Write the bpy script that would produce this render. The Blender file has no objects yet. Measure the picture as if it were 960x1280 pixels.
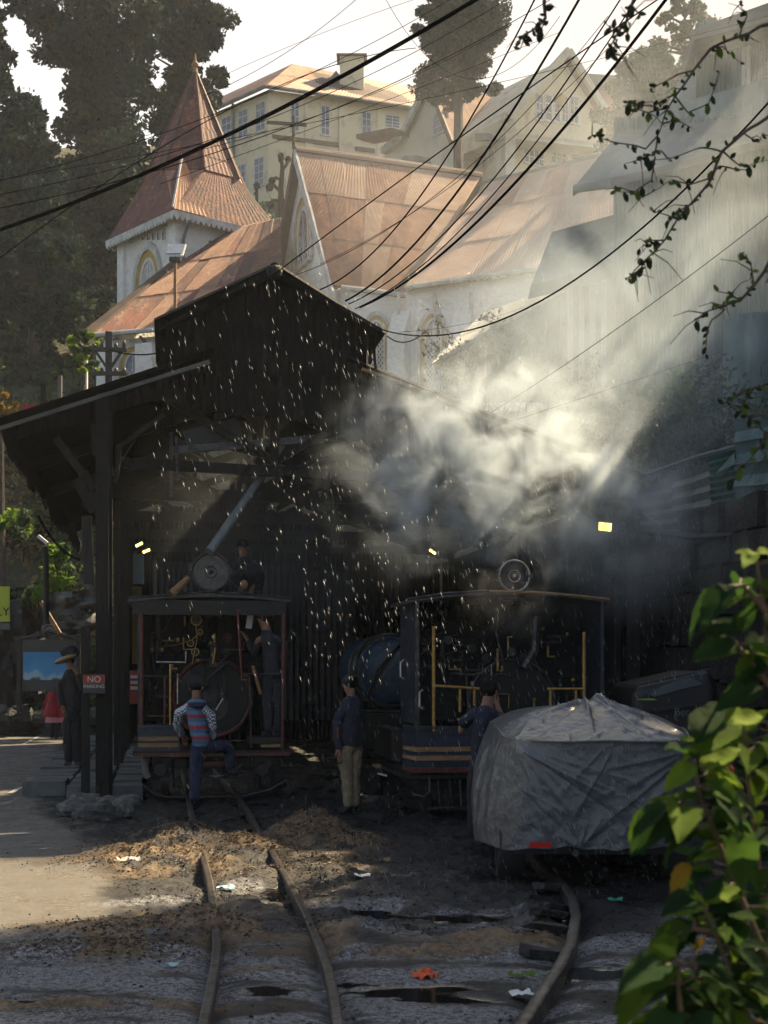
import bpy, bmesh, math, random
import numpy as np
from mathutils import Vector, Matrix, noise
R = math.radians
random.seed(7); rng = np.random.default_rng(7)
sc = bpy.context.scene
COL = sc.collection

# ---------------------------------------------------------------- camera
CH = 1.6                      # eye height
F, HZ = 1778.0, 832.0         # focal length and horizon row of the 960x1280 photograph
cam_d = bpy.data.cameras.new("camera"); cam = bpy.data.objects.new("camera", cam_d); COL.objects.link(cam)
cam.location = (0, 0, CH); cam.rotation_euler = (R(90), 0, 0)
cam_d.sensor_fit = 'VERTICAL'; cam_d.sensor_height = 36.0; cam_d.sensor_width = 27.0
cam_d.lens = 36.0 * F / 1280.0
cam_d.shift_y = (HZ - 640) / 1280.0
cam_d.clip_start = 0.1; cam_d.clip_end = 2000
cam_d.dof.use_dof = True; cam_d.dof.focus_distance = 15.0; cam_d.dof.aperture_fstop = 7.0
sc.camera = cam
# ---------------------------------------------------------------- sky, sun, exposure
SUN_AZ, SUN_EL = R(48), R(43)
SUN = Vector((math.sin(SUN_AZ) * math.cos(SUN_EL), math.cos(SUN_AZ) * math.cos(SUN_EL), math.sin(SUN_EL)))
w = bpy.data.worlds.new("World"); sc.world = w; w.use_nodes = True
nt = w.node_tree; nt.nodes.clear()
out = nt.nodes.new('ShaderNodeOutputWorld'); bg = nt.nodes.new('ShaderNodeBackground')
sky = nt.nodes.new('ShaderNodeTexSky'); sky.sky_type = 'NISHITA'; sky.sun_disc = False
sky.sun_elevation = SUN_EL; sky.sun_rotation = SUN_AZ; sky.dust_density = 4.0; sky.air_density = 1.0; sky.altitude = 1500
tc = nt.nodes.new('ShaderNodeTexCoord'); sp = nt.nodes.new('ShaderNodeSeparateXYZ')
mr = nt.nodes.new('ShaderNodeMapRange'); mr.inputs['From Min'].default_value = 0.25; mr.inputs['From Max'].default_value = 0.9
mr.inputs['To Min'].default_value = 0.92; mr.inputs['To Max'].default_value = 0.05; mr.interpolation_type = 'SMOOTHSTEP'
mrx = nt.nodes.new('ShaderNodeMapRange'); mrx.inputs['From Min'].default_value = -0.15; mrx.inputs['From Max'].default_value = 0.3
hz = nt.nodes.new('ShaderNodeMixRGB'); hz.inputs[1].default_value = (8.6, 8.3, 7.7, 1); hz.inputs[2].default_value = (8.2, 6.5, 5.0, 1)
mx = nt.nodes.new('ShaderNodeMixRGB')
nt.links.new(tc.outputs['Generated'], sp.inputs[0]); nt.links.new(sp.outputs['Z'], mr.inputs['Value'])
nt.links.new(sp.outputs['X'], mrx.inputs['Value']); nt.links.new(mrx.outputs[0], hz.inputs[0])
nt.links.new(mr.outputs[0], mx.inputs[0]); nt.links.new(sky.outputs[0], mx.inputs[1]); nt.links.new(hz.outputs[0], mx.inputs[2])
# the haze glows towards the sun and is dimmer and bluer away from it
dp = nt.nodes.new('ShaderNodeVectorMath'); dp.operation = 'DOT_PRODUCT'; dp.inputs[1].default_value = (math.sin(R(25)), math.cos(R(25)), 0.0)
nt.links.new(tc.outputs['Generated'], dp.inputs[0])
mrs = nt.nodes.new('ShaderNodeMapRange'); mrs.inputs['From Min'].default_value = -0.5; mrs.inputs['From Max'].default_value = 0.75; mrs.interpolation_type = 'SMOOTHSTEP'
nt.links.new(dp.outputs['Value'], mrs.inputs['Value'])
hb_ = nt.nodes.new('ShaderNodeMixRGB'); hb_.inputs[1].default_value = (3.3, 3.9, 4.6, 1); nt.links.new(mrs.outputs[0], hb_.inputs[0]); nt.links.new(hz.outputs[0], hb_.inputs[2]); nt.links.new(hb_.outputs[0], mx.inputs[2])
nt.links.new(mx.outputs[0], bg.inputs['Color']); bg.inputs['Strength'].default_value = 0.05
nt.links.new(bg.outputs[0], out.inputs['Surface'])
sun_d = bpy.data.lights.new("sun", 'SUN'); sun_d.energy = 5.0; sun_d.angle = R(0.6); sun_d.color = (1.0, 0.79, 0.50)
sun = bpy.data.objects.new("sun", sun_d); COL.objects.link(sun); sun.location = (20, 20, 40)
sun.rotation_euler = SUN.to_track_quat('Z', 'Y').to_euler()
sc.view_settings.view_transform = 'Standard'; sc.view_settings.look = 'None'
sc.view_settings.exposure = 1.6; sc.view_settings.gamma = 1.0
cy = sc.cycles
cy.use_denoising = True; cy.max_bounces = 6; cy.diffuse_bounces = 3; cy.glossy_bounces = 3; cy.transmission_bounces = 3
cy.volume_bounces = 1; cy.transparent_max_bounces = 8; cy.use_adaptive_sampling = True; cy.adaptive_threshold = 0.02
cy.volume_step_rate = 0.7; cy.volume_max_steps = 96; cy.sample_clamp_indirect = 4.0
cy.caustics_reflective = False; cy.caustics_refractive = False

# ---------------------------------------------------------------- placing helpers
def P(px, py, Y): return Vector(((px - 480) * Y / F, Y, CH + (HZ - py) * Y / F))
def G(px, py, z=0.0):
    Y = F * (CH - z) / (py - HZ); return P(px, py, Y)
SA = R(8.6)
EX = Vector((math.cos(SA), math.sin(SA), 0)); EY = Vector((-math.sin(SA), math.cos(SA), 0)); EZ = Vector((0, 0, 1))
O = Vector((-3.33, 16.9, 0))
def SH(u, v, z=0.0): return O + EX * u + EY * v + EZ * z
def SU(px, v):
    o = O + EY * v; k = (px - 480) / F
    return (k * o.y - o.x) / (EX.x - k * EX.y)
def SP(px, py, v=0.0):
    u = SU(px, v); p = SH(u, v); p.z = CH + (HZ - py) * p.y / F; return p
class Fr:
    """a vertical plane: origin, horizontal direction, outward normal"""
    def __init__(s, a, b):
        s.o = Vector((a[0], a[1], 0)); d = Vector((b[0] - a[0], b[1] - a[1], 0)); s.len = d.length; s.d = d.normalized()
        s.n = Vector((s.d.y, -s.d.x, 0))
        if s.n.dot(-s.o) < 0: s.n = -s.n
    def at(s, a, z, d=0.0): return s.o + s.d * a + s.n * d + EZ * z
    def hit(s, px, py):
        r = Vector(((px - 480) / F, 1, (HZ - py) / F)); t = s.o.dot(s.n) / (Vector((r.x, r.y, 0)).dot(s.n))
        q = r * t; return ((Vector((q.x, q.y, 0)) - s.o).dot(s.d), CH + q.z)
MAT = {}
PM = {}
def obj_link(name, data, parent=None):
    o = bpy.data.objects.new(name, data); COL.objects.link(o)
    if parent is not None: o.parent = parent
    return o
def tag(o, label=None, cat=None, group=None, kind=None):
    if label: o['label'] = label
    if cat: o['category'] = cat
    if group: o['group'] = group
    if kind: o['kind'] = kind
    return o
def thing(name, label, cat, loc=(0, 0, 0), rz=0.0, group=None):
    o = obj_link(name, None); o.empty_display_size = 0.2
    o.location = loc; o.rotation_euler = (0, 0, rz)
    PM[o.name] = (Matrix.Translation(Vector(loc)) @ Matrix.Rotation(rz, 4, 'Z')).inverted()
    return tag(o, label, cat, group)
def copy_tree(o, parent=None):
    c = o.copy(); COL.objects.link(c)
    if parent is not None: c.parent = parent
    for ch in [x for x in bpy.data.objects if x.parent == o and x != c]: copy_tree(ch, c)
    return c
class MB:
    def __init__(s): s.v = []; s.f = []; s.mi = []
    def add(s, vs, fs, m=0):
        b = len(s.v); s.v.extend([Vector(x) for x in vs]); s.f.extend([tuple(b + i for i in f) for f in fs]); s.mi.extend([m] * len(fs)); return s
    def hexa(s, p, m=0):   # 8 points: bottom ring then top ring
        return s.add(p, [(3, 2, 1, 0), (4, 5, 6, 7), (0, 1, 5, 4), (1, 2, 6, 5), (2, 3, 7, 6), (3, 0, 4, 7)], m)
    def box(s, c, size, M=None, m=0):
        c = Vector(c); x, y, z = [k / 2 for k in size]
        pts = [Vector((a, b, d)) for d in (-z, z) for a, b in ((-x, -y), (x, -y), (x, y), (-x, y))]
        if M is not None: pts = [M @ p for p in pts]
        return s.hexa([c + p for p in pts], m)
    def fbox(s, fn, a0, a1, b0, b1, c0, c1, m=0):  # box in a frame function fn(a,b,c)
        return s.hexa([fn(a, b, c) for c in (c0, c1) for a, b in ((a0, b0), (a1, b0), (a1, b1), (a0, b1))], m)
    def bar(s, a, b, w=0.05, h=None, up=EZ, m=0):
        a, b = Vector(a), Vector(b); h = h or w; d = (b - a)
        if d.length < 1e-6: return s
        d.normalize(); x = d.cross(up)
        if x.length < 1e-3: x = d.cross(Vector((1, 0, 0)))
        x.normalize(); y = x.cross(d).normalized(); x *= w / 2; y *= h / 2
        return s.hexa([a - x - y, a + x - y, a + x + y, a - x + y, b - x - y, b + x - y, b + x + y, b - x + y], m)
    def tube(s, pts, r, n=8, caps=True, m=0):
        pts = [Vector(p) for p in pts]; k = len(pts); rs = [r] * k if not hasattr(r, '__len__') else r
        base = len(s.v); prev = None
        for i, p in enumerate(pts):
            d = (pts[min(i + 1, k - 1)] - pts[max(i - 1, 0)])
            d = d.normalized() if d.length > 1e-9 else EZ
            if prev is None:
                x = d.cross(EZ); x = d.cross(Vector((1, 0, 0))) if x.length < 1e-2 else x
            else: x = prev - d * prev.dot(d)
            x.normalize(); y = d.cross(x); prev = x
            for j in range(n):
                t = 2 * math.pi * j / n; s.v.append(p + (x * math.cos(t) + y * math.sin(t)) * rs[i])
        for i in range(k - 1):
            for j in range(n):
                s.f.append((base + i * n + j, base + i * n + (j + 1) % n, base + (i + 1) * n + (j + 1) % n, base + (i + 1) * n + j)); s.mi.append(m)
        if caps:
            s.f.append(tuple(base + j for j in range(n))[::-1]); s.f.append(tuple(base + (k - 1) * n + j for j in range(n))); s.mi += [m, m]
        return s
    def cyl(s, a, b, r, n=20, m=0): return s.tube([a, b], r, n, True, m)
    def ring(s, c, axis, R0, r, n=24, k=6, m=0):
        c = Vector(c); ax = Vector(axis).normalized(); x = ax.cross(EZ)
        if x.length < .01: x = ax.cross(Vector((1, 0, 0)))
        x.normalize(); y = ax.cross(x); base = len(s.v)
        for i in range(n):
            t = 2 * math.pi * i / n; d = x * math.cos(t) + y * math.sin(t)
            for j in range(k):
                q = 2 * math.pi * j / k; s.v.append(c + d * (R0 + r * math.cos(q)) + ax * r * math.sin(q))
        for i in range(n):
            for j in range(k):
                s.f.append((base + i * k + j, base + ((i + 1) % n) * k + j, base + ((i + 1) % n) * k + (j + 1) % k, base + i * k + (j + 1) % k)); s.mi.append(m)
        return s
    def ball(s, c, r, n=10, k=7, m=0, M=None):
        c = Vector(c); r = Vector((r, r, r)) if not hasattr(r, '__len__') else Vector(r); base = len(s.v)
        for i in range(k + 1):
            ph = math.pi * i / k
            for j in range(n):
                t = 2 * math.pi * j / n; p = Vector((r.x * math.sin(ph) * math.cos(t), r.y * math.sin(ph) * math.sin(t), r.z * math.cos(ph)))
                s.v.append(c + (M @ p if M is not None else p))
        for i in range(k):
            for j in range(n):
                s.f.append((base + i * n + j, base + (i + 1) * n + j, base + (i + 1) * n + (j + 1) % n, base + i * n + (j + 1) % n)); s.mi.append(m)
        return s
    def sweep(s, pts, w, h, m=0):
        pts = [Vector(p) for p in pts]; base = len(s.v); k = len(pts)
        for i, p in enumerate(pts):
            d = (pts[min(i + 1, k - 1)] - pts[max(i - 1, 0)]); d.z = 0; d.normalize(); x = Vector((d.y, -d.x, 0)) * w / 2
            s.v += [p - x - EZ * h, p + x - EZ * h, p + x, p + x * .7 + EZ * .006, p - x * .7 + EZ * .006, p - x]
        n = 6
        for i in range(k - 1):
            for j in range(n):
                s.f.append((base + i * n + j, base + i * n + (j + 1) % n, base + (i + 1) * n + (j + 1) % n, base + (i + 1) * n + j)); s.mi.append(m)
        s.f.append(tuple(range(base, base + n))[::-1]); s.f.append(tuple(range(base + (k - 1) * n, base + k * n))); s.mi += [m, m]
        return s
    def slab(s, pts, off, m=0):    # polygon extruded by vector off
        pts = [Vector(p) for p in pts]; n = len(pts); off = Vector(off)
        fs = [tuple(range(n)), tuple(range(2 * n - 1, n - 1, -1))] + [(i, i + n, (i + 1) % n + n, (i + 1) % n) for i in range(n)]
        return s.add(pts + [p + off for p in pts], fs, m)
    def corr(s, c00, c10, c01, c11, waves, amp, rag=0.0, ny=1, th=0.0):
        """corrugated sheet, ridges running from the 0-edge to the 1-edge"""
        c00, c10, c01, c11 = map(Vector, (c00, c10, c01, c11)); nrm = (c10 - c00).cross(c01 - c00).normalized(); n = int(waves * 4)
        base = len(s.v)
        for j in range(ny + 1):
            t = j / ny
            for i in range(n + 1):
                q = i / n; a = (c00.lerp(c10, q)).lerp(c01.lerp(c11, q), t)
                if rag and j == ny: a += (c01 - c00).normalized() * rag * (noise.noise(Vector((q * waves * .6, c00.x * 3, c00.y))) + .5 * noise.noise(Vector((q * waves * 2.1, 7, c00.z))))
                s.v.append(a + nrm * amp * math.cos(2 * math.pi * waves * q))
        for j in range(ny):
            for i in range(n):
                s.f.append((base + j * (n + 1) + i, base + j * (n + 1) + i + 1, base + (j + 1) * (n + 1) + i + 1, base + (j + 1) * (n + 1) + i)); s.mi.append(0)
        return s
    def build(s, name, mats, parent=None, smooth=False, world=True):
        me = bpy.data.meshes.new(name)
        vs = s.v
        if parent is not None and world:
            M = PM.get(parent.name)
            if M is None and parent.parent is not None: M = PM.get(parent.parent.name)
            if M is not None: vs = [M @ v for v in vs]
        me.from_pydata([tuple(v) for v in vs], [], s.f)
        mats = mats if isinstance(mats, (list, tuple)) else [mats]
        for m in mats: me.materials.append(MAT[m])
        if len(mats) > 1: me.polygons.foreach_set('material_index', s.mi)
        if smooth:
            me.polygons.foreach_set('use_smooth', [True] * len(me.polygons))
            try: me.set_sharp_from_angle(angle=R(40))
            except Exception: pass
        me.update()
        return obj_link(name, me, parent)
def np_mesh(name, V, Fc, mat, parent=None, smooth=False):
    me = bpy.data.meshes.new(name); V = np.asarray(V, dtype=np.float32); Fc = np.asarray(Fc, dtype=np.int32); k = Fc.shape[1]
    me.vertices.add(len(V)); me.vertices.foreach_set('co', V.ravel())
    me.loops.add(Fc.size); me.loops.foreach_set('vertex_index', Fc.ravel())
    me.polygons.add(len(Fc)); me.polygons.foreach_set('loop_start', np.arange(0, Fc.size, k, dtype=np.int32)); me.polygons.foreach_set('loop_total', np.full(len(Fc), k, dtype=np.int32))
    if smooth: me.polygons.foreach_set('use_smooth', np.ones(len(Fc), dtype=bool))
    for m in (mat if isinstance(mat, (list, tuple)) else [mat]): me.materials.append(MAT[m])
    me.update(calc_edges=True)
    return obj_link(name, me, parent)
def top(name, mb, mat, label, cat, group=None, kind=None, smooth=False):
    """a thing that is one mesh: origin moved to its base"""
    lo = Vector((sum(v.x for v in mb.v) / len(mb.v), sum(v.y for v in mb.v) / len(mb.v), min(v.z for v in mb.v)))
    mb.v = [v - lo for v in mb.v]
    o = mb.build(name, mat, None, smooth); o.location = lo
    PM[o.name] = Matrix.Translation(-lo)
    return tag(o, label, cat, group, kind)

# ---------------------------------------------------------------- materials
def mat(name, c1, c2=None, rough=0.8, metal=0.0, scale=3.0, bump=0.0, bscale=40.0, c3=None, stretch=(1, 1, 1), vary=0.0, spec=0.5, lo=.38, hi=.62, trans=0.0, detail=6):
    m = bpy.data.materials.new(name); m.use_nodes = True; t = m.node_tree; N = t.nodes; L = t.links
    b = N['Principled BSDF']; b.inputs['Roughness'].default_value = rough; b.inputs['Metallic'].default_value = metal
    b.inputs['Specular IOR Level'].default_value = spec
    co = N.new('ShaderNodeTexCoord'); mp = N.new('ShaderNodeMapping'); mp.inputs['Scale'].default_value = stretch
    L.new(co.outputs['Object'], mp.inputs[0])
    src = None
    if c2 is None: c2 = tuple(x * .75 for x in c1)
    n1 = N.new('ShaderNodeTexNoise'); n1.inputs['Scale'].default_value = scale; n1.inputs['Detail'].default_value = detail; n1.inputs['Roughness'].default_value = .65
    L.new(mp.outputs[0], n1.inputs['Vector'])
    r1 = N.new('ShaderNodeMapRange'); r1.inputs['From Min'].default_value = lo; r1.inputs['From Max'].default_value = hi; L.new(n1.outputs['Fac'], r1.inputs['Value'])
    m1 = N.new('ShaderNodeMixRGB'); m1.inputs[1].default_value = (*c1, 1); m1.inputs[2].default_value = (*c2, 1); L.new(r1.outputs[0], m1.inputs[0]); src = m1.outputs[0]
    if c3 is not None:
        n2 = N.new('ShaderNodeTexNoise'); n2.inputs['Scale'].default_value = scale * 3.1; n2.inputs['Detail'].default_value = 8; n2.inputs['Roughness'].default_value = .7
        L.new(mp.outputs[0], n2.inputs['Vector'])
        r2 = N.new('ShaderNodeMapRange'); r2.inputs['From Min'].default_value = .52; r2.inputs['From Max'].default_value = .68; L.new(n2.outputs['Fac'], r2.inputs['Value'])
        m2 = N.new('ShaderNodeMixRGB'); m2.inputs[2].default_value = (*c3, 1); L.new(r2.outputs[0], m2.inputs[0]); L.new(src, m2.inputs[1]); src = m2.outputs[0]
    if vary:
        oi = N.new('ShaderNodeObjectInfo'); hs = N.new('ShaderNodeHueSaturation')
        rv = N.new('ShaderNodeMapRange'); rv.inputs['To Min'].default_value = 1 - vary; rv.inputs['To Max'].default_value = 1 + vary
        L.new(oi.outputs['Random'], rv.inputs['Value']); L.new(rv.outputs[0], hs.inputs['Value']); L.new(src, hs.inputs['Color']); src = hs.outputs[0]
    L.new(src, b.inputs['Base Color'])
    if bump:
        n3 = N.new('ShaderNodeTexNoise'); n3.inputs['Scale'].default_value = bscale; n3.inputs['Detail'].default_value = 5; L.new(mp.outputs[0], n3.inputs['Vector'])
        bp = N.new('ShaderNodeBump'); bp.inputs['Strength'].default_value = bump; bp.inputs['Distance'].default_value = 1.0 / bscale
        L.new(n3.outputs['Fac'], bp.inputs['Height']); L.new(bp.outputs[0], b.inputs['Normal'])
    if trans:
        tr = N.new('ShaderNodeBsdfTranslucent'); L.new(src, tr.inputs[0]); ms = N.new('ShaderNodeMixShader'); ms.inputs[0].default_value = trans
        L.new(b.outputs[0], ms.inputs[1]); L.new(tr.outputs[0], ms.inputs[2]); L.new(ms.outputs[0], N['Material Output'].inputs[0])
    MAT[name] = m; return m
def glow(name, c, s):
    m = bpy.data.materials.new(name); m.use_nodes = True; b = m.node_tree.nodes['Principled BSDF']
    b.inputs['Base Color'].default_value = (*c, 1); b.inputs['Emission Color'].default_value = (*c, 1); b.inputs['Emission Strength'].default_value = s; MAT[name] = m
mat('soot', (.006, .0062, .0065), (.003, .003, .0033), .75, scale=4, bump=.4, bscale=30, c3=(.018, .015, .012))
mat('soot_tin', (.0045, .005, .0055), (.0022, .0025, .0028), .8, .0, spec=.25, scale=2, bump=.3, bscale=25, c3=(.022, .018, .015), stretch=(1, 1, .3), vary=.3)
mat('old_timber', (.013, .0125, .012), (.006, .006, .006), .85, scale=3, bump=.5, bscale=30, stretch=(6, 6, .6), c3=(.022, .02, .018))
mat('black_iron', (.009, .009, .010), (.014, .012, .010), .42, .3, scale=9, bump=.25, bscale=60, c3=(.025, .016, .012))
mat('grey_iron', (.075, .075, .08), (.03, .028, .025), .45, .5, scale=8, bump=.2, bscale=50)
mat('bright_steel', (.55, .55, .53), (.3, .28, .25), .35, .9, scale=12)
mat('shed_grey', (.028, .031, .034), (.012, .013, .015), .6, .2, scale=2, bump=.3, bscale=20, stretch=(1, 1, .3), vary=.2)
mat('brass', (.55, .36, .12), (.28, .18, .07), .38, .85, scale=14)
mat('yellow_paint', (.50, .29, .05), (.30, .15, .03), .5, scale=18, c3=(.10, .05, .02))
mat('red_paint', (.17, .032, .022), (.06, .02, .016), .5, scale=10, c3=(.04, .02, .015))
mat('navy_paint', (.025, .035, .06), (.012, .015, .024), .4, scale=5, bump=.15, bscale=40, c3=(.05, .05, .05))
mat('blue_paint', (.008, .065, .125), (.005, .03, .06), .4, scale=3, bump=.15, bscale=30, c3=(.02, .03, .04))
mat('tan_wood', (.34, .20, .09), (.18, .10, .045), .7, scale=4, bump=.3, bscale=40, stretch=(1, 1, 8))
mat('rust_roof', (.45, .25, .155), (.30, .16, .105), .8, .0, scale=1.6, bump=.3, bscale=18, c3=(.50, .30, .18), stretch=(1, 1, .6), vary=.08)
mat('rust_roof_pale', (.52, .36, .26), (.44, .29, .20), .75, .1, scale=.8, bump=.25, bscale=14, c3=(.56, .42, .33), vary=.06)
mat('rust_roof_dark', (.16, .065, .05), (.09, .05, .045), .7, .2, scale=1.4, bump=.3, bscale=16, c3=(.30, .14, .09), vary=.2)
mat('rust_patchy', (.30, .12, .075), (.12, .075, .06), .7, .2, scale=.9, bump=.3, bscale=16, c3=(.42, .25, .16), stretch=(1, .5, .5), vary=.25)
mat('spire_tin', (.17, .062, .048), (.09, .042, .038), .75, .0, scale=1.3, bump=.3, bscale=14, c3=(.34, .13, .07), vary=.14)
mat('whitewash', (.80, .80, .78), (.70, .70, .68), .9, scale=1.2, bump=.5, bscale=7, c3=(.58, .57, .54))
mat('white_trim', (.62, .62, .60), (.40, .40, .38), .8, scale=3)
mat('ochre_trim', (.50, .34, .08), (.38, .26, .07), .8, scale=3)
mat('cream_wall', (.76, .67, .46), (.68, .60, .42), .9, scale=.4, bump=.15, bscale=6, c3=(.44, .37, .26))
mat('pale_wall', (.70, .67, .56), (.52, .48, .38), .9, scale=.4, c3=(.5, .45, .36))
mat('pink_wall', (.60, .34, .26), (.5, .3, .24), .9, scale=.5)
mat('brown_trim', (.12, .07, .045), (.07, .045, .03), .7, scale=3)
mat('yellow_roof', (.55, .38, .10), (.42, .30, .10), .8, scale=1)
mat('dark_window', (.05, .06, .07), (.10, .12, .14), .15, scale=.7)
mat('blue_window', (.16, .20, .27), (.08, .10, .14), .2, scale=1.2)
mat('lattice_lead', (.12, .12, .12), None, .5)
mat('white_frame', (.66, .66, .64), (.5, .5, .5), .6, scale=3)
mat('teal_tin', (.12, .19, .20), (.075, .12, .13), .55, .2, scale=1.2, bump=.2, bscale=12, c3=(.18, .24, .24), stretch=(1, 1, .25), vary=.15)
mat('grey_tin', (.17, .19, .195), (.11, .12, .12), .6, .3, scale=1, bump=.2, bscale=12, c3=(.22, .22, .2), stretch=(1, 1, .3), vary=.15)
mat('grey_roof', (.20, .21, .205), (.13, .135, .13), .65, .2, scale=.8, bump=.2, bscale=10, c3=(.26, .25, .22), vary=.1)
mat('green_tarp', (.05, .13, .10), (.03, .07, .06), .5, scale=2, bump=.3, bscale=14)
mat('concrete', (.15, .155, .15), (.09, .095, .09), .9, scale=2.5, bump=.4, bscale=25, c3=(.11, .11, .10), vary=.15)
mat('stone', (.10, .10, .09), (.05, .05, .045), .9, scale=4, bump=.6, bscale=22, c3=(.26, .25, .22), vary=.3)
mat('dark_stone', (.028, .029, .027), (.012, .012, .011), .85, scale=3, bump=.7, bscale=16, c3=(.05, .055, .038), vary=.3)
mat('hill_soil', (.07, .06, .035), (.035, .045, .02), .95, scale=.6, bump=.7, bscale=3, c3=(.12, .10, .05))
mat('wire_black', (.008, .008, .009), None, 1.0, spec=0.0)
mat('wire_brown', (.025, .018, .015), None, 1.0, spec=0.0)
mat('bark', (.075, .055, .042), (.04, .03, .025), .9, scale=6, bump=.6, bscale=25, stretch=(3, 3, .6))
mat('bark_pale', (.18, .15, .12), (.09, .075, .06), .9, scale=6, bump=.5, bscale=25, stretch=(3, 3, .6))
def leafmat(n, a, b, tr=.3, ro=.6, sc_=.25): mat(n, a, b, ro, scale=sc_, trans=tr, vary=.1, lo=.35, hi=.65, spec=.06)
leafmat('conifer_leaf', (.014, .042, .042), (.008, .026, .030), .06, .9)
leafmat('conifer_light', (.045, .066, .042), (.028, .048, .040), .1, .9)
leafmat('broad_leaf', (.075, .10, .04), (.045, .07, .035), .3)
leafmat('lime_leaf', (.22, .32, .04), (.12, .22, .03), .45)
leafmat('yellow_leaf', (.42, .26, .03), (.30, .16, .03), .4)
leafmat('bank_leaf', (.09, .13, .055), (.05, .085, .04), .3)
leafmat('twig_leaf', (.05, .08, .022), (.12, .18, .03), .4, .5, 6)
leafmat('dark_leaf', (.03, .045, .02), (.02, .03, .018), .2, .5, 6)
mat('dry_twig', (.17, .13, .085), (.09, .07, .05), .9, scale=5)
mat('skin', (.26, .13, .078), (.20, .10, .06), .65, scale=14)
mat('hair', (.010, .009, .008), (.018, .015, .013), .95, spec=.1, scale=60, bump=.6, bscale=90)
mat('navy_cloth', (.016, .022, .045), (.010, .013, .026), .85, scale=6, bump=.5, bscale=30)
mat('navy_jeans', (.028, .035, .085), (.018, .022, .05), .85, scale=8, bump=.5, bscale=25)
mat('dark_cloth', (.012, .013, .016), (.02, .02, .024), .85, scale=6, bump=.5, bscale=30)
mat('grey_cloth', (.030, .033, .044), (.018, .020, .028), .85, scale=6, bump=.5, bscale=30)
mat('khaki_cloth', (.26, .205, .125), (.19, .145, .09), .85, scale=7, bump=.6, bscale=22)
mat('red_cloth', (.36, .018, .035), (.24, .012, .025), .8, scale=8, bump=.4, bscale=30)
mat('pink_cloth', (.6, .25, .30), None, .8)
mat('straw', (.40, .29, .14), (.26, .18, .09), .8, scale=30)
mat('beige_cloth', (.20, .185, .14), None, .85, scale=8, bump=.3)
mat('paper', (.72, .72, .70), (.6, .6, .58), .8, scale=10)
mat('rubber', (.020, .020, .021), (.022, .021, .02), .7, scale=12, bump=.4, bscale=60)
mat('car_black', (.006, .006, .007), (.010, .010, .011), .5, scale=4)
mat('tail_red', (.55, .015, .012), None, .25)
mat('sign_lime', (.42, .50, .03), (.36, .44, .03), .5, scale=3)
mat('sign_dark', (.03, .033, .036), (.05, .05, .05), .5, scale=3)
mat('sign_red', (.35, .04, .025), (.22, .03, .02), .5, scale=8)
mat('sign_text', (.62, .60, .54), None, .6)
mat('sign_text_black', (.02, .02, .02), None, .6)
mat('litter_orange', (.75, .14, .03), (.6, .08, .03), .6, scale=20)
mat('litter_blue', (.30, .52, .60), None, .4)
mat('litter_green', (.05, .35, .20), None, .4)
mat('road_paint', (.62, .60, .54), (.40, .38, .34), .8, scale=20)
mat('solar', (.14, .17, .22), (.20, .24, .30), .2, scale=6)
mat('lens_glass', (.045, .042, .038), (.09, .08, .065), .3, scale=14)
glow('lamp_lit', (1.0, .78, .16), 2.2)
mat('water_drop', (.72, .77, .82), None, .3, trans=.3)
mat('tarp_grey', (.14, .15, .145), (.09, .095, .09), .7, scale=2, bump=.5, bscale=8)
mat('dry_grass', (.28, .20, .09), (.16, .13, .05), .9, scale=2, trans=.3)
# stripes for the vest, check for the sleeves
def banded(name, cols, period, axis=2, rough=.85):
    m = bpy.data.materials.new(name); m.use_nodes = True; t = m.node_tree; N = t.nodes; L = t.links; b = N['Principled BSDF']; b.inputs['Roughness'].default_value = rough
    co = N.new('ShaderNodeTexCoord'); s_ = N.new('ShaderNodeSeparateXYZ'); L.new(co.outputs['Object'], s_.inputs[0])
    d = N.new('ShaderNodeMath'); d.operation = 'DIVIDE'; d.inputs[1].default_value = period; L.new(s_.outputs[axis], d.inputs[0])
    f = N.new('ShaderNodeMath'); f.operation = 'FRACT'; L.new(d.outputs[0], f.inputs[0])
    cr = N.new('ShaderNodeValToRGB'); cr.color_ramp.interpolation = 'CONSTANT'; e = cr.color_ramp.elements
    e[0].position = 0; e[0].color = (*cols[0], 1); e[1].position = 1 / len(cols); e[1].color = (*cols[1], 1)
    for i in range(2, len(cols)): q = e.new(i / len(cols)); q.color = (*cols[i], 1)
    L.new(f.outputs[0], cr.inputs[0]); L.new(cr.outputs[0], b.inputs['Base Color']); MAT[name] = m
banded('vest_stripe', [(.33, .03, .05), (.10, .20, .33), (.07, .13, .22)], .125)
m = bpy.data.materials.new('plaid'); m.use_nodes = True; t = m.node_tree; N = t.nodes
co = N.new('ShaderNodeTexCoord'); ck = N.new('ShaderNodeTexChecker'); ck.inputs['Scale'].default_value = 45; ck.inputs[1].default_value = (.6, .62, .66, 1); ck.inputs[2].default_value = (.05, .07, .13, 1)
t.links.new(co.outputs['Object'], ck.inputs[0]); t.links.new(ck.outputs[0], N['Principled BSDF'].inputs['Base Color']); MAT['plaid'] = m
STEAM = 1; HAZE = 1
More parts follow.
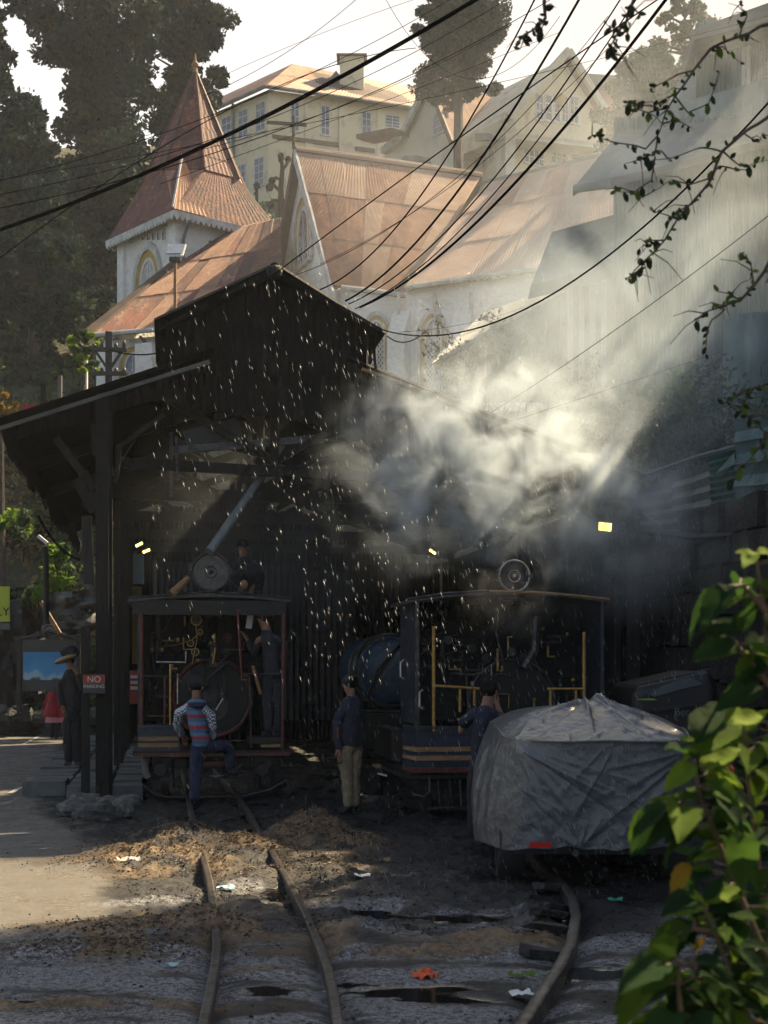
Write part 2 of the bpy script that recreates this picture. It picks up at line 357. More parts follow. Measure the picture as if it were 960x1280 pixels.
# ================================================================ the setting: terrain, road, mounds
_T = rng.random((256, 256))
def vn(x, y):
    x = np.asarray(x, float); y = np.asarray(y, float)
    xi = np.floor(x).astype(int); yi = np.floor(y).astype(int); fx = x - xi; fy = y - yi
    fx = fx * fx * (3 - 2 * fx); fy = fy * fy * (3 - 2 * fy); g = lambda a, b: _T[a & 255, b & 255]
    return (g(xi, yi) * (1 - fx) + g(xi + 1, yi) * fx) * (1 - fy) + (g(xi, yi + 1) * (1 - fx) + g(xi + 1, yi + 1) * fx) * fy
def fbm(x, y, s, o=5, seed=0):
    a, t, n = 1.0, 0.0, 0.0
    for k in range(o):
        t = t + a * vn(np.asarray(x) * s + 17.3 * k + seed * 31, np.asarray(y) * s + 9.1 * k + seed * 57); n += a; a *= .55; s *= 2.03
    return t / n
def sm(e0, e1, x): t = np.clip((np.asarray(x, float) - e0) / (e1 - e0), 0, 1); return t * t * (3 - 2 * t)
def road_edge(Y): return np.interp(Y, [4, 7.4, 8.6, 9.55, 11, 13.05, 15.5, 18.6, 23, 29, 36], [-1.9, -2.0, -1.75, -1.83, -2.15, -2.83, -3.75, -4.4, -5.3, -6.6, -8])
MOUNDS = []   # X, Y, rx, ry, h
for px, py, rx, ry, h in [(205, 1064, .70, .65, .18), (262, 1060, .45, .5, .12), (180, 1080, .8, .5, .07), (322, 1066, .3, .3, .10), (385, 1052, .44, .42, .26), (425, 1058, .45, .5, .12), (400, 1085, .5, .7, .08),
                          (200, 1165, .85, .42, .10), (120, 1190, .7, .22, .07), (262, 1160, .25, .35, .09), (430, 1172, .32, .28, .11), (520, 1192, .75, .12, .07), (640, 1175, .5, .2, .06),
                          (100, 1255, .75, .10, .035), (670, 1150, .14, .6, .07), (470, 1105, .5, .6, .05), (560, 1110, .7, .5, .05), (300, 1215, .35, .1, .03)]:
    q = G(px, py); MOUNDS.append((q.x, q.y, rx, ry, h))
def rail_pts(l): return [G(x, y, .05) for x, y in l]
RAIL_L = rail_pts([(228, 962), (236, 1000), (243, 1028), (252, 1062), (262, 1100), (268, 1140), (271, 1180), (268, 1210), (261, 1245), (252, 1290), (238, 1350)])
RAIL_R = rail_pts([(268, 962), (290, 985), (308, 1010), (330, 1047), (356, 1092), (382, 1140), (399, 1180), (411, 1213), (419, 1250), (424, 1290), (420, 1350)])
RAIL_C = rail_pts([(655, 1052), (680, 1082), (702, 1103), (716, 1122), (720, 1145), (713, 1180), (699, 1208), (680, 1236), (664, 1262), (645, 1290), (600, 1350)])
def gh(X, Y):
    X = np.asarray(X, float); Y = np.asarray(Y, float)
    e = road_edge(Y); off = sm(-.25, .35, X - e + .5 * (fbm(X, Y, 1.6, 4, 3) - .5)); near = sm(8.9, 8.0, Y + .8 * (fbm(X, Y, .8, 3, 5) - .5))
    rough = off * (1 - near * .95)
    h = rough * ((fbm(X, Y, 2.2, 6) - .5) * .16 + (fbm(X, Y, 14, 4, 2) - .5) * .045) + (fbm(X, Y, 9, 4, 8) - .5) * .010
    for mx_, my, rx, ry, hh in MOUNDS:
        d = ((X - mx_) / rx) ** 2 + ((Y - my) / ry) ** 2
        b = np.exp(-d * 1.5)
        h = h + b * hh * (.75 + .9 * (fbm(X, Y, 5, 5, 4) - .35)) + (b > .12) * b * (fbm(X, Y, 26, 3, 6) - .5) * .05
    # keep rails on top along both flangeways except under the mounds
    return np.clip(h, -.05, 1)
def near_poly(X, Y, pts):
    d = np.full(np.shape(X), 9.0)
    for a, b in zip(pts[:-1], pts[1:]):
        dx, dy = b.x - a.x, b.y - a.y; t = np.clip(((X - a.x) * dx + (Y - a.y) * dy) / (dx * dx + dy * dy), 0, 1)
        d = np.minimum(d, np.hypot(X - a.x - t * dx, Y - a.y - t * dy))
    return d
xs = np.concatenate([np.arange(-16, -5, .16), np.arange(-5, 4.2, .026), np.arange(4.2, 6.2, .1)])
ys = []; y_ = 4.2
while y_ < 34.5: ys.append(y_); y_ += max(.022, .0022 * y_ * (1 if y_ < 16 else 4))
ys = np.array(ys); XX, YY = np.meshgrid(xs, ys)
HH = gh(XX, YY)
dl = np.minimum(near_poly(XX, YY, RAIL_L), near_poly(XX, YY, RAIL_R)); dc = near_poly(XX, YY, RAIL_C)
HH = HH - .035 * np.exp(-(dl / .09) ** 2) * (HH < .07) - .05 * np.exp(-((dc) / .1) ** 2)
# flat puddles
PUD = [(650 - 40, 1241, .26, .035), (540, 1236, .35, .05), (455, 1230, .13, .03), (475, 1141, .13, .05), (560, 1145, .4, .06), (640, 1146, .3, .04)]
wet = np.zeros_like(XX)
for px, py, rx, ry in [(515, 1237, .42, .13), (452, 1229, .17, .09), (560, 1248, .25, .08), (472, 1140, .20, .20), (575, 1146, .50, .16), (620, 1168, .45, .12), (330, 1236, .12, .12), (500, 1190, .16, .06), (60, 1250, .4, .08), (760, 1215, .25, .2), (345, 1120, .12, .3)]:
    q = G(px, py); d = np.sqrt(((XX - q.x) / rx) ** 2 + ((YY - q.y) / ry) ** 2) + 1.9 * (fbm(XX, YY * 1.5, 6, 5, 9) - .5)
    wet = np.maximum(wet, sm(1.15, .85, d))
HH = HH * (1 - wet) + wet * -.012
ny_, nx_ = XX.shape
V = np.stack([XX, YY, HH], -1).reshape(-1, 3)
idx = np.arange(ny_ * nx_).reshape(ny_, nx_); Fq = np.stack([idx[:-1, :-1], idx[:-1, 1:], idx[1:, 1:], idx[1:, :-1]], -1).reshape(-1, 4)
m = bpy.data.materials.new('ground'); m.use_nodes = True; t = m.node_tree; N = t.nodes; L = t.links; b = N['Principled BSDF']
at = N.new('ShaderNodeAttribute'); at.attribute_name = 'zone'; sc3 = N.new('ShaderNodeSeparateColor'); L.new(at.outputs['Color'], sc3.inputs[0])
co = N.new('ShaderNodeTexCoord')
def nz(scale, det=6, ro=.65):
    n = N.new('ShaderNodeTexNoise'); n.inputs['Scale'].default_value = scale; n.inputs['Detail'].default_value = det; n.inputs['Roughness'].default_value = ro; L.new(co.outputs['Object'], n.inputs['Vector']); return n.outputs['Fac']
def ramp(v, a, b_, c0=0., c1=1.):
    r = N.new('ShaderNodeMapRange'); r.inputs['From Min'].default_value = a; r.inputs['From Max'].default_value = b_; r.inputs['To Min'].default_value = c0; r.inputs['To Max'].default_value = c1; L.new(v, r.inputs['Value']); return r.outputs[0]
def mixc(f, a, b_):
    x = N.new('ShaderNodeMixRGB')
    L.new(f, x.inputs[0]) if not isinstance(f, float) else setattr(x.inputs[0], 'default_value', f)
    for i, q in ((1, a), (2, b_)):
        if isinstance(q, tuple): x.inputs[i].default_value = (*q, 1)
        else: L.new(q, x.inputs[i])
    return x.outputs[0]
speck = nz(95, 3, .8); grit = nz(28, 6, .75); patch = nz(1.7, 6, .7); fine = nz(210, 2, .8)
coal = mixc(ramp(grit, .44, .68), (.006, .0062, .0066), (.020, .020, .0205)); coal = mixc(ramp(speck, .64, .72), coal, (.14, .14, .14))
earth = mixc(ramp(grit, .38, .6), (.27, .165, .07), (.07, .048, .028)); earth = mixc(ramp(speck, .60, .70), earth, (.46, .36, .22))
road = mixc(ramp(patch, .4, .62), (.19, .17, .14), (.13, .118, .10)); road = mixc(ramp(speck, .52, .68), road, (.26, .25, .23)); road = mixc(ramp(fine, .56, .66), road, (.04, .04, .04))
conc_sheen = mixc(ramp(patch, .40, .60), (.19, .195, .21), (.06, .062, .067)); conc_sheen = mixc(ramp(speck, .50, .57), conc_sheen, (.50, .50, .50)); conc_sheen = mixc(ramp(grit, .50, .56), conc_sheen, (.018, .018, .018))  # pale ground; its specks also paint in wet glints of sky
c = mixc(sc3.outputs[1], coal, earth); c = mixc(sc3.outputs[0], c, road)
at2 = N.new('ShaderNodeAttribute'); at2.attribute_name = 'zone2'; sc4 = N.new('ShaderNodeSeparateColor'); L.new(at2.outputs['Color'], sc4.inputs[0])
c = mixc(sc4.outputs[0], c, conc_sheen); c = mixc(sc3.outputs[2], c, (.012, .011, .010)); L.new(c, b.inputs['Base Color'])
ro = N.new('ShaderNodeMixRGB'); L.new(sc3.outputs[2], ro.inputs[0]); L.new(ramp(patch, .40, .62, .22, .75), ro.inputs[1]); ro.inputs[2].default_value = (.06, .06, .06, 1); L.new(ro.outputs[0], b.inputs['Roughness'])
bp = N.new('ShaderNodeBump'); bp.inputs['Distance'].default_value = .012
im = N.new('ShaderNodeMath'); im.operation = 'SUBTRACT'; im.inputs[0].default_value = 1.0; L.new(sc3.outputs[2], im.inputs[1]); L.new(im.outputs[0], bp.inputs['Strength'])
ad = N.new('ShaderNodeMath'); ad.operation = 'ADD'; L.new(speck, ad.inputs[0]); L.new(grit, ad.inputs[1]); L.new(ad.outputs[0], bp.inputs['Height']); L.new(bp.outputs[0], b.inputs['Normal'])
MAT['ground'] = m
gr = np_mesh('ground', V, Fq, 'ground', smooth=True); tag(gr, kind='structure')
e = road_edge(YY)
zr = sm(.12, -.12, XX - e + .55 * (fbm(XX, YY, 2.2, 5, 3) - .5)) 
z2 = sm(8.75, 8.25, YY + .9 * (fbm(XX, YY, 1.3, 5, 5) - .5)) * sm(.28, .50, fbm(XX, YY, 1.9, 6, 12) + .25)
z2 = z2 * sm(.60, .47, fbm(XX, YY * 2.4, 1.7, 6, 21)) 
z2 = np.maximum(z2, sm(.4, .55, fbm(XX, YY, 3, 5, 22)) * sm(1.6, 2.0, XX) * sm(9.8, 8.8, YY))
for px, py, rx, ry in [(560, 1142, .75, .16), (480, 1130, .35, .25), (620, 1168, .7, .12), (430, 1128, .3, .3), (500, 1100, .3, .2), (300, 1110, .22, .5), (420, 1165, .3, .1), (180, 1130, .5, .25)]:  # pale patches painted in as sky sheen on the wet ground
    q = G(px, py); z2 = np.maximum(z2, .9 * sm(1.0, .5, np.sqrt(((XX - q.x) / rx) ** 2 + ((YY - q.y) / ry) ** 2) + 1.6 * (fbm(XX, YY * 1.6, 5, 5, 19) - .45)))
be = np.zeros_like(XX)
for mx_, my, rx, ry, hh in MOUNDS: be = np.maximum(be, np.exp(-(((XX - mx_) / (rx * 1.1)) ** 2 + ((YY - my) / (ry * 1.1)) ** 2)) * 1.5)
be = np.clip(be, 0, 1) * sm(.46, .60, fbm(XX, YY, 3.3, 6, 11) + .08)
be *= 1 - .96 * sm(-.25, .25, XX) * sm(8.6, 9.2, YY); be *= 1 - .8 * sm(-1.3, -.9, XX) * sm(12.2, 11.6, YY) * sm(8.6, 9.2, YY)
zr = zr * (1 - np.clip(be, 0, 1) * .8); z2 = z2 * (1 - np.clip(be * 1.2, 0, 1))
def vcol(me, name, *ch):
    a = me.color_attributes.new(name, 'FLOAT_COLOR', 'POINT'); arr = np.ones((len(me.vertices), 4), np.float32)
    for i in range(3): arr[:, i] = ch[i].ravel() if i < len(ch) else 0
    a.data.foreach_set('color', arr.ravel())
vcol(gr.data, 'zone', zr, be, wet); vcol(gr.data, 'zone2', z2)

# the hillside and everything far: one sheet to the horizon
def hill(X, Y):
    X = np.asarray(X, float); Y = np.asarray(Y, float)
    u = (X - O.x) * EX.x + (Y - O.y) * EX.y
    h = -.25 + 9.2 * sm(32.2, 42, Y + .12 * (X + 6)) + .52 * np.clip(Y - 46, 0, 60) + 3 * sm(100, 160, Y)
    r = 3.7 * sm(7.55, 7.8, u) + 2.4 * sm(8.2, 12.5, u) * sm(17, 27, Y)
    h = np.maximum(h, r) 
    h = h + (h > .1) * (fbm(X, Y, .35, 5, 2) - .5) * np.where(u > 7.7, .8, 1.6)
    return h
hx = np.concatenate([np.arange(-500, -40, 25), np.arange(-40, 6, 1.0), np.arange(6, 7, .5), np.arange(3.2, 3.21, 1)]); hx = np.unique(np.concatenate([hx, np.arange(-16, 16, .35), np.arange(16, 60, 1.5), np.arange(60, 520, 25)]))
hy = np.unique(np.concatenate([np.arange(-60, 2, 6), np.arange(2, 50, .45), np.arange(50, 120, 1.6), np.arange(120, 700, 30)]))
A, B = np.meshgrid(hx, hy); C_ = hill(A, B); k = C_.shape
inside = (A > -15.5) & (A < 5.9) & (B > 4.6) & (B < 33) & (C_ < .3)
C_ = np.where(inside, -.3, C_)
idx = np.arange(k[0] * k[1]).reshape(k)
hl = np_mesh('hillside', np.stack([A, B, C_], -1).reshape(-1, 3), np.stack([idx[:-1, :-1], idx[:-1, 1:], idx[1:, 1:], idx[1:, :-1]], -1).reshape(-1, 4), 'hill_soil', smooth=True)
tag(hl, kind='structure')
def hz_(x, y): return float(hill(np.array([x]), np.array([y]))[0])
def gz(x, y): return float(gh(np.array([x]), np.array([y]))[0])

# loose stones, cinders: one mesh of small rocks
def rocks(name, n, sampler, smin, smax, mats, squash=.6):
    ico = [(0, 0, 1), (.9, 0, .1), (.28, .85, .1), (-.72, .53, .1), (-.72, -.53, .1), (.28, -.85, .1), (0, 0, -.8)]
    fc = [(0, 1, 2), (0, 2, 3), (0, 3, 4), (0, 4, 5), (0, 5, 1), (6, 2, 1), (6, 3, 2), (6, 4, 3), (6, 5, 4), (6, 1, 5)]
    ico = np.array(ico); fc = np.array(fc)
    p = sampler(n); n = len(p); s = smin + (smax - smin) * rng.random(n) ** 3
    jit = 1 + .5 * (rng.random((n, 7, 3)) - .5); a = rng.random(n) * 6.28
    v = ico[None] * jit * s[:, None, None]; v[..., 2] *= squash
    c_, s_ = np.cos(a)[:, None], np.sin(a)[:, None]; x = v[..., 0] * c_ - v[..., 1] * s_; y = v[..., 0] * s_ + v[..., 1] * c_
    v = np.stack([x, y, v[..., 2]], -1) + p[:, None, :]
    f = (fc[None] + (np.arange(n) * 7)[:, None, None]).reshape(-1, 3)
    o = np_mesh(name, v.reshape(-1, 3), f, mats)
    if isinstance(mats, (list, tuple)):
        o.data.polygons.foreach_set('material_index', np.repeat(rng.integers(0, len(mats), n), len(fc)).astype(np.int32))
    return o
def samp_dirt(n):
    Y = 6 + 10.5 * rng.random(n * 3) ** 1.2; X = -3.6 + 7 * rng.random(n * 3)
    k = (X > road_edge(Y) + .05) & ((Y > 8.3) | (rng.random(n * 3) < .06)); X, Y = X[k][:n], Y[k][:n]
    return np.stack([X, Y, gh(X, Y) + .002], -1)
def samp_mound(n):
    P_ = []; per = n // 9
    for mx_, my, rx, ry, hh in MOUNDS[:9]:
        X = mx_ + rng.normal(0, rx * .5, per); Y = my + rng.normal(0, ry * .5, per); P_.append(np.stack([X, Y, gh(X, Y) + .004], -1))
    return np.concatenate(P_)
tag(rocks('cinders', 15000, samp_dirt, .003, .015, ['dark_stone', 'soot', 'dark_stone']), 'black cinders and grit scattered over the dirt between the rails', 'cinders', kind='stuff')
mat('earth_clod', (.27, .17, .08), (.12, .08, .045), .9, scale=6, bump=.5, bscale=30, vary=.2)
tag(rocks('earth_clods', 16000, samp_mound, .003, .014, ['earth_clod', 'earth_clod', 'dark_stone', 'dry_twig']), 'brown earth crumbs and wood chips heaped beside the rails', 'earth', kind='stuff')

mat('rail_steel', (.20, .19, .18), (.09, .075, .06), .38, .75, scale=9, bump=.2, bscale=40, c3=(.04, .035, .03))
# ================================================================ rails
tr = thing('railway_track', 'narrow curving railway track half buried in dirt in front of the left locomotive', 'track', tuple(G(300, 1120)))
MB().sweep(RAIL_L, .046, .10).build('rail', 'rail_steel', tr, True)
MB().sweep(RAIL_R, .046, .10).build('rail', 'rail_steel', tr, True)
for i in range(5):
    a = RAIL_L[1].lerp(RAIL_L[6], i / 8.0); b_ = RAIL_R[1].lerp(RAIL_R[6], i / 8.0); d = (b_ - a).normalized()
    for q in (a, b_): q.z = -.055
    MB().bar(a - d * .2, b_ + d * .2, .16, .09).build('sleeper', 'old_timber', tr)
top('curved_rail', MB().sweep(RAIL_C, .062, .12), 'rail_steel', 'bent loose rail curving out from under the covered car', 'rail', smooth=True)
# flat stones / broken sleepers lying against the bent rail
for i, (px, py, l, a) in enumerate([(690, 1118, .34, .9), (668, 1131, .22, .8), (688, 1152, .30, .7), (682, 1172, .28, .6), (697, 1137, .26, .8), (676, 1196, .2, .5)]):
    q = G(px, py); mb = MB(); M = Matrix.Rotation(a, 3, 'Z') @ Matrix.Rotation(.2, 3, 'Y')
    mb.box((q.x, q.y, gz(q.x, q.y) + .02), (l, .09, .045), M)
    for v in mb.v: v += Vector((random.uniform(-.015, .015), random.uniform(-.015, .015), random.uniform(-.01, .01)))
    top('flat_stone', mb, 'dark_stone', ['broad dark slab of stone at the head of the bent rail', 'short dark stone just left of the slab near the car tyre', 'muddy stone in the middle of the row beside the bent rail', 'long muddy stone low in the row beside the bent rail', 'narrow stone touching the top of the bent rail', 'smallest stone lowest in the row by the bent rail'][i], 'stone', 'stones beside the bent rail')
# litter
for (px, py, w_, h_, mt, nm, lb) in [(568, 1101, .0, 0, '', '', ''), (283, 1114, .13, .07, 'litter_blue', 'torn_wrapper', 'crumpled blue and white wrapper lying between the two rails'),
                                    (453, 1101, .12, .06, 'paper', 'paper_scrap', 'white paper scrap on black dirt right of the track'),
                                    (532, 1221, .11, .07, 'litter_orange', 'orange_rag', 'crumpled bright orange rag on the pale mud'),
                                    (216, 1210, .06, .04, 'litter_blue', 'plastic_scrap', 'pale blue plastic scrap on the dirt left of the track'),
                                    (769, 1126, .10, .05, 'litter_green', 'green_packet', 'flat green packet lying behind the covered car'),
                                    (652, 1222, .14, .03, 'lime_leaf', 'fallen_leaf', 'long green fallen leaf beside the bent rail'),
                                    (652, 1245, .10, .05, 'paper', 'white_scrap', 'small white scrap by the foot of the bent rail'),
                                    (535, 1217, 0, 0, '', '', '')]:
    if not mt: continue
    q = G(px, py); z0 = gz(q.x, q.y) + .018; n = 7; mb = MB(); a = random.uniform(-.4, .4)
    vs = []
    for i in range(n):
        for j in range(n):
            x = (i / (n - 1) - .5) * w_; y = (j / (n - 1) - .5) * h_ * 2
            vs.append(Vector((q.x + x * math.cos(a) - y * math.sin(a), q.y + x * math.sin(a) + y * math.cos(a), z0 + (.022 if mt != 'litter_orange' else .06) * noise.noise(Vector((x * 30, y * 25, px)))))) 
    mb.add(vs, [(i * n + j, (i + 1) * n + j, (i + 1) * n + j + 1, i * n + j + 1) for i in range(n - 1) for j in range(n - 1)])
    top(nm, mb, mt, lb, 'litter')
# road dashes, painted strips 4 mm proud
for i, (a, b_) in enumerate([((30, 930), (62, 914)), ((12, 992), (28, 984)), ((18, 1043), (36, 1042)), ((50, 1063), (66, 1062)), ((146, 1083), (176, 1082)), ((2, 1006), (14, 1003))]):
    p, q = G(*a), G(*b_); d = (q - p); nrm = Vector((-d.y, d.x, 0)).normalized() * .035
    n = 8; vs = []
    for j in range(n + 1):
        c_ = p.lerp(q, j / n)
        for s_ in (-1, 1):
            v = c_ + nrm * s_ * (1 + .3 * noise.noise(c_ * 30)); v.z = gz(v.x, v.y) + .006; vs.append(v)
    mb = MB().add(vs, [(2 * j, 2 * j + 2, 2 * j + 3, 2 * j + 1) for j in range(n)])
    o = mb.build('road_marking', 'road_paint'); tag(o, kind='structure')

# ================================================================ stone platform beside the shed posts
pf = thing('stone_platform', 'low platform of worn stone slabs running beside the shed posts', 'platform', tuple(SH(-.35, 0, 0)))
k_ = 0
for v0 in np.arange(.05, 13, .62):
    for u0, wd in ((-1.02, .56), (-.44, .48), (.06, .40)):
        if v0 < .6 and u0 < -.9: continue
        j = lambda s=.02: random.uniform(-s, s)
        z1 = .17 + j(.018); pts = [SH(u0 + .012 + j(), v0 + .012 + j(), 0), SH(u0 + wd - .012 + j(), v0 + .012 + j(), 0), SH(u0 + wd - .012 + j(), v0 + .6 + j(), 0), SH(u0 + .012 + j(), v0 + .6 + j(), 0)]
        mb = MB(); lo = [p + EZ * -.02 for p in pts]; hi = [p.lerp(SH(u0 + wd / 2, v0 + .3, 0), .03) + EZ * (z1 + j(.008)) for p in pts]; mb.hexa(lo + hi).build('slab', 'concrete', pf)
for i, (px, py, r_) in enumerate([(95, 1018, .17), (120, 1024, .2), (145, 1020, .16), (160, 1010, .13), (108, 1008, .14), (135, 1010, .12)]):
    q = G(px, py); mb = MB(); mb.ball((q.x, q.y, .05), (r_ * 1.3, r_, r_ * .75), 12, 8)
    for v in mb.v: v += (v - Vector((q.x, q.y, .05))) * .45 * noise.noise(v * 7)
    top('boulder', mb, 'stone', ['mossy grey boulder leftmost at the foot of the sign post', 'largest rough boulder in front of the shed posts', 'grey boulder right of the largest one by the track', 'dark boulder nearest the left locomotive', 'small boulder behind the leftmost boulder', 'small boulder wedged behind the largest boulder'][i], 'boulder', 'boulders at the platform end', smooth=False)
# ================================================================ the engine shed
sh = thing('engine_shed', 'black soot-stained engine shed with a raised ridge vent and corrugated cladding', 'shed', tuple(O), SA)
UA = SU(-6, 0); RU = 2.05                    # left eave, ridge
def roofz(u): return 5.62 - .362 * abs(u - RU)
U0, U1 = SU(-4, -.25), SU(812, -.25)
# lower roof: corrugated sheets laid in bays, monitor opening in the middle
DEEP = 13.5
M0, M1 = SU(208, 0), SU(456, 0); ME = SU(479, 0)
def rsheet(u0, u1, v0, v1, lift=0.0, name='roof_sheet', m='soot_tin', zf=roofz, rag=0.0):
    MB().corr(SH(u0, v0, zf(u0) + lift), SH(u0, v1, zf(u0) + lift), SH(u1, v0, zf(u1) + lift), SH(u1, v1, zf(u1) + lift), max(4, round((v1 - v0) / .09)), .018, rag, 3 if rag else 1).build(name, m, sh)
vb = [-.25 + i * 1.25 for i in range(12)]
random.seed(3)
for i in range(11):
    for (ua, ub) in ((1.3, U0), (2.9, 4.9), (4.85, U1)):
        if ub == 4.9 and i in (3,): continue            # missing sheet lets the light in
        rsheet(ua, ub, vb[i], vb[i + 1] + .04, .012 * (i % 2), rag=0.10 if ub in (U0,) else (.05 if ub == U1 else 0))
# ragged drop sheets hanging from the left eave
for i in range(11):
    a, b_ = SH(U0 + .02, vb[i], roofz(U0) + .02), SH(U0 + .02, vb[i + 1], roofz(U0) + .02); d1, d2 = (.34 + .25 * random.random()), (.30 + .25 * random.random())
    q = Vector((.12, 0, 0))
    MB().corr(a, b_, a - EZ * d1 + q, b_ - EZ * d2 + q, 12, .018, .16, 4).build('drop_sheet', 'soot_tin', sh)
# pale strips along the front verges, sunlit edge of the sheets put into colour
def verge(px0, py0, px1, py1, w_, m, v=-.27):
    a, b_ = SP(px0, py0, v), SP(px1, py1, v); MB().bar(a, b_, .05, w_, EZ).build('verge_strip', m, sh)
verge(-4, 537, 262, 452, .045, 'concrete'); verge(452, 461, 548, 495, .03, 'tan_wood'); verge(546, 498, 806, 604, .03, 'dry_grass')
# monitor (raised ridge vent): side walls, roof, front cladding
def monz(u): return np.interp(u, [SU(198, 0), SU(343, 0), ME], [5.68, 6.40, 5.62])
MU = SU(343, 0)
for i in range(11):
    rsheet(M0 - .14, MU, vb[i], vb[i + 1] + .03, .015 * (i % 2), zf=lambda u: float(monz(u)))
    if i not in (1, 3): rsheet(MU, ME, vb[i], vb[i + 1] + .03, .015 * (i % 2), zf=lambda u: float(monz(u)))
    for uu, zt in ((M0, 5.68), (M1, 5.66)):
        if i % 3 == 2: continue
        MB().corr(SH(uu, vb[i], zt), SH(uu, vb[i + 1], zt), SH(uu, vb[i], 5.05), SH(uu, vb[i + 1], 5.05), 12, .016).build('monitor_side_sheet', 'soot_tin', sh)
MB().tube([SP(343, 334, v) for v in (-.3, DEEP)], .06, 8).build('ridge_cap', 'soot', sh)
MB().ball(SP(343, 340, -.3), (.10, .08, .09), 10, 6).build('ridge_knob', 'soot', sh)
# front gable cladding, ragged where the photograph shows torn edges
def gable_strip(px0, px1, tops, bots, n, v=0.0, mt='soot_tin', name='gable_sheet', rag=.05):
    for i in range(n):
        a, b_ = px0 + (px1 - px0) * i / n, px0 + (px1 - px0) * (i + 1) / n
        ty = [float(np.interp(x, *tops)) for x in (a, b_)]; by = [float(np.interp(x, *bots)) for x in (a, b_)]
        vv = v + .012 * (i % 2)
        MB().corr(SP(a, ty[0], vv), SP(b_, ty[1], vv), SP(a, by[0], vv), SP(b_, by[1], vv), max(3, round((b_ - a) / 8)), .006, rag, 3).build(name, mt, sh)
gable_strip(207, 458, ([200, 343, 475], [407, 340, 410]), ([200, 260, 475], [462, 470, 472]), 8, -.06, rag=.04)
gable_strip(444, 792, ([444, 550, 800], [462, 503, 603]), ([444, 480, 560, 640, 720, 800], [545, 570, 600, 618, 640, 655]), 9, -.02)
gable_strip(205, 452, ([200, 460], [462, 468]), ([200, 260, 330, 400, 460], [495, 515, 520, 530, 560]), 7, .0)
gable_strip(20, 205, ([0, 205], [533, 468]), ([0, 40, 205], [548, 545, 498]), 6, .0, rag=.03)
# ragged torn side strips of the monitor face
for pa_, pb_ in (((343, 334), (478, 411)), ((343, 334), (198, 409))):
    a_, b2_ = SP(*pa_, -.30), SP(*pb_, -.30); MB().slab([a_, b2_, b2_ + EY * .3, a_ + EY * .3], EZ * -.05).build('monitor_eave', 'soot_tin', sh)
for px, py0, py1, s_ in ((205, 410, 466, -1), (459, 412, 462, 1)):
    pts = [SP(px, y, -.08) + EX * s_ * (.05 + .07 * noise.noise(Vector((y * .11, px, 0)))) for y in np.linspace(py0, py1, 9)]
    inn = [SP(px - s_ * 14, y, -.08) for y in np.linspace(py1, py0, 9)]
    MB().slab(pts + inn, EY * .02).build('torn_edge', 'soot_tin', sh)
# tie beams and truss
for v in (.25, 3.0, 6.0, 9.0, 12.0):
    if v > 1:
        MB().bar(SH(-.4, v, 4.0), SH(6.6, v, 4.0), .11, .16).build('tie_beam', 'old_timber', sh)
    else: MB().bar(SP(150, 578, v), SP(560, 602, v), .10, .12).build('tie_beam', 'old_timber', sh)
    MB().bar(SH(-1.1, v, roofz(-1.1) - .12), SH(RU, v, roofz(RU) - .12), .09, .14).build('rafter', 'old_timber', sh)
    MB().bar(SH(6.6, v, roofz(6.6) - .12), SH(RU, v, roofz(RU) - .12), .09, .14).build('rafter', 'old_timber', sh)
    MB().bar(SH(RU, v, 4.05), SH(RU, v, 5.45), .10, .10).build('king_post', 'old_timber', sh)
    for s_ in (-1, 1): MB().bar(SH(RU, v, 4.1), SH(RU + s_ * 1.5, v, 4.95), .08, .09).build('strut', 'old_timber', sh)
MB().bar(SP(216, 563, .3), SP(500, 540, .3), .07, .09).build('truss_bar', 'grey_iron', sh)
MB().bar(SP(232, 550, .32), SP(300, 532, .32), .05, .22).build('loose_board', 'shed_grey', sh)
MB().bar(SP(240, 547, .5), SP(330, 568, .5), .05, .08).build('loose_board', 'shed_grey', sh)
MB().bar(SP(220, 545, .2), SP(222, 600, .2), .05, .03).build('hanging_batten', 'grey_iron', sh)
# posts on the left side, each standing on the platform
POSTS = [(128, .0, 16, .2), (136, .05, 9, .0), (146, 3.4, 7, .0), (153, 5.2, 6, .0), (159, 7.6, 6, 0), (163, 10.2, 5, 0), (166, 12.4, 5, 0)]
for px, v, wpx, zb in POSTS:
    u = SU(px, v); w_ = wpx * (O.y + v) / F
    MB().bar(SH(u, v, .0), SH(u, v, roofz(u) - .05), w_ * .95, w_, EX).build('post', 'old_timber', sh)
u0 = SU(128, 0)
for (a, b_, w_) in [((118, 612), (70, 548), .09), ((118, 640), (96, 600), .12), ((146, 560), (205, 518), .05), ((144, 605), (150, 560), .05), ((122, 620), (172, 545), .018), ((120, 570), (118, 530), .08), ((112, 622), (124, 622), .12), ((117, 556), (127, 556), .10)]:
    MB().bar(SP(*a, .06 if w_ > .02 else -.05), SP(*b_, .06 if w_ > .02 else -.05), w_, w_).build('brace', 'old_timber', sh)
MB().bar(SP(108, 645, .3), SP(112, 730, .3), .05, .12).build('torn_board', 'shed_grey', sh)
MB().bar(SH(-.25, .2, 3.86), SH(-.25, DEEP, 3.86), .12, .18).build('wall_plate', 'old_timber', sh)
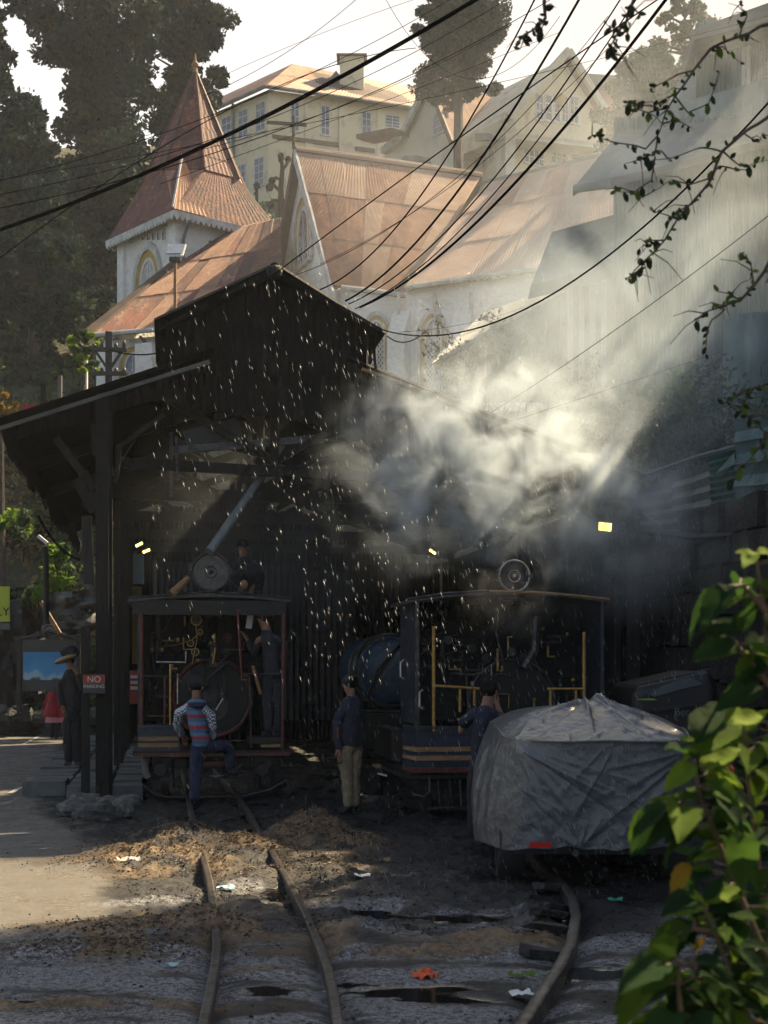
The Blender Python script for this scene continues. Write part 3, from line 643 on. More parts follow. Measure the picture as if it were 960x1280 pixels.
# right front post with pipe bend
u1 = SU(791, 0)
MB().bar(SH(u1, 0, 0), SP(791, 650, 0), .13, .13, EX).build('post', 'black_iron', sh)
MB().tube([SP(791, 655, 0), SP(789, 643, 0), SP(778, 632, 0), SP(762, 628, 0)], [.065, .065, .06, .04], 8).build('post_bend', 'black_iron', sh)
MB().bar(SH(SU(772, 1), 1, 0), SP(772, 640, 1), .07, .07, EX).build('post', 'old_timber', sh)
for v in (3, 6, 9, 12): MB().bar(SH(6.6, v, 0), SH(6.6, v, roofz(6.6)), .12, .12, EX).build('post', 'old_timber', sh)
MB().bar(SP(776, 700, .5), SP(762, 738, .5), .04, .04).build('brace', 'black_iron', sh)
MB().bar(SP(776, 690, .4), SP(745, 705, .4), .03, .03).build('brace', 'black_iron', sh)
# side walls and back wall in corrugated sheets, inner partition
for i in range(1, 11):
    for z0, z1 in ((.25, 2.1), (2.05, 3.85)):
        MB().corr(SH(-.12, vb[i], z1), SH(-.12, vb[i + 1], z1), SH(-.12, vb[i], z0), SH(-.12, vb[i + 1], z0), 12, .018, .02).build('side_wall_sheet', 'soot_tin', sh) if (i > 6) else None
        MB().corr(SH(6.72, vb[i], z1), SH(6.72, vb[i + 1], z1), SH(6.72, vb[i], z0), SH(6.72, vb[i + 1], z0), 12, .018, .02).build('side_wall_sheet', 'soot_tin', sh)
for i in range(9):
    a, b_ = -.15 + i * .76, -.15 + (i + 1) * .76
    zt = min(roofz(a), roofz(b_)) - .1
    MB().corr(SH(a, DEEP, zt), SH(b_, DEEP, zt), SH(a, DEEP, 0), SH(b_, DEEP, 0), 8, .018).build('back_wall_sheet', 'soot_tin', sh)
for (pa, pb, pt, pb2) in [(192, 244, 700, 760), (330, 385, 706, 900), (385, 440, 712, 900)]:
    v = 4.6; MB().corr(SP(pa, pt, v), SP(pb, pt + 4, v), SP(pa, pb2, v), SP(pb, pb2, v), 7, .022, .0).build('partition_sheet', 'shed_grey', sh)
MB().corr(SP(440, 705, 5.5), SP(520, 705, 5.5), SP(440, 900, 5.5), SP(520, 900, 5.5), 9, .02).build('partition_sheet', 'soot_tin', sh)
# upright grey batten behind the front gable
MB().bar(SP(214, 540, 1.2), SP(214, 620, 1.2), .05, .05, EX).build('batten', 'grey_iron', sh)
# door frame right: green window
wf = MB().fbox(lambda a, b, c: SP(753 + a, 700 - c, .9) + EY * b, 0, 22, 0, .03, -32, 0)
wf.build('window', 'old_timber', sh)
for r_ in range(3):
    MB().fbox(lambda a, b, c: SP(755 + a, 728 - c, .88) + EY * b, 0, 17, 0, .015, r_ * 11, r_ * 11 + 9).build('window_pane', 'green_tarp', sh)
# yellow/blue inside panel at the far left of the shed
top('yellow_door', MB().fbox(lambda a, b, c: SP(165 + a, 830 - c, 9.5) + EY * b, 0, 12, 0, .05, 0, 97), 'ochre_trim', 'tall yellow door leaf at the back left of the shed', 'door')
top('blue_notice_board', MB().fbox(lambda a, b, c: SP(166 + a, 730 - c, 9.2) + EY * b, 0, 14, 0, .04, 0, 38), 'litter_blue', 'pale blue board hanging above the yellow door inside the shed', 'board')
sg = thing('red_notice', 'red and cream notice standing low at the back left of the shed', 'sign', tuple(SP(168, 880, 8)))
MB().fbox(lambda a, b, c: SP(161 + a, 880 - c, 8) + EY * b, 0, 13, 0, .03, 0, 42).build('panel', 'sign_red', sg)
for r_ in range(3): MB().fbox(lambda a, b, c: SP(163 + a, 862 - c, 7.97) + EY * b, 0, 9, 0, .01, r_ * 7, r_ * 7 + 4).build('text_line', 'sign_text', sg)

# pale slanting tube across the left bay, white piece painted as a bright hole
pp = thing('slanting_pale_tube', 'long pale tube slanting down from the roof to the left locomotive', 'pipe', tuple(SP(262, 690, -.2)))
MB().tube([SP(349, 566, .6), SP(322, 603, .35), SP(262, 690, -.15)], [.035, .05, .062], 10).build('pipe', 'pipe_tin' if 'pipe_tin' in MAT else 'grey_tin', pp, True)
MB().tube([SP(236, 722, -.2), SP(215, 742, -.25)], [.035, .05], 8).build('pipe_tip', 'tan_wood', pp, True)
MB().bar(SP(345, 568, .55), SP(353, 556, .5), .06, .06).build('bright_hole_piece', 'white_frame', pp)
# lamps
def lamp(px, py, w_, h_, v, rot, label):
    c = SP(px, py, v); M = Matrix.Rotation(-SA, 3, 'Z').inverted() @ Matrix.Rotation(rot, 3, 'Y')
    t_ = thing('shed_lamp', label, 'lamp', tuple(c + EZ * .1), 0, 'yellow lamps in the engine shed')
    MB().box(c, (w_ + .03, .07, h_ + .03), M).build('housing', 'black_iron', t_)
    for k in (-1, 1): MB().box(c - EY * .038 + M @ Vector((k * w_ / 4, 0, 0)), (w_ / 2 - .01, .02, h_), M).build('lens', 'lamp_lit', t_)
    MB().bar(c, c + EZ * .35 + EY * .1, .02, .02).build('bracket', 'black_iron', t_)
lamp(755, 659, .17, .10, -.1, .08, 'largest yellow lamp glowing beside the right shed post')
lamp(540, 690, .10, .028, .6, .6, 'small tilted yellow lamp above the right locomotive roof')
lamp(174, 681, .10, .03, .9, -.5, 'upper of two small yellow lamps beside the left posts')
lamp(183, 689, .10, .03, .9, -.4, 'lower of two small yellow lamps beside the left posts')
# short post with the NO PARKING plate
def text(s, size, p, ax, mt, parent, name='lettering', up=EZ, depth=.002):
    cu = bpy.data.curves.new(name, 'FONT'); cu.body = s; cu.size = size; cu.extrude = depth; cu.align_x = 'CENTER'; cu.align_y = 'CENTER'
    tmp = bpy.data.objects.new('tmp', cu); COL.objects.link(tmp); bpy.context.view_layer.update()
    me = bpy.data.meshes.new_from_object(tmp.evaluated_get(bpy.context.evaluated_depsgraph_get())); bpy.data.objects.remove(tmp); me.name = name
    me.materials.clear(); me.materials.append(MAT[mt])
    ax = Vector(ax).normalized(); nrm = ax.cross(up).normalized()
    M = Matrix((ax, up, nrm)).transposed().to_4x4(); M.translation = p
    me.transform(PM[parent.name] @ M); return obj_link(name, me, parent)
sp_ = thing('sign_post', 'short black post carrying a small NO PARKING plate', 'sign', tuple(SH(SU(107, -.15), -.15, 0)))
up_ = SU(107, -.15)
MB().bar(SH(up_, -.15, -.02), SP(107, 783, -.15), .10, .10, EX).build('post', 'old_timber', sp_)
pc = SP(117.5, 855, -.24)
MB().fbox(lambda a, b, c: pc + EX * a + EY * b + EZ * c, -.125, .125, 0, .012, -.11, -.0).build('plate_lower', 'sign_dark', sp_)
MB().fbox(lambda a, b, c: pc + EX * a + EY * b + EZ * c, -.125, .125, 0, .012, .001, .11).build('plate_upper', 'sign_red', sp_)
text('NO', .10, pc + EZ * .052 - EY * .006, EX, 'sign_text', sp_)
text('PARKING', .058, pc + EZ * -.03 - EY * .006, EX, 'sign_text', sp_)
# ================================================================ locomotives (rear of the cabs)
def loco(px_c, vv, label, wpx, roof_y, variant):
    v = vv; base = SH(SU(px_c, v), v, 0); t_ = thing('locomotive', label, 'locomotive', tuple(base), SA, 'small steam locomotives in the shed')
    s = base.y / F                                            # metres per photo pixel at the rear face
    def Q(px, py, d=0.0): return SP(px, py, v + d)
    return t_, Q, s
def bx(Q, x0, x1, y0, y1, d0, d1): # solid box between pixel rectangle corners at the rear face, d deep
    a, b_ = Q(x0, y1), Q(x1, y0); mb = MB()
    lo = [a, Vector((b_.x, b_.y, a.z))]; h = b_.z - a.z
    p = [lo[0] + EY * d0, lo[1] + EY * d0, lo[1] + EY * d1, lo[0] + EY * d1]
    return mb.hexa(p + [q + EZ * h for q in p])
# ---- left locomotive
L1, Q, s = loco(266, -.1, 'left black locomotive with a big round grey headlamp on its cab roof', 197, 745, 0)
# cab roof: cambered sheet with deep fascia
def camber_roof(t_, Q, x0, x1, y_edge, y_mid, d0, d1, th, name, m, n=12):
    mb = MB(); vs = []
    for d in (d0, d1):
        for i in range(n + 1):
            k = i / n; a = Q(x0 + (x1 - x0) * k, y_edge - (y_edge - y_mid) * (1 - (2 * k - 1) ** 2)); vs += [a + EY * (d - d0) , a + EY * (d - d0) - EZ * th]
    fs = []; r = 2 * (n + 1)
    for i in range(n):
        a = 2 * i; fs += [(a, a + 1, a + 3, a + 2), (a, a + 2, a + 2 + r, a + r), (a + 1, a + 1 + r, a + 3 + r, a + 3), (a + r, a + 2 + r, a + 3 + r, a + 1 + r)]
    fs += [(0, r, r + 1, 1), (2 * n, 2 * n + 1, 2 * n + 1 + r, 2 * n + r)]
    mb.add(vs, fs); return mb.build(name, m, t_)
camber_roof(L1, Q, 160, 362, 748, 741, 0, 2.2, .05, 'cab_roof', 'grey_iron')
bx(Q, 166, 357, 751, 768, .03, .09).build('roof_fascia', 'black_iron', L1)
MB().tube([Q(160, 747), Q(262, 739.5), Q(362, 747)], .014, 6).build('roof_edge', 'grey_iron', L1)
# side sheets and rear framing
for x0, x1 in ((172, 176), (352, 356)):
    a = bx(Q, x0, x1, 766, 940, .06, 1.7); a.build('side_sheet', 'navy_paint', L1)
for x, y0, x2, y1, m_, r_ in [(177, 766, 177, 906, 'red_paint', .020), (355, 766, 353, 938, 'red_paint', .020), (297, 762, 302, 842, 'red_paint', .016), (302, 842, 312, 846, 'red_paint', .014), (312, 846, 314, 935, 'grey_iron', .013), (206, 846, 206, 906, 'red_paint', .014), (213, 830, 213, 906, 'brass', .014), (222, 842, 222, 880, 'bright_steel', .009)]:
    MB().tube([Q(x, y0), Q(x2, y1)], r_, 8).build('handrail_post', m_, L1, True)
MB().tube([Q(176, 845), Q(225, 846)], .010, 6).build('hand_rail', 'grey_iron', L1, True)
MB().tube([Q(302, 842), Q(352, 843)], .010, 6).build('hand_rail', 'grey_iron', L1, True)
MB().tube([Q(195, 827.5), Q(232, 828), Q(232.5, 814)], .011, 8).build('brake_handle', 'bright_steel', L1, True)
MB().tube([Q(316, 832, .1), Q(326, 868, .1)], .022, 8).build('tool_shaft', 'tan_wood', L1, True)
# footplate, panel with two wood rails
bx(Q, 166, 364, 937, 945, -.03, 1.6).build('footplate', 'black_iron', L1)
bx(Q, 168, 362, 940, 946, -.05, -.032).build('footplate_edge', 'red_paint', L1)
bx(Q, 326, 350, 930, 934, -.04, .35).build('floor_plank', 'tan_wood', L1)
bx(Q, 172, 225, 906, 939, -.02, .42).build('bunker', 'navy_paint', L1)
for y in (920.5, 928.5): bx(Q, 173, 223, y, y + 5.5, -.032, -.021).build('bunker_stripe', 'tan_wood', L1)
bx(Q, 312, 356, 921, 930, .0, .5).build('floor_box', 'black_iron', L1)
# backhead: boiler drum, ring, firedoor, gauges, valves
c0 = Q(265, 872, .75)
MB().cyl(c0, c0 + EY * 1.6, .50, 40).build('boiler', 'black_iron', L1, True)
MB().ring(c0 - EY * .01, EY, .48, .03, 48, 8).build('boiler_ring', 'red_paint', L1, True)
MB().cyl(c0 - EY * .05 + EZ * -.1, c0 + EZ * -.1, .2, 24).build('fire_door', 'grey_iron', L1)
bx(Q, 178, 350, 768, 905, .95, 1.0).build('backhead_plate', 'soot', L1)
for i in range(14):
    a_ = 2 * math.pi * i / 14; p = c0 + EX * .43 * math.cos(a_) + EZ * .43 * math.sin(a_); MB().ball(p - EY * .01, .014, 6, 4).build('rivet', 'grey_iron', L1)
def gauge(t_, Q, px, py, rpx, s, face='lens_glass', d=.55, rim='brass'):
    p = Q(px, py, d); r = rpx * s * (1 + d / 17)
    g_ = MB().cyl(p, p + EY * .05, r, 20).build('gauge', 'black_iron', t_)
    MB().ring(p, EY, r, r * .14, 20, 6).build('bezel', rim, g_, True)
    MB().cyl(p - EY * .004, p - EY * .002, r * .84, 20).build('dial', face, g_)
    MB().bar(p - EY * .008 - EX * r * .1, p - EY * .008 + EX * r * .6 + EZ * r * .35, .006, .004, EY).build('needle', 'black_iron', g_)
gauge(L1, Q, 245.5, 775, 6.5, s, 'beige_cloth')
for px, py, r_ in [(250, 790, 3.5), (238, 804, 4), (244, 815, 4.6)]: gauge(L1, Q, px, py, r_, s, 'grey_iron')
def wheel(t_, Q, px, py, rpx, s, m_, d=.5):
    p = Q(px, py, d); r = rpx * s; h = MB().ring(p, EY, r, r * .13, 18, 6).build('valve_wheel', m_, t_, True)
    mb = MB()
    for k in range(4): a_ = math.pi * k / 4; dv = EX * math.cos(a_) * r + EZ * math.sin(a_) * r; mb.bar(p - dv, p + dv, .008, .008)
    mb.build('spoke', m_, h); MB().cyl(p, p + EY * .2, .012, 8).build('spindle', 'grey_iron', h)
wheel(L1, Q, 284.5, 797, 5, s, 'red_paint'); wheel(L1, Q, 283, 814.5, 5, s, 'grey_iron')
for pts, r_, m_ in [([(197, 768), (197, 800), (196, 826)], .03, 'grey_iron'), ([(190, 795), (190, 818), (193, 840)], .012, 'grey_iron'), ([(203, 801), (218, 801)], .012, 'brass'), ([(203, 808), (222, 806), (240, 800), (250, 790)], .007, 'brass'), ([(231, 770), (231, 783)], .012, 'brass'),
                    ([(268, 792), (269, 812), (266, 830)], .012, 'brass'), ([(284, 820), (270, 832), (286, 826), (262, 846), (254, 856)], .016, 'grey_iron'), ([(245, 782), (246, 800), (240, 830)], .006, 'brass'), ([(281, 842), (281, 880)], .02, 'grey_iron'), ([(270, 888), (279, 873)], .012, 'bright_steel'), ([(188, 792), (206, 788), (214, 770)], .008, 'grey_iron')]:
    MB().tube([Q(x, y, .5) for x, y in pts], r_, 7).build('pipe', m_, L1, True)
for px, py in [(196, 797), (196, 808), (190, 812), (202, 812), (200, 820), (222, 800), (268, 806), (208, 806)]:
    MB().ball(Q(px, py, .45), (.028, .028, .034), 8, 6).build('valve_body', 'brass' if px % 4 else 'grey_iron', L1, True)
# headlamp: drum, rim, lens, reflector, hinge, stand
def headlamp(t_, Q, px, py, rpx, s, d, lens, rim, inner=None):
    p = Q(px, py, d); r = rpx * s
    h = MB().tube([p + EY * .02, p + EY * .22, p + EY * .32], [r * .98, r * .95, r * .55], 32).build('headlamp', 'black_iron', t_, True)
    MB().ring(p, EY, r, r * .075, 40, 8).build('rim', rim, h, True)
    MB().cyl(p + EY * .004, p + EY * .018, r * .95, 32).build('lens', lens, h)
    MB().ring(p - EY * .002, EY, (inner or .28) * r, .006, 24, 5).build('reflector_ring', rim, h, True)
    MB().ball(p - EY * .006, (r * .13, .02, r * .13), 10, 6).build('bulb', rim, h, True)
    for k in (-.5, 0, .5): MB().box(p - EX * r * 1.1 + EZ * r * k * .6, (.03, .04, .03)).build('hinge', 'grey_iron', h)
    MB().box(p + EX * r * 1.08 , (.04, .03, .03)).build('latch', 'grey_iron', h)
    MB().box(p + EY * .15 - EZ * (r + .03), (.22, .2, .1), Matrix.Rotation(SA, 3, 'Z')).build('lamp_stand', 'black_iron', t_)
headlamp(L1, Q, 263.5, 715, 23.5, s, .1, 'lens_glass', 'grey_iron', .3)
# running gear below the footplate
bx(Q, 190, 340, 946, 962, .15, 1.4).build('frame_beam', 'black_iron', L1)
bx(Q, 252, 292, 951, 958, .05, .14).build('drag_box', 'red_paint', L1)
pts = [(178, 981), (192, 992), (208, 997), (300, 996), (338, 987), (358, 975)]
mb = MB(); a_ = [Q(x, y, -.10) for x, y in pts]; b_ = [Q(x, y + 7, .0) for x, y in pts]
mb.add(a_ + b_ + [p + EY * .4 for p in a_], [(i, i + 1, i + 7, i + 6) for i in range(5)] + [(i, i + 1, i + 13, i + 12) for i in range(5)]).build('rail_guard', 'grey_iron', L1)
MB().tube([Q(x, y, -.1) for x, y in pts], .012, 6).build('guard_edge', 'grey_iron', L1)
for px in (206, 330):
    c_ = Q(px, 974, .35); wl = MB().cyl(c_, c_ + EX * .09, .24, 24)
    M = Matrix.Rotation(0, 3, 'Z'); mb = MB(); mb.tube([c_ - EX * .05, c_ + EX * .05], .25, 24).build('wheel', 'black_iron', L1, True)
for px in (200, 328):
    c_ = Q(px, 962, -.06); MB().cyl(c_, c_ + EY * .2, .075, 16).build('buffer', 'black_iron', L1)
MB().tube([Q(180, 946, .1), Q(182, 965, .1), Q(186, 972, .1)], .045, 8).build('cylinder_pipe', 'grey_tin', L1, True)
MB().tube([Q(256, 968, -.1), Q(268, 973, -.14), Q(284, 970, -.14), (Q(296, 962, -.12)), Q(302, 955, -.05)], .013, 7).build('coupling_chain', 'grey_iron', L1, True)
MB().tube([Q(262, 971, -.1), Q(280, 971, -.1)], .02, 7).build('coupling_pin', 'bright_steel', L1, True)
for px in (215, 232, 245, 316, 340): MB().tube([Q(px, 946, .05), Q(px + 2, 985, .05)], .016, 6).build('brake_rod', 'black_iron', L1, True)
bx(Q, 276, 300, 960, 966, -.1, .12).build('step', 'black_iron', L1)
# ---- right locomotive
L2, Q, s = loco(640, -2.75, 'right black locomotive half hidden by steam with yellow cab poles', 245, 745, 1)
camber_roof(L2, Q, 509, 762, 750, 738, 0, 1.1, .035, 'cab_roof', 'grey_iron', 16)
MB().tube([Q(509, 749), Q(560, 741.5), Q(610, 738.5)], .016, 6).build('roof_edge', 'grey_iron', L2, True)
MB().tube([Q(612, 738.8, -.01), Q(660, 740), Q(700, 742.5), Q(762, 749)], .014, 6).build('roof_edge', 'tan_wood', L2, True)  # right half in tan: golden sunlight on the edge put into colour
a = SP(520, 752, -2.75)
for x0, x1 in ((520, 524), (752, 756)): bx(Q, x0, x1, 750, 905, .03, 1.0).build('side_sheet', 'navy_paint', L2)
bx(Q, 519, 524, 752, 910, .0, .03).build('corner_strip', 'grey_iron', L2)
for x, y0, y1 in ((542, 783, 914), (730, 790, 880)): MB().tube([Q(x, y0), Q(x, y1)], .017, 8).build('cab_pole', 'yellow_paint', L2, True)
for x, y0, y1 in ((575, 861, 890), (593, 861, 882), (688, 861, 885), (720, 861, 880)): MB().tube([Q(x, y0, .02), Q(x, y1, .02)], .015, 8).build('rail_post', 'yellow_paint', L2, True)
MB().tube([Q(542, 857), Q(575, 859), Q(602, 861)], .013, 8).build('hand_rail', 'yellow_paint', L2, True)
MB().tube([Q(684, 861), Q(732, 861)], .013, 8).build('hand_rail', 'yellow_paint', L2, True)
for pts in ([(563, 842), (590, 843.5), (603, 842), (604, 828)], [(583, 843), (584, 862), (586, 900)]): MB().tube([Q(x, y, .05) for x, y in pts], .011, 8).build('brake_handle', 'grey_iron', L2, True)
wheel(L2, Q, 608, 823, 5.2, s, 'grey_iron', .3)
headlamp(L2, Q, 643, 720, 19.5, s, .1, 'black_iron', 'bright_steel', .38)
# bunker front panel with bevelled left corner and yellow lining
def wrap(y0, y1, d, th, m_, nm):
    pts_t = [Q(503, y0 - 2, .55), Q(520, y0, d), Q(608, y0 - 1, d), Q(640, y0 - 1, d)]; pts_b = [Q(503, y1 - 4, .55), Q(520, y1, d), Q(608, y1 - 1, d), Q(640, y1 - 1, d)]
    mb = MB(); vs = pts_t + pts_b; vs += [p + EY * th + EX * th * .3 for p in vs]
    mb.add(vs, [(i, i + 1, i + 5, i + 4) for i in range(3)] + [(i + 8, i + 12, i + 13, i + 9) for i in range(3)] + [(i, i + 8, i + 9, i + 1) for i in range(3)] + [(i + 4, i + 5, i + 13, i + 12) for i in range(3)] + [(0, 4, 12, 8), (3, 11, 15, 7)]).build(nm, m_, L2)
wrap(911, 965, 0, .05, 'navy_paint', 'bunker'); wrap(934, 940, -.012, .008, 'tan_wood', 'bunker_stripe'); wrap(945, 951, -.012, .008, 'tan_wood', 'bunker_stripe'); wrap(960, 966, -.02, .015, 'red_paint', 'buffer_beam')
wrap(908, 912, -.015, .06, 'grey_iron', 'bunker_top_edge')
bx(Q, 505, 760, 966, 974, .0, 1.6).build('footplate', 'black_iron', L2)
bx(Q, 524, 752, 752, 905, 1.0, 1.05).build('backhead_plate', 'soot', L2)
c0 = Q(640, 880, .8); MB().cyl(c0, c0 + EY * 1.4, .5, 36).build('boiler', 'black_iron', L2, True); MB().ring(c0, EY, .49, .025, 40, 7).build('boiler_ring', 'grey_iron', L2, True)
for pts, r_ in [([(552, 800), (552, 830), (556, 850)], .02), ([(566, 806), (580, 806)], .008), ([(670, 770), (668, 812), (655, 835)], .05), ([(600, 852), (625, 842), (640, 846)], .012), ([(748, 806), (735, 808)], .01), ([(620, 760), (622, 800), (630, 830)], .014)]:
    MB().tube([Q(x, y, .6) for x, y in pts], r_, 8).build('pipe', 'grey_iron', L2, True)
for px, py in [(655, 822), (560, 800), (590, 810), (640, 815)]: gauge(L2, Q, px, py, 5, s, 'grey_iron', .7, 'grey_iron')
# grab handles on the left side
for (x, y0, y1, d) in ((501, 825, 849, .7), (524.5, 862, 886, -.02)):
    MB().tube([Q(x + 4, y0, d), Q(x, y0 + 3, d), Q(x, y1 - 3, d), Q(x + 4, y1, d)], .011, 7).build('grab_handle', 'bright_steel', L2, True)
MB().tube([Q(503, 832, .7), Q(522, 833, .1)], .012, 7).build('side_rail', 'grey_iron', L2, True)
bx(Q, 500, 518, 915, 955, .55, 1.8).build('side_tank', 'black_iron', L2)
for px in (540, 720):
    c_ = Q(px, 995, .4); MB().tube([c_ - EX * .05, c_ + EX * .05], .23, 24).build('wheel', 'black_iron', L2, True)
bx(Q, 530, 740, 974, 992, .2, 1.4).build('frame_beam', 'black_iron', L2)
MB().tube([Q(518, 993, -.05), Q(530, 996, -.1), Q(537, 990, -.1), Q(537, 970, 0)], .012, 7).build('brake_hose', 'grey_iron', L2, True)
MB().tube([Q(535, 1012, -.1), Q(560, 1010, -.12), Q(610, 1014, -.1)], .02, 7).build('rail_guard', 'black_iron', L2, True)
for px, y0, y1 in ((548, 974, 1004), (562, 974, 996), (575, 974, 1008), (589, 980, 1000)): MB().tube([Q(px, y0, .05), Q(px + 2, y1, .05)], .014, 6).build('brake_rod', 'grey_iron', L2, True)
prr = random.Random(12)
for LL, x0, x1, y0, y1, dd, cnt, s_v in ((L1, 182, 345, 772, 900, .62, 16, -.1), (L2, 530, 745, 765, 895, .72, 16, -2.75)):
    for _ in range(cnt):
        x, y = prr.uniform(x0, x1), prr.uniform(y0, y1); pts = [(x, y)]
        for k_ in range(prr.choice((2, 3, 3))):
            if k_ % 2: x = min(x1, max(x0, x + prr.uniform(-28, 28)))
            else: y = min(y1, max(y0, y + prr.uniform(-30, 30)))
            pts.append((x, y))
        MB().tube([SP(a_, b2, s_v + dd) for a_, b2 in pts], prr.uniform(.006, .016), 7).build('pipe', prr.choice(('grey_iron', 'grey_iron', 'brass', 'black_iron')), LL, True)
        MB().ball(SP(*pts[0], s_v + dd - .01), prr.uniform(.018, .032), 8, 6).build('valve_body', prr.choice(('grey_iron', 'brass')), LL, True)
for k_ in range(11): MB().ball(SP(176 + 4.4 * k_, 911, -.125), .012, 6, 4).build('rivet', 'grey_iron', L1)
for k_ in range(17): MB().ball(SP(524 + 5 * k_, 917, -2.76), .011, 6, 4).build('rivet', 'grey_iron', L2)
# ---- blue locomotive deeper in the shed
v3 = 2.6
c3_ = SP(488, 838, v3); L3 = thing('blue_boiler', 'round blue tank of a third locomotive deeper in the dark shed', 'locomotive', tuple(Vector((c3_.x, c3_.y, 0))), SA)
rr = 44 * c3_.y / F
MB().cyl(c3_, c3_ + EY * 2.2, rr, 40).build('tank', 'blue_paint', L3, True)
MB().ring(c3_ + EY * .02, EY, rr, .035, 44, 6).build('band', 'black_iron', L3, True); MB().ring(c3_ + EY * .6, EY, rr, .03, 44, 6).build('band', 'grey_iron', L3, True)
MB().ball(c3_, (rr * .96, .12, rr * .96), 28, 14).build('end_plate', 'blue_paint', L3, True)
MB().tube([c3_ + EX * -.35 + EZ * -.4 - EY * .16, c3_ + EX * -.2 - EY * .2, c3_ + EX * .1 + EZ * .35 - EY * .16], .03, 8).build('pipe', 'black_iron', L3, True)
MB().box(c3_ - EZ * .85 + EY, (1.2, 2.2, .5), Matrix.Rotation(SA, 3, 'Z')).build('frame', 'black_iron', L3)
MB().tube([SP(415, 885, v3), SP(470, 889, v3), SP(500, 889, v3)], .012, 6).build('side_rod', 'grey_iron', L3)
for i, (px, py, mt) in enumerate([(473, 958, 'tan_wood'), (478, 968, 'paper'), (452, 994, 'paper')]):
    q = SP(px, py, .4 if i < 2 else -.6); mb = MB().box(q, (.11, .12, .02), Matrix.Rotation(.5 + i, 3, 'Z') @ Matrix.Rotation(.25, 3, 'X')); 
    top('crate_lid' if i == 0 else 'scrap_board', mb, mt, ['small yellow board lying between the standing man and the right locomotive', 'white scrap just under the small yellow board', 'white scrap by the standing man\'s shoe'][i], 'board')
q = SP(476, 1000, -.4)
top('scrap_heap', MB().box(SP(476, 975, .6), (.5, .4, .35), Matrix.Rotation(.4, 3, 'Z')), 'soot', 'dark box of scrap behind the standing man', 'box')
# ================================================================ people
FOLDS = bpy.data.textures.new('folds', 'CLOUDS'); FOLDS.noise_scale = .055; FOLDS.noise_depth = 2
def skin(name, verts, edges, mat_, parent, root=0, sub=2):
    """verts: (point, rx[, ry]); a skin-modifier body grown over a skeleton"""
    me = bpy.data.meshes.new(name); M = PM[parent.name]
    me.from_pydata([tuple(M @ Vector(v[0])) for v in verts], [], []) if False else None
    bm = bmesh.new(); sl = bm.verts.layers.skin.verify(); bv = []
    for i, v in enumerate(verts):
        b_ = bm.verts.new(M @ Vector(v[0])); b_[sl].radius = (v[1], v[2] if len(v) > 2 else v[1]); b_[sl].use_root = (i == root); bv.append(b_)
    for a, b_ in edges: bm.edges.new((bv[a], bv[b_]))
    bm.to_mesh(me); bm.free(); o = obj_link(name, me, parent)
    md = o.modifiers.new('skin', 'SKIN'); md.use_smooth_shade = True; md.branch_smoothing = .6
    s_ = o.modifiers.new('sub', 'SUBSURF'); s_.levels = sub; s_.render_levels = sub
    me.materials.append(MAT[mat_])
    if name in ('shirt', 'trousers', 'sleeve'):
        dm = o.modifiers.new('folds', 'DISPLACE'); dm.texture = FOLDS; dm.strength = .030; dm.mid_level = .5; dm.texture_coords = 'LOCAL'
    return o
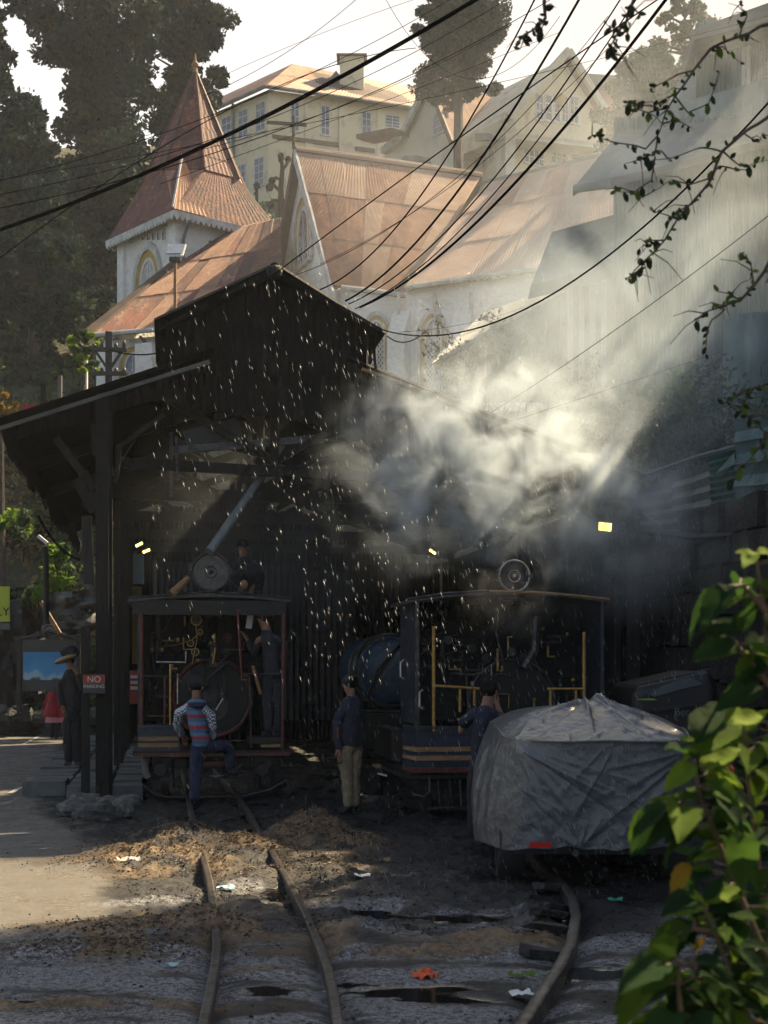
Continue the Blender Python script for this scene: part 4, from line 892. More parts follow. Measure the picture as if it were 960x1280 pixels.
def person(label, J, Y, m, base, facing, hat=None, S=1.0, group=None, hairm='hair'):
    """J: joints as (px,py,depth offset); m: materials for shirt,trousers,shoes,(sleeve)"""
    j = {k: P(v[0], v[1], Y + (v[2] if len(v) > 2 else 0)) for k, v in J.items()}
    t_ = thing('person', label, 'person', tuple(base), 0, group)
    f = Vector((math.sin(facing), math.cos(facing), 0))        # horizontal facing direction
    sd = Vector((f.y, -f.x, 0))
    nk, hd, ch, pl = j['neck'], j['head'], j['chest'], j['pelvis']
    V = [(pl, .10 * S, .08 * S), (pl.lerp(ch, .5), .092 * S, .072 * S), (ch, .10 * S, .075 * S), (nk, .052 * S), (hd - EZ * .045 * S, .068 * S, .072 * S), (hd + EZ * .04 * S, .072 * S, .078 * S)]
    E = [(0, 1), (1, 2), (2, 3), (3, 4), (4, 5)]
    V.append((hd + f * .098 * S - EZ * .012 * S, .013 * S)); E.append((4, 6))               # nose
    V.append((hd + f * .075 * S - EZ * .07 * S, .028 * S)); E.append((4, 7))                # chin
    for k in ('L', 'R'):
        n = len(V); s_, e_, h_ = j['sh' + k], j['el' + k], j['ha' + k]; d = (h_ - e_).normalized()
        V += [(s_ - EZ * .015, .034 * S), (e_, .036 * S), (h_, .027 * S), (h_ + d * .05 * S, .03 * S, .018 * S)]; E += [(2, n), (n, n + 1), (n + 1, n + 2), (n + 2, n + 3)]
        side = d.cross(EZ); side = side.normalized() if side.length > .1 else sd; dn = d.cross(side).normalized()
        for q, (off, ln) in enumerate(((-.026, .065), (-.009, .078), (.009, .072), (.026, .055))):
            b_ = len(V); p0 = h_ + d * .08 * S + side * off * S; V += [(p0, .009 * S), (p0 + d * ln * .55 * S + dn * .008, .008 * S), (p0 + d * ln * S * .9 + dn * .028, .007 * S)]; E += [(n + 3, b_), (b_, b_ + 1), (b_ + 1, b_ + 2)]
        b_ = len(V); V += [(h_ + d * .035 * S + side * .045 * S, .011 * S), (h_ + d * .075 * S + side * .055 * S, .009 * S)]; E += [(n + 2, b_), (b_, b_ + 1)]
        n = len(V); hp, kn, an = j['hip' + k], j['kn' + k], j['an' + k]; V += [(hp, .075 * S), (kn, .05 * S), (an, .036 * S)]; E += [(0, n), (n, n + 1), (n + 1, n + 2)]
    skin('body', V, E, 'skin', t_)
    # shirt / jacket
    shirt, trous, shoes = m[0], m[1], m[2]; sl = m[3] if len(m) > 3 else shirt
    wst = pl.lerp(ch, .12)
    SV = [(pl - EZ * .075 * S, .128 * S, .105 * S), (pl + EZ * .02 * S, .142 * S, .116 * S), (pl.lerp(ch, .5), .14 * S, .114 * S), (ch + EZ * .015 * S, .158 * S, .118 * S), (nk - EZ * .05 * S, .10 * S, .082 * S), (nk + EZ * .012 * S, .066 * S)]
    SE = [(0, 1), (1, 2), (2, 3), (3, 4), (4, 5)]
    skin('shirt', SV, SE, shirt, t_, root=2)
    for k in ('L', 'R'):
        fr_ = 1.0 if not (len(m) > 4 and m[4] == 'short') else 0.0
        inn = ch.lerp(j['sh' + k], .4) + EZ * .02
        sv = [(inn, .080 * S), (j['sh' + k] + EZ * .008, .082 * S), (j['sh' + k].lerp(j['el' + k], .5), .064 * S), (j['el' + k].lerp(j['sh' + k], .25 if fr_ == 0 else 0), .058 * S)]
        if fr_: sv += [(j['el' + k].lerp(j['ha' + k], .6), .048 * S), (j['ha' + k], .042 * S)]
        skin('sleeve', sv, [(i, i + 1) for i in range(len(sv) - 1)], sl, t_, root=1, sub=1)
    TV = [(pl + EZ * .13 * S, .12 * S, .10 * S), (pl + EZ * .05 * S, .132 * S, .108 * S), (pl - EZ * .04 * S, .138 * S, .115 * S)]; TE = [(0, 1), (1, 2)]
    for k in ('L', 'R'):
        n = len(TV); hp, kn, an = j['hip' + k], j['kn' + k], j['an' + k]; dn_ = (an - kn).normalized()
        TV += [(hp.lerp(kn, .12), .10 * S), (hp.lerp(kn, .55), .090 * S), (kn, .074 * S), (kn.lerp(an, .5), .070 * S), (an - dn_ * .03, .064 * S), (an + dn_ * .035, .062 * S)]; TE += [(2, n)] + [(n + i, n + i + 1) for i in range(5)]
    skin('trousers', TV, TE, trous, t_, root=2)
    for k in ('L', 'R'):
        an, to = j['an' + k], j['to' + k]; skin('shoe', [(an + EZ * .03, .05 * S), (an - EZ * .02, .052 * S), (an - EZ * .03 * S + (to - an) * .5, .052 * S, .042 * S), (to + (to - an) * .15, .042 * S, .032 * S)], [(0, 1), (1, 2), (2, 3)], shoes, t_, sub=1)
    # hair cap over the back and top of the skull, ears
    h = MB(); h.ball(hd - f * .012 * S + EZ * .03 * S, (.086 * S, .094 * S, .088 * S), 16, 10); h.build('hair', hairm, t_, True)
    for q in (-1, 1): MB().ball(hd + sd * q * .077 * S - EZ * .012 * S, (.014 * S, .02 * S, .03 * S), 8, 6).build('ear', 'skin', t_, True)
    for q in (-1, 1): MB().ball(hd + f * .076 * S + sd * q * .03 * S + EZ * .008 * S, .01 * S, 8, 6).build('eye', 'black_iron', t_, True)
    if hat == 'cap':
        c_ = MB(); c_.ball(hd - f * .01 * S + EZ * .045 * S, (.10 * S, .108 * S, .085 * S), 18, 10); c_.build('cap', 'dark_cloth', t_, True)
        MB().ball(hd + f * .12 * S + EZ * .05 * S, (.065 * S, .05 * S, .012 * S), 12, 6).build('cap_peak', 'dark_cloth', t_, True)
    if hat == 'beige':
        MB().ball(hd - f * .01 * S + EZ * .05 * S, (.10 * S, .11 * S, .07 * S), 18, 10).build('cap', 'beige_cloth', t_, True)
    return t_, j, f, sd
# 1 man climbing onto the left locomotive
Y1 = 16.35
t1, j, f, sd = person('man in a blue and red striped hooded vest stepping up onto the left locomotive',
    dict(head=(245, 858, .02), neck=(246, 874, 0), chest=(244, 888, 0), pelvis=(252, 928, -.02), shL=(226, 885, .02), elL=(221, 905, .12), haL=(228, 920, .28), shR=(261, 885, 0), elR=(266, 908, .02), haR=(265, 926, .10),
         hipL=(246, 934, 0), knL=(245, 968, .03), anL=(243, 998, 0), toL=(239, 1004, .08), hipR=(262, 932, .02), knR=(287, 934, .28), anR=(288, 960, .32), toR=(297, 966, .36)),
    Y1, ('vest_stripe', 'navy_jeans', 'dark_cloth', 'plaid'), G(243, 1004), .25, 'cap', .98)
MB().ball(P(246, 880, Y1 - .10), (.10, .05, .065), 14, 8).build('hood', 'navy_jeans', t1, True)
MB().ring(P(246, 879, Y1 - .06), Vector((0, .35, 1)), .085, .024, 20, 8).build('hood_edge', 'vest_stripe', t1, True)
# 2 man standing in the left cab, back turned
Y2 = 17.25
t2, j, f, sd = person('man in grey overalls standing in the right side of the left locomotive cab',
    dict(head=(331, 772, 0), neck=(333, 787, 0), chest=(337, 800, 0), pelvis=(341, 845, 0), shL=(322, 797, 0), elL=(319, 818, .06), haL=(309, 800, .1), shR=(352, 798, 0), elR=(357, 822, 0), haR=(350, 842, .1),
         hipL=(335, 852, 0), knL=(336, 885, .02), anL=(335, 912, 0), toL=(327, 918, .0), hipR=(347, 852, 0), knR=(349, 885, 0), anR=(348, 914, 0), toR=(342, 919, -.02)),
    Y2, ('grey_cloth', 'grey_cloth', 'dark_cloth'), P(341, 921, Y2), -1.3, 'beige', 1.0)
p_ = P(312, 777, Y2 + .15)
top('paper_sheet', MB().box(p_, (.075, .012, .17), Matrix.Rotation(.15, 3, 'Y')), 'paper', 'white paper sheet held up beside the man in the left cab', 'paper')
# 3 man crouching on the left locomotive roof
Y3 = 18.0
t3, j, f, sd = person('crouching man in dark clothes on the cab roof beside the round headlamp',
    dict(head=(303, 684, 0), neck=(304, 696, 0), chest=(306, 706, 0), pelvis=(312, 730, .1), shL=(293, 703, 0), elL=(286, 718, -.05), haL=(296, 730, -.15), shR=(318, 704, 0), elR=(327, 718, 0), haR=(318, 732, -.1),
         hipL=(307, 733, .1), knL=(298, 718, -.25), anL=(297, 738, -.1), toL=(293, 742, -.2), hipR=(318, 733, .1), knR=(326, 717, -.2), anR=(322, 738, -.05), toR=(324, 742, -.18)),
    Y3, ('dark_cloth', 'dark_cloth', 'dark_cloth'), P(308, 741, Y3), math.pi + .3, None, .9)
top('orange_bundle', MB().ball(P(305, 731, 17.5), (.05, .05, .06), 10, 7), 'rust_roof', 'small orange cloth bundle by the crouching man on the cab roof', 'cloth', smooth=True)
# 4 standing man, khaki trousers
Y4 = 15.5
t4, j, f, sd = person('man in a dark jacket and khaki trousers standing between the two locomotives',
    dict(head=(438, 855, 0), neck=(439, 870, 0), chest=(438, 888, 0), pelvis=(438, 928, 0), shL=(426, 886, -.05), elL=(421, 912, -.05), haL=(424, 938, -.10), shR=(450, 886, .06), elR=(452, 912, .08), haR=(449, 932, .12),
         hipL=(433, 935, -.02), knL=(434, 972, 0), anL=(436, 1006, 0), toL=(424, 1013, -.03), hipR=(443, 935, .05), knR=(443, 972, .05), anR=(444, 1005, .05), toR=(434, 1012, .08)),
    Y4, ('navy_cloth', 'khaki_cloth', 'dark_cloth'), G(436, 1015), -1.35, None, .95)
MB().ball(P(437, 851, Y4), (.088, .092, .075), 14, 9).build('cap', 'dark_cloth', t4, True)
MB().box(P(422, 916, Y4 - .13), (.02, .01, .12)).build('jacket_piping', 'red_paint', t4)
MB().ring(P(439, 874, Y4), EZ, .062, .022, 18, 8).build('collar', 'navy_cloth', t4, True)
# 5 man in a dark T-shirt beside the covered car
Y5 = 13.0
t5, j, f, sd = person('man in a dark navy T-shirt raising one hand beside the covered car, seen from behind',
    dict(head=(611, 864, .02), neck=(608, 882, 0), chest=(604, 897, 0), pelvis=(602, 950, 0), shL=(584, 892, 0), elL=(577, 916, .08), haL=(576, 905, .22), shR=(624, 893, 0), elR=(632, 908, .12), haR=(620, 878, .22),
         hipL=(594, 958, 0), knL=(593, 1000, .03), anL=(592, 1042, 0), toL=(590, 1050, .12), hipR=(611, 958, 0), knR=(612, 1000, 0), anR=(613, 1042, 0), toR=(614, 1050, .12)),
    Y5, ('navy_cloth', 'dark_cloth', 'dark_cloth', 'navy_cloth', 'short'), G(602, 1051), .5, None, .94)
# 6 dark person with a tan brimmed hat behind the posts
Y6 = 20.3
t6, j, f, sd = person('person in black wearing a broad tan brimmed hat beside the shed posts',
    dict(head=(87, 824, 0), neck=(89, 836, 0), chest=(90, 848, 0), pelvis=(90, 888, 0), shL=(79, 846, 0), elL=(75, 866, -.05), haL=(80, 884, -.1), shR=(101, 846, 0), elR=(104, 862, -.1), haR=(97, 842, -.2),
         hipL=(85, 892, 0), knL=(85, 922, 0), anL=(86, 950, 0), toL=(83, 956, -.1), hipR=(96, 892, 0), knR=(96, 922, 0), anR=(97, 951, 0), toR=(99, 958, -.12)),
    Y6, ('dark_cloth', 'dark_cloth', 'dark_cloth'), P(91, 958, Y6), math.pi - .8, None, 1.08)
MB().ball(P(82, 824, Y6 - .1), (.17, .17, .045), 18, 8, M=Matrix.Rotation(-.35, 3, 'Y')).build('hat_brim', 'straw', t6, True)
MB().ball(P(87, 815, Y6), (.14, .13, .10), 16, 9).build('hat_crown', 'dark_cloth', t6, True)
# 7 woman in red on the road
Y7 = 31.0
t7, j, f, sd = person('small figure in a red coat with pink hem walking on the far road',
    dict(head=(72, 851, 0), neck=(71, 858, 0), chest=(71, 865, 0), pelvis=(69, 885, 0), shL=(64, 864, 0), elL=(59, 876, 0), haL=(54, 888, 0), shR=(77, 864, 0), elR=(79, 876, 0), haR=(77, 886, .05),
         hipL=(67, 888, 0), knL=(66, 905, 0), anL=(66, 918, 0), toL=(63, 921, 0), hipR=(72, 888, 0), knR=(72, 905, 0), anR=(71, 919, 0), toR=(69, 922, -.05)),
    Y7, ('red_cloth', 'dark_cloth', 'dark_cloth'), G(69, 922), -2.4, None, .9)
MB().tube([P(70, 866, Y7), P(69, 880, Y7), P(68, 896, Y7)], [.14, .19, .25], 16).build('coat', 'red_cloth', t7, True)
MB().tube([P(70, 896, Y7), P(70, 903, Y7)], [.22, .24], 16).build('hem', 'pink_cloth', t7, True)
# ================================================================ covered car
cu, cv = 0, 0
CB = G(751, 1110)                                  # middle of the rear axle line on the ground
CA_ = R(-1.0)
cx_ = Vector((math.cos(CA_), math.sin(CA_), 0)); cy_ = Vector((-math.sin(CA_), math.cos(CA_), 0))
CR = Vector((CB.x, CB.y, 0)) - cy_ * .1
def K(a, b, z): return CR + cx_ * a + cy_ * b + EZ * z
car = thing('parked_car', 'dark car standing under the grey cover, only tyres and lower bumper showing', 'car', tuple(K(0, 1.8, 0)), CA_)
prof = [(.22, .30), (.22, .62), (.26, .90), (.5, 1.02), (1.0, 1.10), (2.2, 1.10), (2.8, .80), (3.5, .75), (3.6, .35), (3.5, .25), (.24, .25)]
for s_ in (0,):
    mb = MB(); n = len(prof); L_ = []
    for a, ins in ((-.47, 1), (.47, 1)):
        for b_, z in prof: L_.append(K(a * (1 - .16 * max(0, z - .9) / .45), b_ + .06, z))
    mb.add(L_, [tuple(range(n))[::-1], tuple(range(n, 2 * n))] + [(i, (i + 1) % n, (i + 1) % n + n, i + n) for i in range(n)]).build('body', 'car_black', car)
mb = MB().box(K(0, .24, .36), (1.0, .16, .2), Matrix.Rotation(CA_, 3, 'Z')); mb.build('bumper', 'car_black', car)
for a in (-.625, .61):
    for b_ in (.5, 3.0):
        c_ = K(a, b_, .30); ty = MB(); pr = [(-.09, .24), (-.095, .28), (-.06, .30), (.06, .30), (.095, .28), (.09, .24)]
        pts = []; nn = 30; base = 0
        for i in range(nn):
            t_ = 2 * math.pi * i / nn
            for (x, r_) in pr: pts.append(c_ + cx_ * x + (cy_ * math.cos(t_) + EZ * math.sin(t_)) * r_)
        k = len(pr); ty.add(pts, [(i * k + q, i * k + (q + 1) % k, ((i + 1) % nn) * k + (q + 1) % k, ((i + 1) % nn) * k + q) for i in range(nn) for q in range(k)])
        o = ty.build('tyre', 'rubber', car, True); MB().cyl(c_ - cx_ * .085, c_ + cx_ * .085, .245, 24).build('rim', 'grey_iron', o)
q = P(675, 1055, CR.y - .10); MB().box((q.x, q.y - .035, q.z), (.155, .02, .036), Matrix.Rotation(CA_, 3, 'Z')).build('reflector', 'tail_red', car)
MB().tube([K(-.2, .1, .3), K(-.2, -.02, .27), K(-.2, -.05, .27)], .025, 10).build('exhaust', 'grey_iron', car)
MB().box(K(0, 1.8, .28), (1.2, 3.2, .1), Matrix.Rotation(CA_, 3, 'Z')).build('chassis', 'car_black', car)
# the cover: one cloth sheet with folds
nphi, nt_ = 640, 200
phi = np.linspace(0, 2 * math.pi, nphi, endpoint=False); tt = np.linspace(0, 1, nt_)
PH, TT = np.meshgrid(phi, tt)
hx_, hy_ = .76, 1.98
cp, sp2 = np.cos(PH), np.sin(PH); n_ = 3.9
rad = (np.abs(cp) ** n_ + np.abs(sp2) ** n_) ** (-1 / n_)
ux, uy = cp * rad, sp2 * rad                      # unit rounded square; uy=-1 is the rear
t0 = .46
ti = np.clip(TT / t0, 0, 1); ts = np.clip((TT - t0) / (1 - t0), 0, 1)
A_ = ux * hx_ * ti; B_ = uy * hy_ * ti            # b centred at +1.98
b = B_ + hy_
def ztop(a, b):
    z = 1.05 + .20 * sm(0, 1.0, b) - .42 * sm(2.6, 3.5, b)
    z = z - .13 * (np.abs(a) / .8) ** 3.6 * sm(0, .6, b)
    z = z - .03 * (np.abs(a) / .76) * sm(.2, 1, b) + .075 * np.exp(-(np.sqrt(a * a + .012) - .11) / .30) * np.exp(-np.abs(b - 1.05) / .6)
    z = z 
    return z
ze = ztop(ux * hx_, uy * hy_ + hy_)
zt_ = ztop(A_, b)
leftside = sm(.3, 1, -ux); rear = sm(.6, .98, -uy)
# sides: drop from the rim to the hem, flaring outward
zb_ = .30 + .010 * np.sin(PH * 9) + .008 * np.sin(PH * 23 + 1) - .03 * leftside
flare = .065 + .09 * leftside + .05 * (1 - rear)
shx = ux * (hx_ + flare * ts ** .8 + .03 * np.sin(np.pi * ts)); shy = uy * (hy_ + (.01 + .04 * (1 - rear)) * ts)
X_ = np.where(TT <= t0, A_, shx); Yb = np.where(TT <= t0, b, shy + hy_); Z_ = np.where(TT <= t0, zt_, ze + (zb_ - ze) * ts)
# folds
arc = PH * 1.35
side_f = (np.sin(arc * 17 + 3.0 * fbm(X_ * 3 + 5, Z_ * 2 + Yb, 1.6, 3, 31)) * .5 + np.sin(arc * 31 + 6 * fbm(X_ * 2 + 9, Z_ * 3, 1.4, 3, 32)) * .3)
ridge = lambda x, y, s, k: np.sqrt(.02 + np.abs(fbm(x, y, s, 2, k) - .5) ** 2 * 12) * -1 + 1
diag = ridge(X_ * 1.0 + Z_ * 1.6 + 3, Z_ * 3.0 - X_ * 2.0 + Yb * 1.2, 2.0, 33); diag2 = ridge(X_ * 3.0 + Yb, Z_ * 3.0 + X_ * 2.2 + Yb * 2, 3.4, 34)
fine_ = ridge(X_ * 3 + Yb * 2, Z_ * 4 + Yb * 3, 5.5, 36)
# swags hanging from the rear corners towards the middle of the hem
rx = X_ / .8; cz = (Z_ - .3) / .75
swag = np.sin(26 * (cz + .55 * np.abs(rx + .15) ** 1.3 * -1 + .10 * (fbm(X_ * 2, Z_ * 2, 2, 3, 40) - .5) * 4)) * sm(.95, .5, np.abs(rx)) * rear
amp = ts ** .5
pin = lambda th, k=1.6: (1 - np.abs(np.sin(th))) ** k
wz = fbm(X_ * 1.5 + 4, Z_ * 1.5 + Yb * .7, 1.3, 3, 44) - .5
m1_ = sm(.38, .6, fbm(X_ + 2, Z_ * 1.3 + Yb, 1.8, 2, 45)); m2_ = sm(.40, .58, fbm(X_ + 8, Z_ + Yb, 2.4, 2, 46))
def creases(U, W, segs):
    """straight pull folds: each (u0,w0,u1,w1,amp,width), fading out along its length"""
    out_ = np.zeros_like(U)
    for (u0, w0, u1, w1, am, wd) in segs:
        du, dw = u1 - u0, w1 - w0; L2_ = du * du + dw * dw; t_ = ((U - u0) * du + (W - w0) * dw) / L2_; tc_ = np.clip(t_, 0, 1)
        d_ = np.hypot(U - u0 - tc_ * du, W - w0 - tc_ * dw) ; side = np.sign((U - u0) * dw - (W - w0) * du)
        d_ = d_ + .012 * wz; wloc = wd * (.5 + 1.0 * tc_)
        out_ += 1.6 * am * np.exp(-np.abs(d_) / (wloc * np.where(side > 0, 1.9, .7))) * (1 - tc_) ** .6 * sm(.0, .16, t_)
    return out_
crr = random.Random(5)
def fan(u, w, a0, a1, n, l0, l1, am, wd):
    o_ = []
    for i in range(n):
        a_ = R(a0 + (a1 - a0) * (i + crr.uniform(.1, .9)) / n); l_ = crr.uniform(l0, l1); u_ = u + crr.uniform(-.03, .03); o_.append((u_, w + crr.uniform(-.03, .02), u_ + math.cos(a_) * l_, w + math.sin(a_) * l_, crr.uniform(.5, 1) * am * crr.choice((1, 1, -.7)), crr.uniform(.5, 1) * wd))
    return o_
seg_r = fan(-.64, 1.04, -80, -12, 9, .5, 1.25, .034, .028) + fan(.66, 1.03, -168, -100, 7, .4, 1.0, .030, .028) + fan(.05, 1.04, -140, -40, 6, .3, .7, .020, .022) + fan(-.2, .30, 20, 150, 6, .2, .5, .018, .02) + fan(-.64, .75, -75, -25, 5, .3, .7, .022, .02) + fan(.3, .32, 60, 150, 4, .2, .5, .02, .02)
for _ in range(26): u_, w_ = crr.uniform(-.6, .6), crr.uniform(.4, 1.0); a_ = crr.uniform(-.9, -.2); l_ = crr.uniform(.1, .3); seg_r.append((u_, w_, u_ + math.cos(a_) * l_, w_ + math.sin(a_) * l_, crr.uniform(-.010, .014), .012))
seg_s = []
for k_ in range(44): y0_ = k_ * .09 + crr.uniform(-.04, .04); seg_s.append((y0_, 1.06, y0_ + crr.uniform(-.22, .12), .28, crr.uniform(.010, .036) * crr.choice((1, 1, -.6)), crr.uniform(.012, .03)))
for k_ in range(40): y0_ = crr.uniform(0, 3.9); z0_ = crr.uniform(.4, .95); seg_s.append((y0_, z0_, y0_ + crr.uniform(-.1, .1), z0_ - crr.uniform(.15, .4), crr.uniform(-.014, .018), .012))
seg_t = fan(0, 1.05, 0, 360, 17, .5, 1.1, .034, .028) + fan(-.72, .02, 15, 80, 7, .3, .8, .024, .022) + fan(.72, .02, 100, 165, 7, .3, .8, .024, .022)
for _ in range(60): u_, w_ = crr.uniform(-.7, .7), crr.uniform(.05, 1.1); a_ = math.atan2(1.05 - w_, -u_) + crr.uniform(-.5, .5) + (math.pi / 2 if crr.random() < .3 else 0); l_ = crr.uniform(.1, .35); seg_t.append((u_, w_, u_ + math.cos(a_) * l_, w_ + math.sin(a_) * l_, crr.uniform(-.012, .016), .011))
disp = amp * (creases(X_, Z_, seg_r) * rear + creases(Yb, Z_, seg_s) * (1 - rear) + .010 * (diag - .5)) - .02 * amp
topw = (1 - ts) * (creases(A_, b, seg_t) + .010 * m1_ - .012) * sm(0, .06, ti)
X_ = X_ * (1 - .11 * sm(.2, 2.2, Yb)) + .02
nx = ux / np.hypot(ux, uy); nyy = uy / np.hypot(ux, uy)
X_ = X_ + np.where(TT > t0, nx * disp, 0); Yb = Yb + np.where(TT > t0, nyy * disp, 0); Z_ = Z_ + np.where(TT <= t0, topw, 0) 
Wp = np.array([CR.x, CR.y, 0])[None, None] + X_[..., None] * np.array(cx_)[None, None] + (Yb - .06)[..., None] * np.array(cy_)[None, None]; Wp[..., 2] = Z_
Vc = Wp.reshape(-1, 3); idx = np.arange(nt_ * nphi).reshape(nt_, nphi); nxt = np.roll(idx, -1, axis=1)
Fc = np.stack([idx[:-1], idx[1:], nxt[1:], nxt[:-1]], -1).reshape(-1, 4)
mat('cover_cloth', (.125, .13, .137), (.088, .091, .096), .28, scale=5, bump=.25, bscale=16, spec=.5)
org = np.array(K(0, 1.9, .3))
co_ = np_mesh('car_cover', Vc - org, Fc, 'cover_cloth', smooth=True); co_.location = tuple(org); tag(co_, 'wrinkled silver grey cloth cover draped over the parked car', 'car cover')
md = co_.modifiers.new('thick', 'SOLIDIFY'); md.thickness = .004
# seam piping along the rear top edge
row = int(nt_ * t0); sel = [i for i in range(nphi) if uy[0, i] < -.93]
pts = [Vector(Vc[idx[row, i]]) + EZ * .006 - cy_ * .006 for i in sel]; 
sm_ = MB().tube(pts, .009, 6); sm_.v = [v - Vector(org) for v in sm_.v]; sm_.build('seam', 'grey_tin', co_, True)
lf = MB().ball(K(.44, .75, 1.34), (.05, .10, .008), 10, 5, M=Matrix.Rotation(.6, 3, 'Z')); top('fallen_leaf', lf, 'lime_leaf', 'narrow green leaf lying on the car cover', 'leaf')
# ---------------- black parked car nose behind it
d0 = P(840, 905, 14.2); dk = thing('parked_car', 'black car behind the covered car with a slanting windscreen and pale letters', 'car', (d0.x, d0.y, 0), 0)
def DP(px, py, d=0): return P(px, py, 14.2 + d)
mb = MB().slab([DP(792, 858), DP(890, 836), DP(898, 858, 0), DP(902, 960), DP(800, 980), DP(790, 900)], (0, 1.6, 0)); bv_ = mb.build('body', 'car_black', dk).modifiers.new('round', 'BEVEL'); bv_.width = .10; bv_.segments = 4
mb = MB().slab([DP(812, 868, -.03), DP(828, 857, -.03), DP(862, 846, -.03), DP(880, 855, -.03), DP(850, 862, -.03), DP(818, 871, -.03)], (0, .02, 0)); mb.build('windscreen', 'dark_window', dk)
MB().tube([DP(797, 856, -.04), DP(850, 845, -.04), DP(888, 836, -.04)], .01, 6).build('roof_edge', 'grey_iron', dk)
MB().bar(DP(800, 890, -.05), DP(895, 878, -.05), .05, .03).build('bonnet_edge', 'car_black', dk)
MB().bar(DP(800, 920, -.06), DP(900, 912, -.06), .06, .05).build('bumper', 'car_black', dk)
text('Beno', .11, DP(857, 890, -.09), Vector((1, .0, .03)), 'concrete', dk, 'lettering')
d1 = P(785, 868, 15.5); gv = thing('glass_pane', 'small slanting grey glass pane leaning beside the right shed post', 'pane', (d1.x, d1.y, 0), 0)
MB().slab([P(776, 880, 15.5), P(783, 866, 15.5), P(790, 864, 15.5), P(790, 882, 15.5)], (0, .02, 0)).build('glass', 'dark_window', gv)
# ================================================================ buildings
def win(fr, x0, x1, y0, y1, parent, frame='white_frame', glass='blue_window', nx=2, ny=3, d=.03, px=True, bar=.05):
    """window given by its pixel rectangle on wall plane fr"""
    if px: a0, z1 = fr.hit(x0, (y0)); a1, _ = fr.hit(x1, y0); _, z0 = fr.hit((x0 + x1) / 2, y1); _, z1 = fr.hit((x0 + x1) / 2, y0)
    else: a0, a1, z0, z1 = x0, x1, y0, y1
    if a0 > a1: a0, a1 = a1, a0
    fn = lambda a, b, c: fr.at(a, c, b)
    mb = MB(); e = bar
    mb.fbox(fn, a0, a0 + e, -.05, d, z0, z1).fbox(fn, a1 - e, a1, -.05, d, z0, z1).fbox(fn, a0 + e, a1 - e, -.05, d, z1 - e, z1).fbox(fn, a0 + e, a1 - e, -.05, d, z0, z0 + e)
    for i in range(1, nx): x = a0 + (a1 - a0) * i / nx; mb.fbox(fn, x - e * .4, x + e * .4, -.05, d - .004, z0 + e, z1 - e)
    for i in range(1, ny): z = z0 + (z1 - z0) * i / ny; mb.fbox(fn, a0 + e, a1 - e, -.05, d - .008, z - e * .35, z + e * .35)
    w_ = mb.build('window', frame, parent)
    MB().fbox(fn, a0 + .01, a1 - .01, .002, .012, z0 + .01, z1 - .01).build('pane', glass, w_)
    MB().fbox(fn, a0 - .06, a1 + .06, 0, .09, z0 - .07, z0 - .005).build('sill', frame, w_)
    return w_
def wall(fr, pts, parent, m_, th=.25, name='wall'):
    q = [fr.hit(*p) for p in pts]; return MB().slab([fr.at(a, z, 0) for a, z in q], fr.n * -th).build(name, m_, parent)
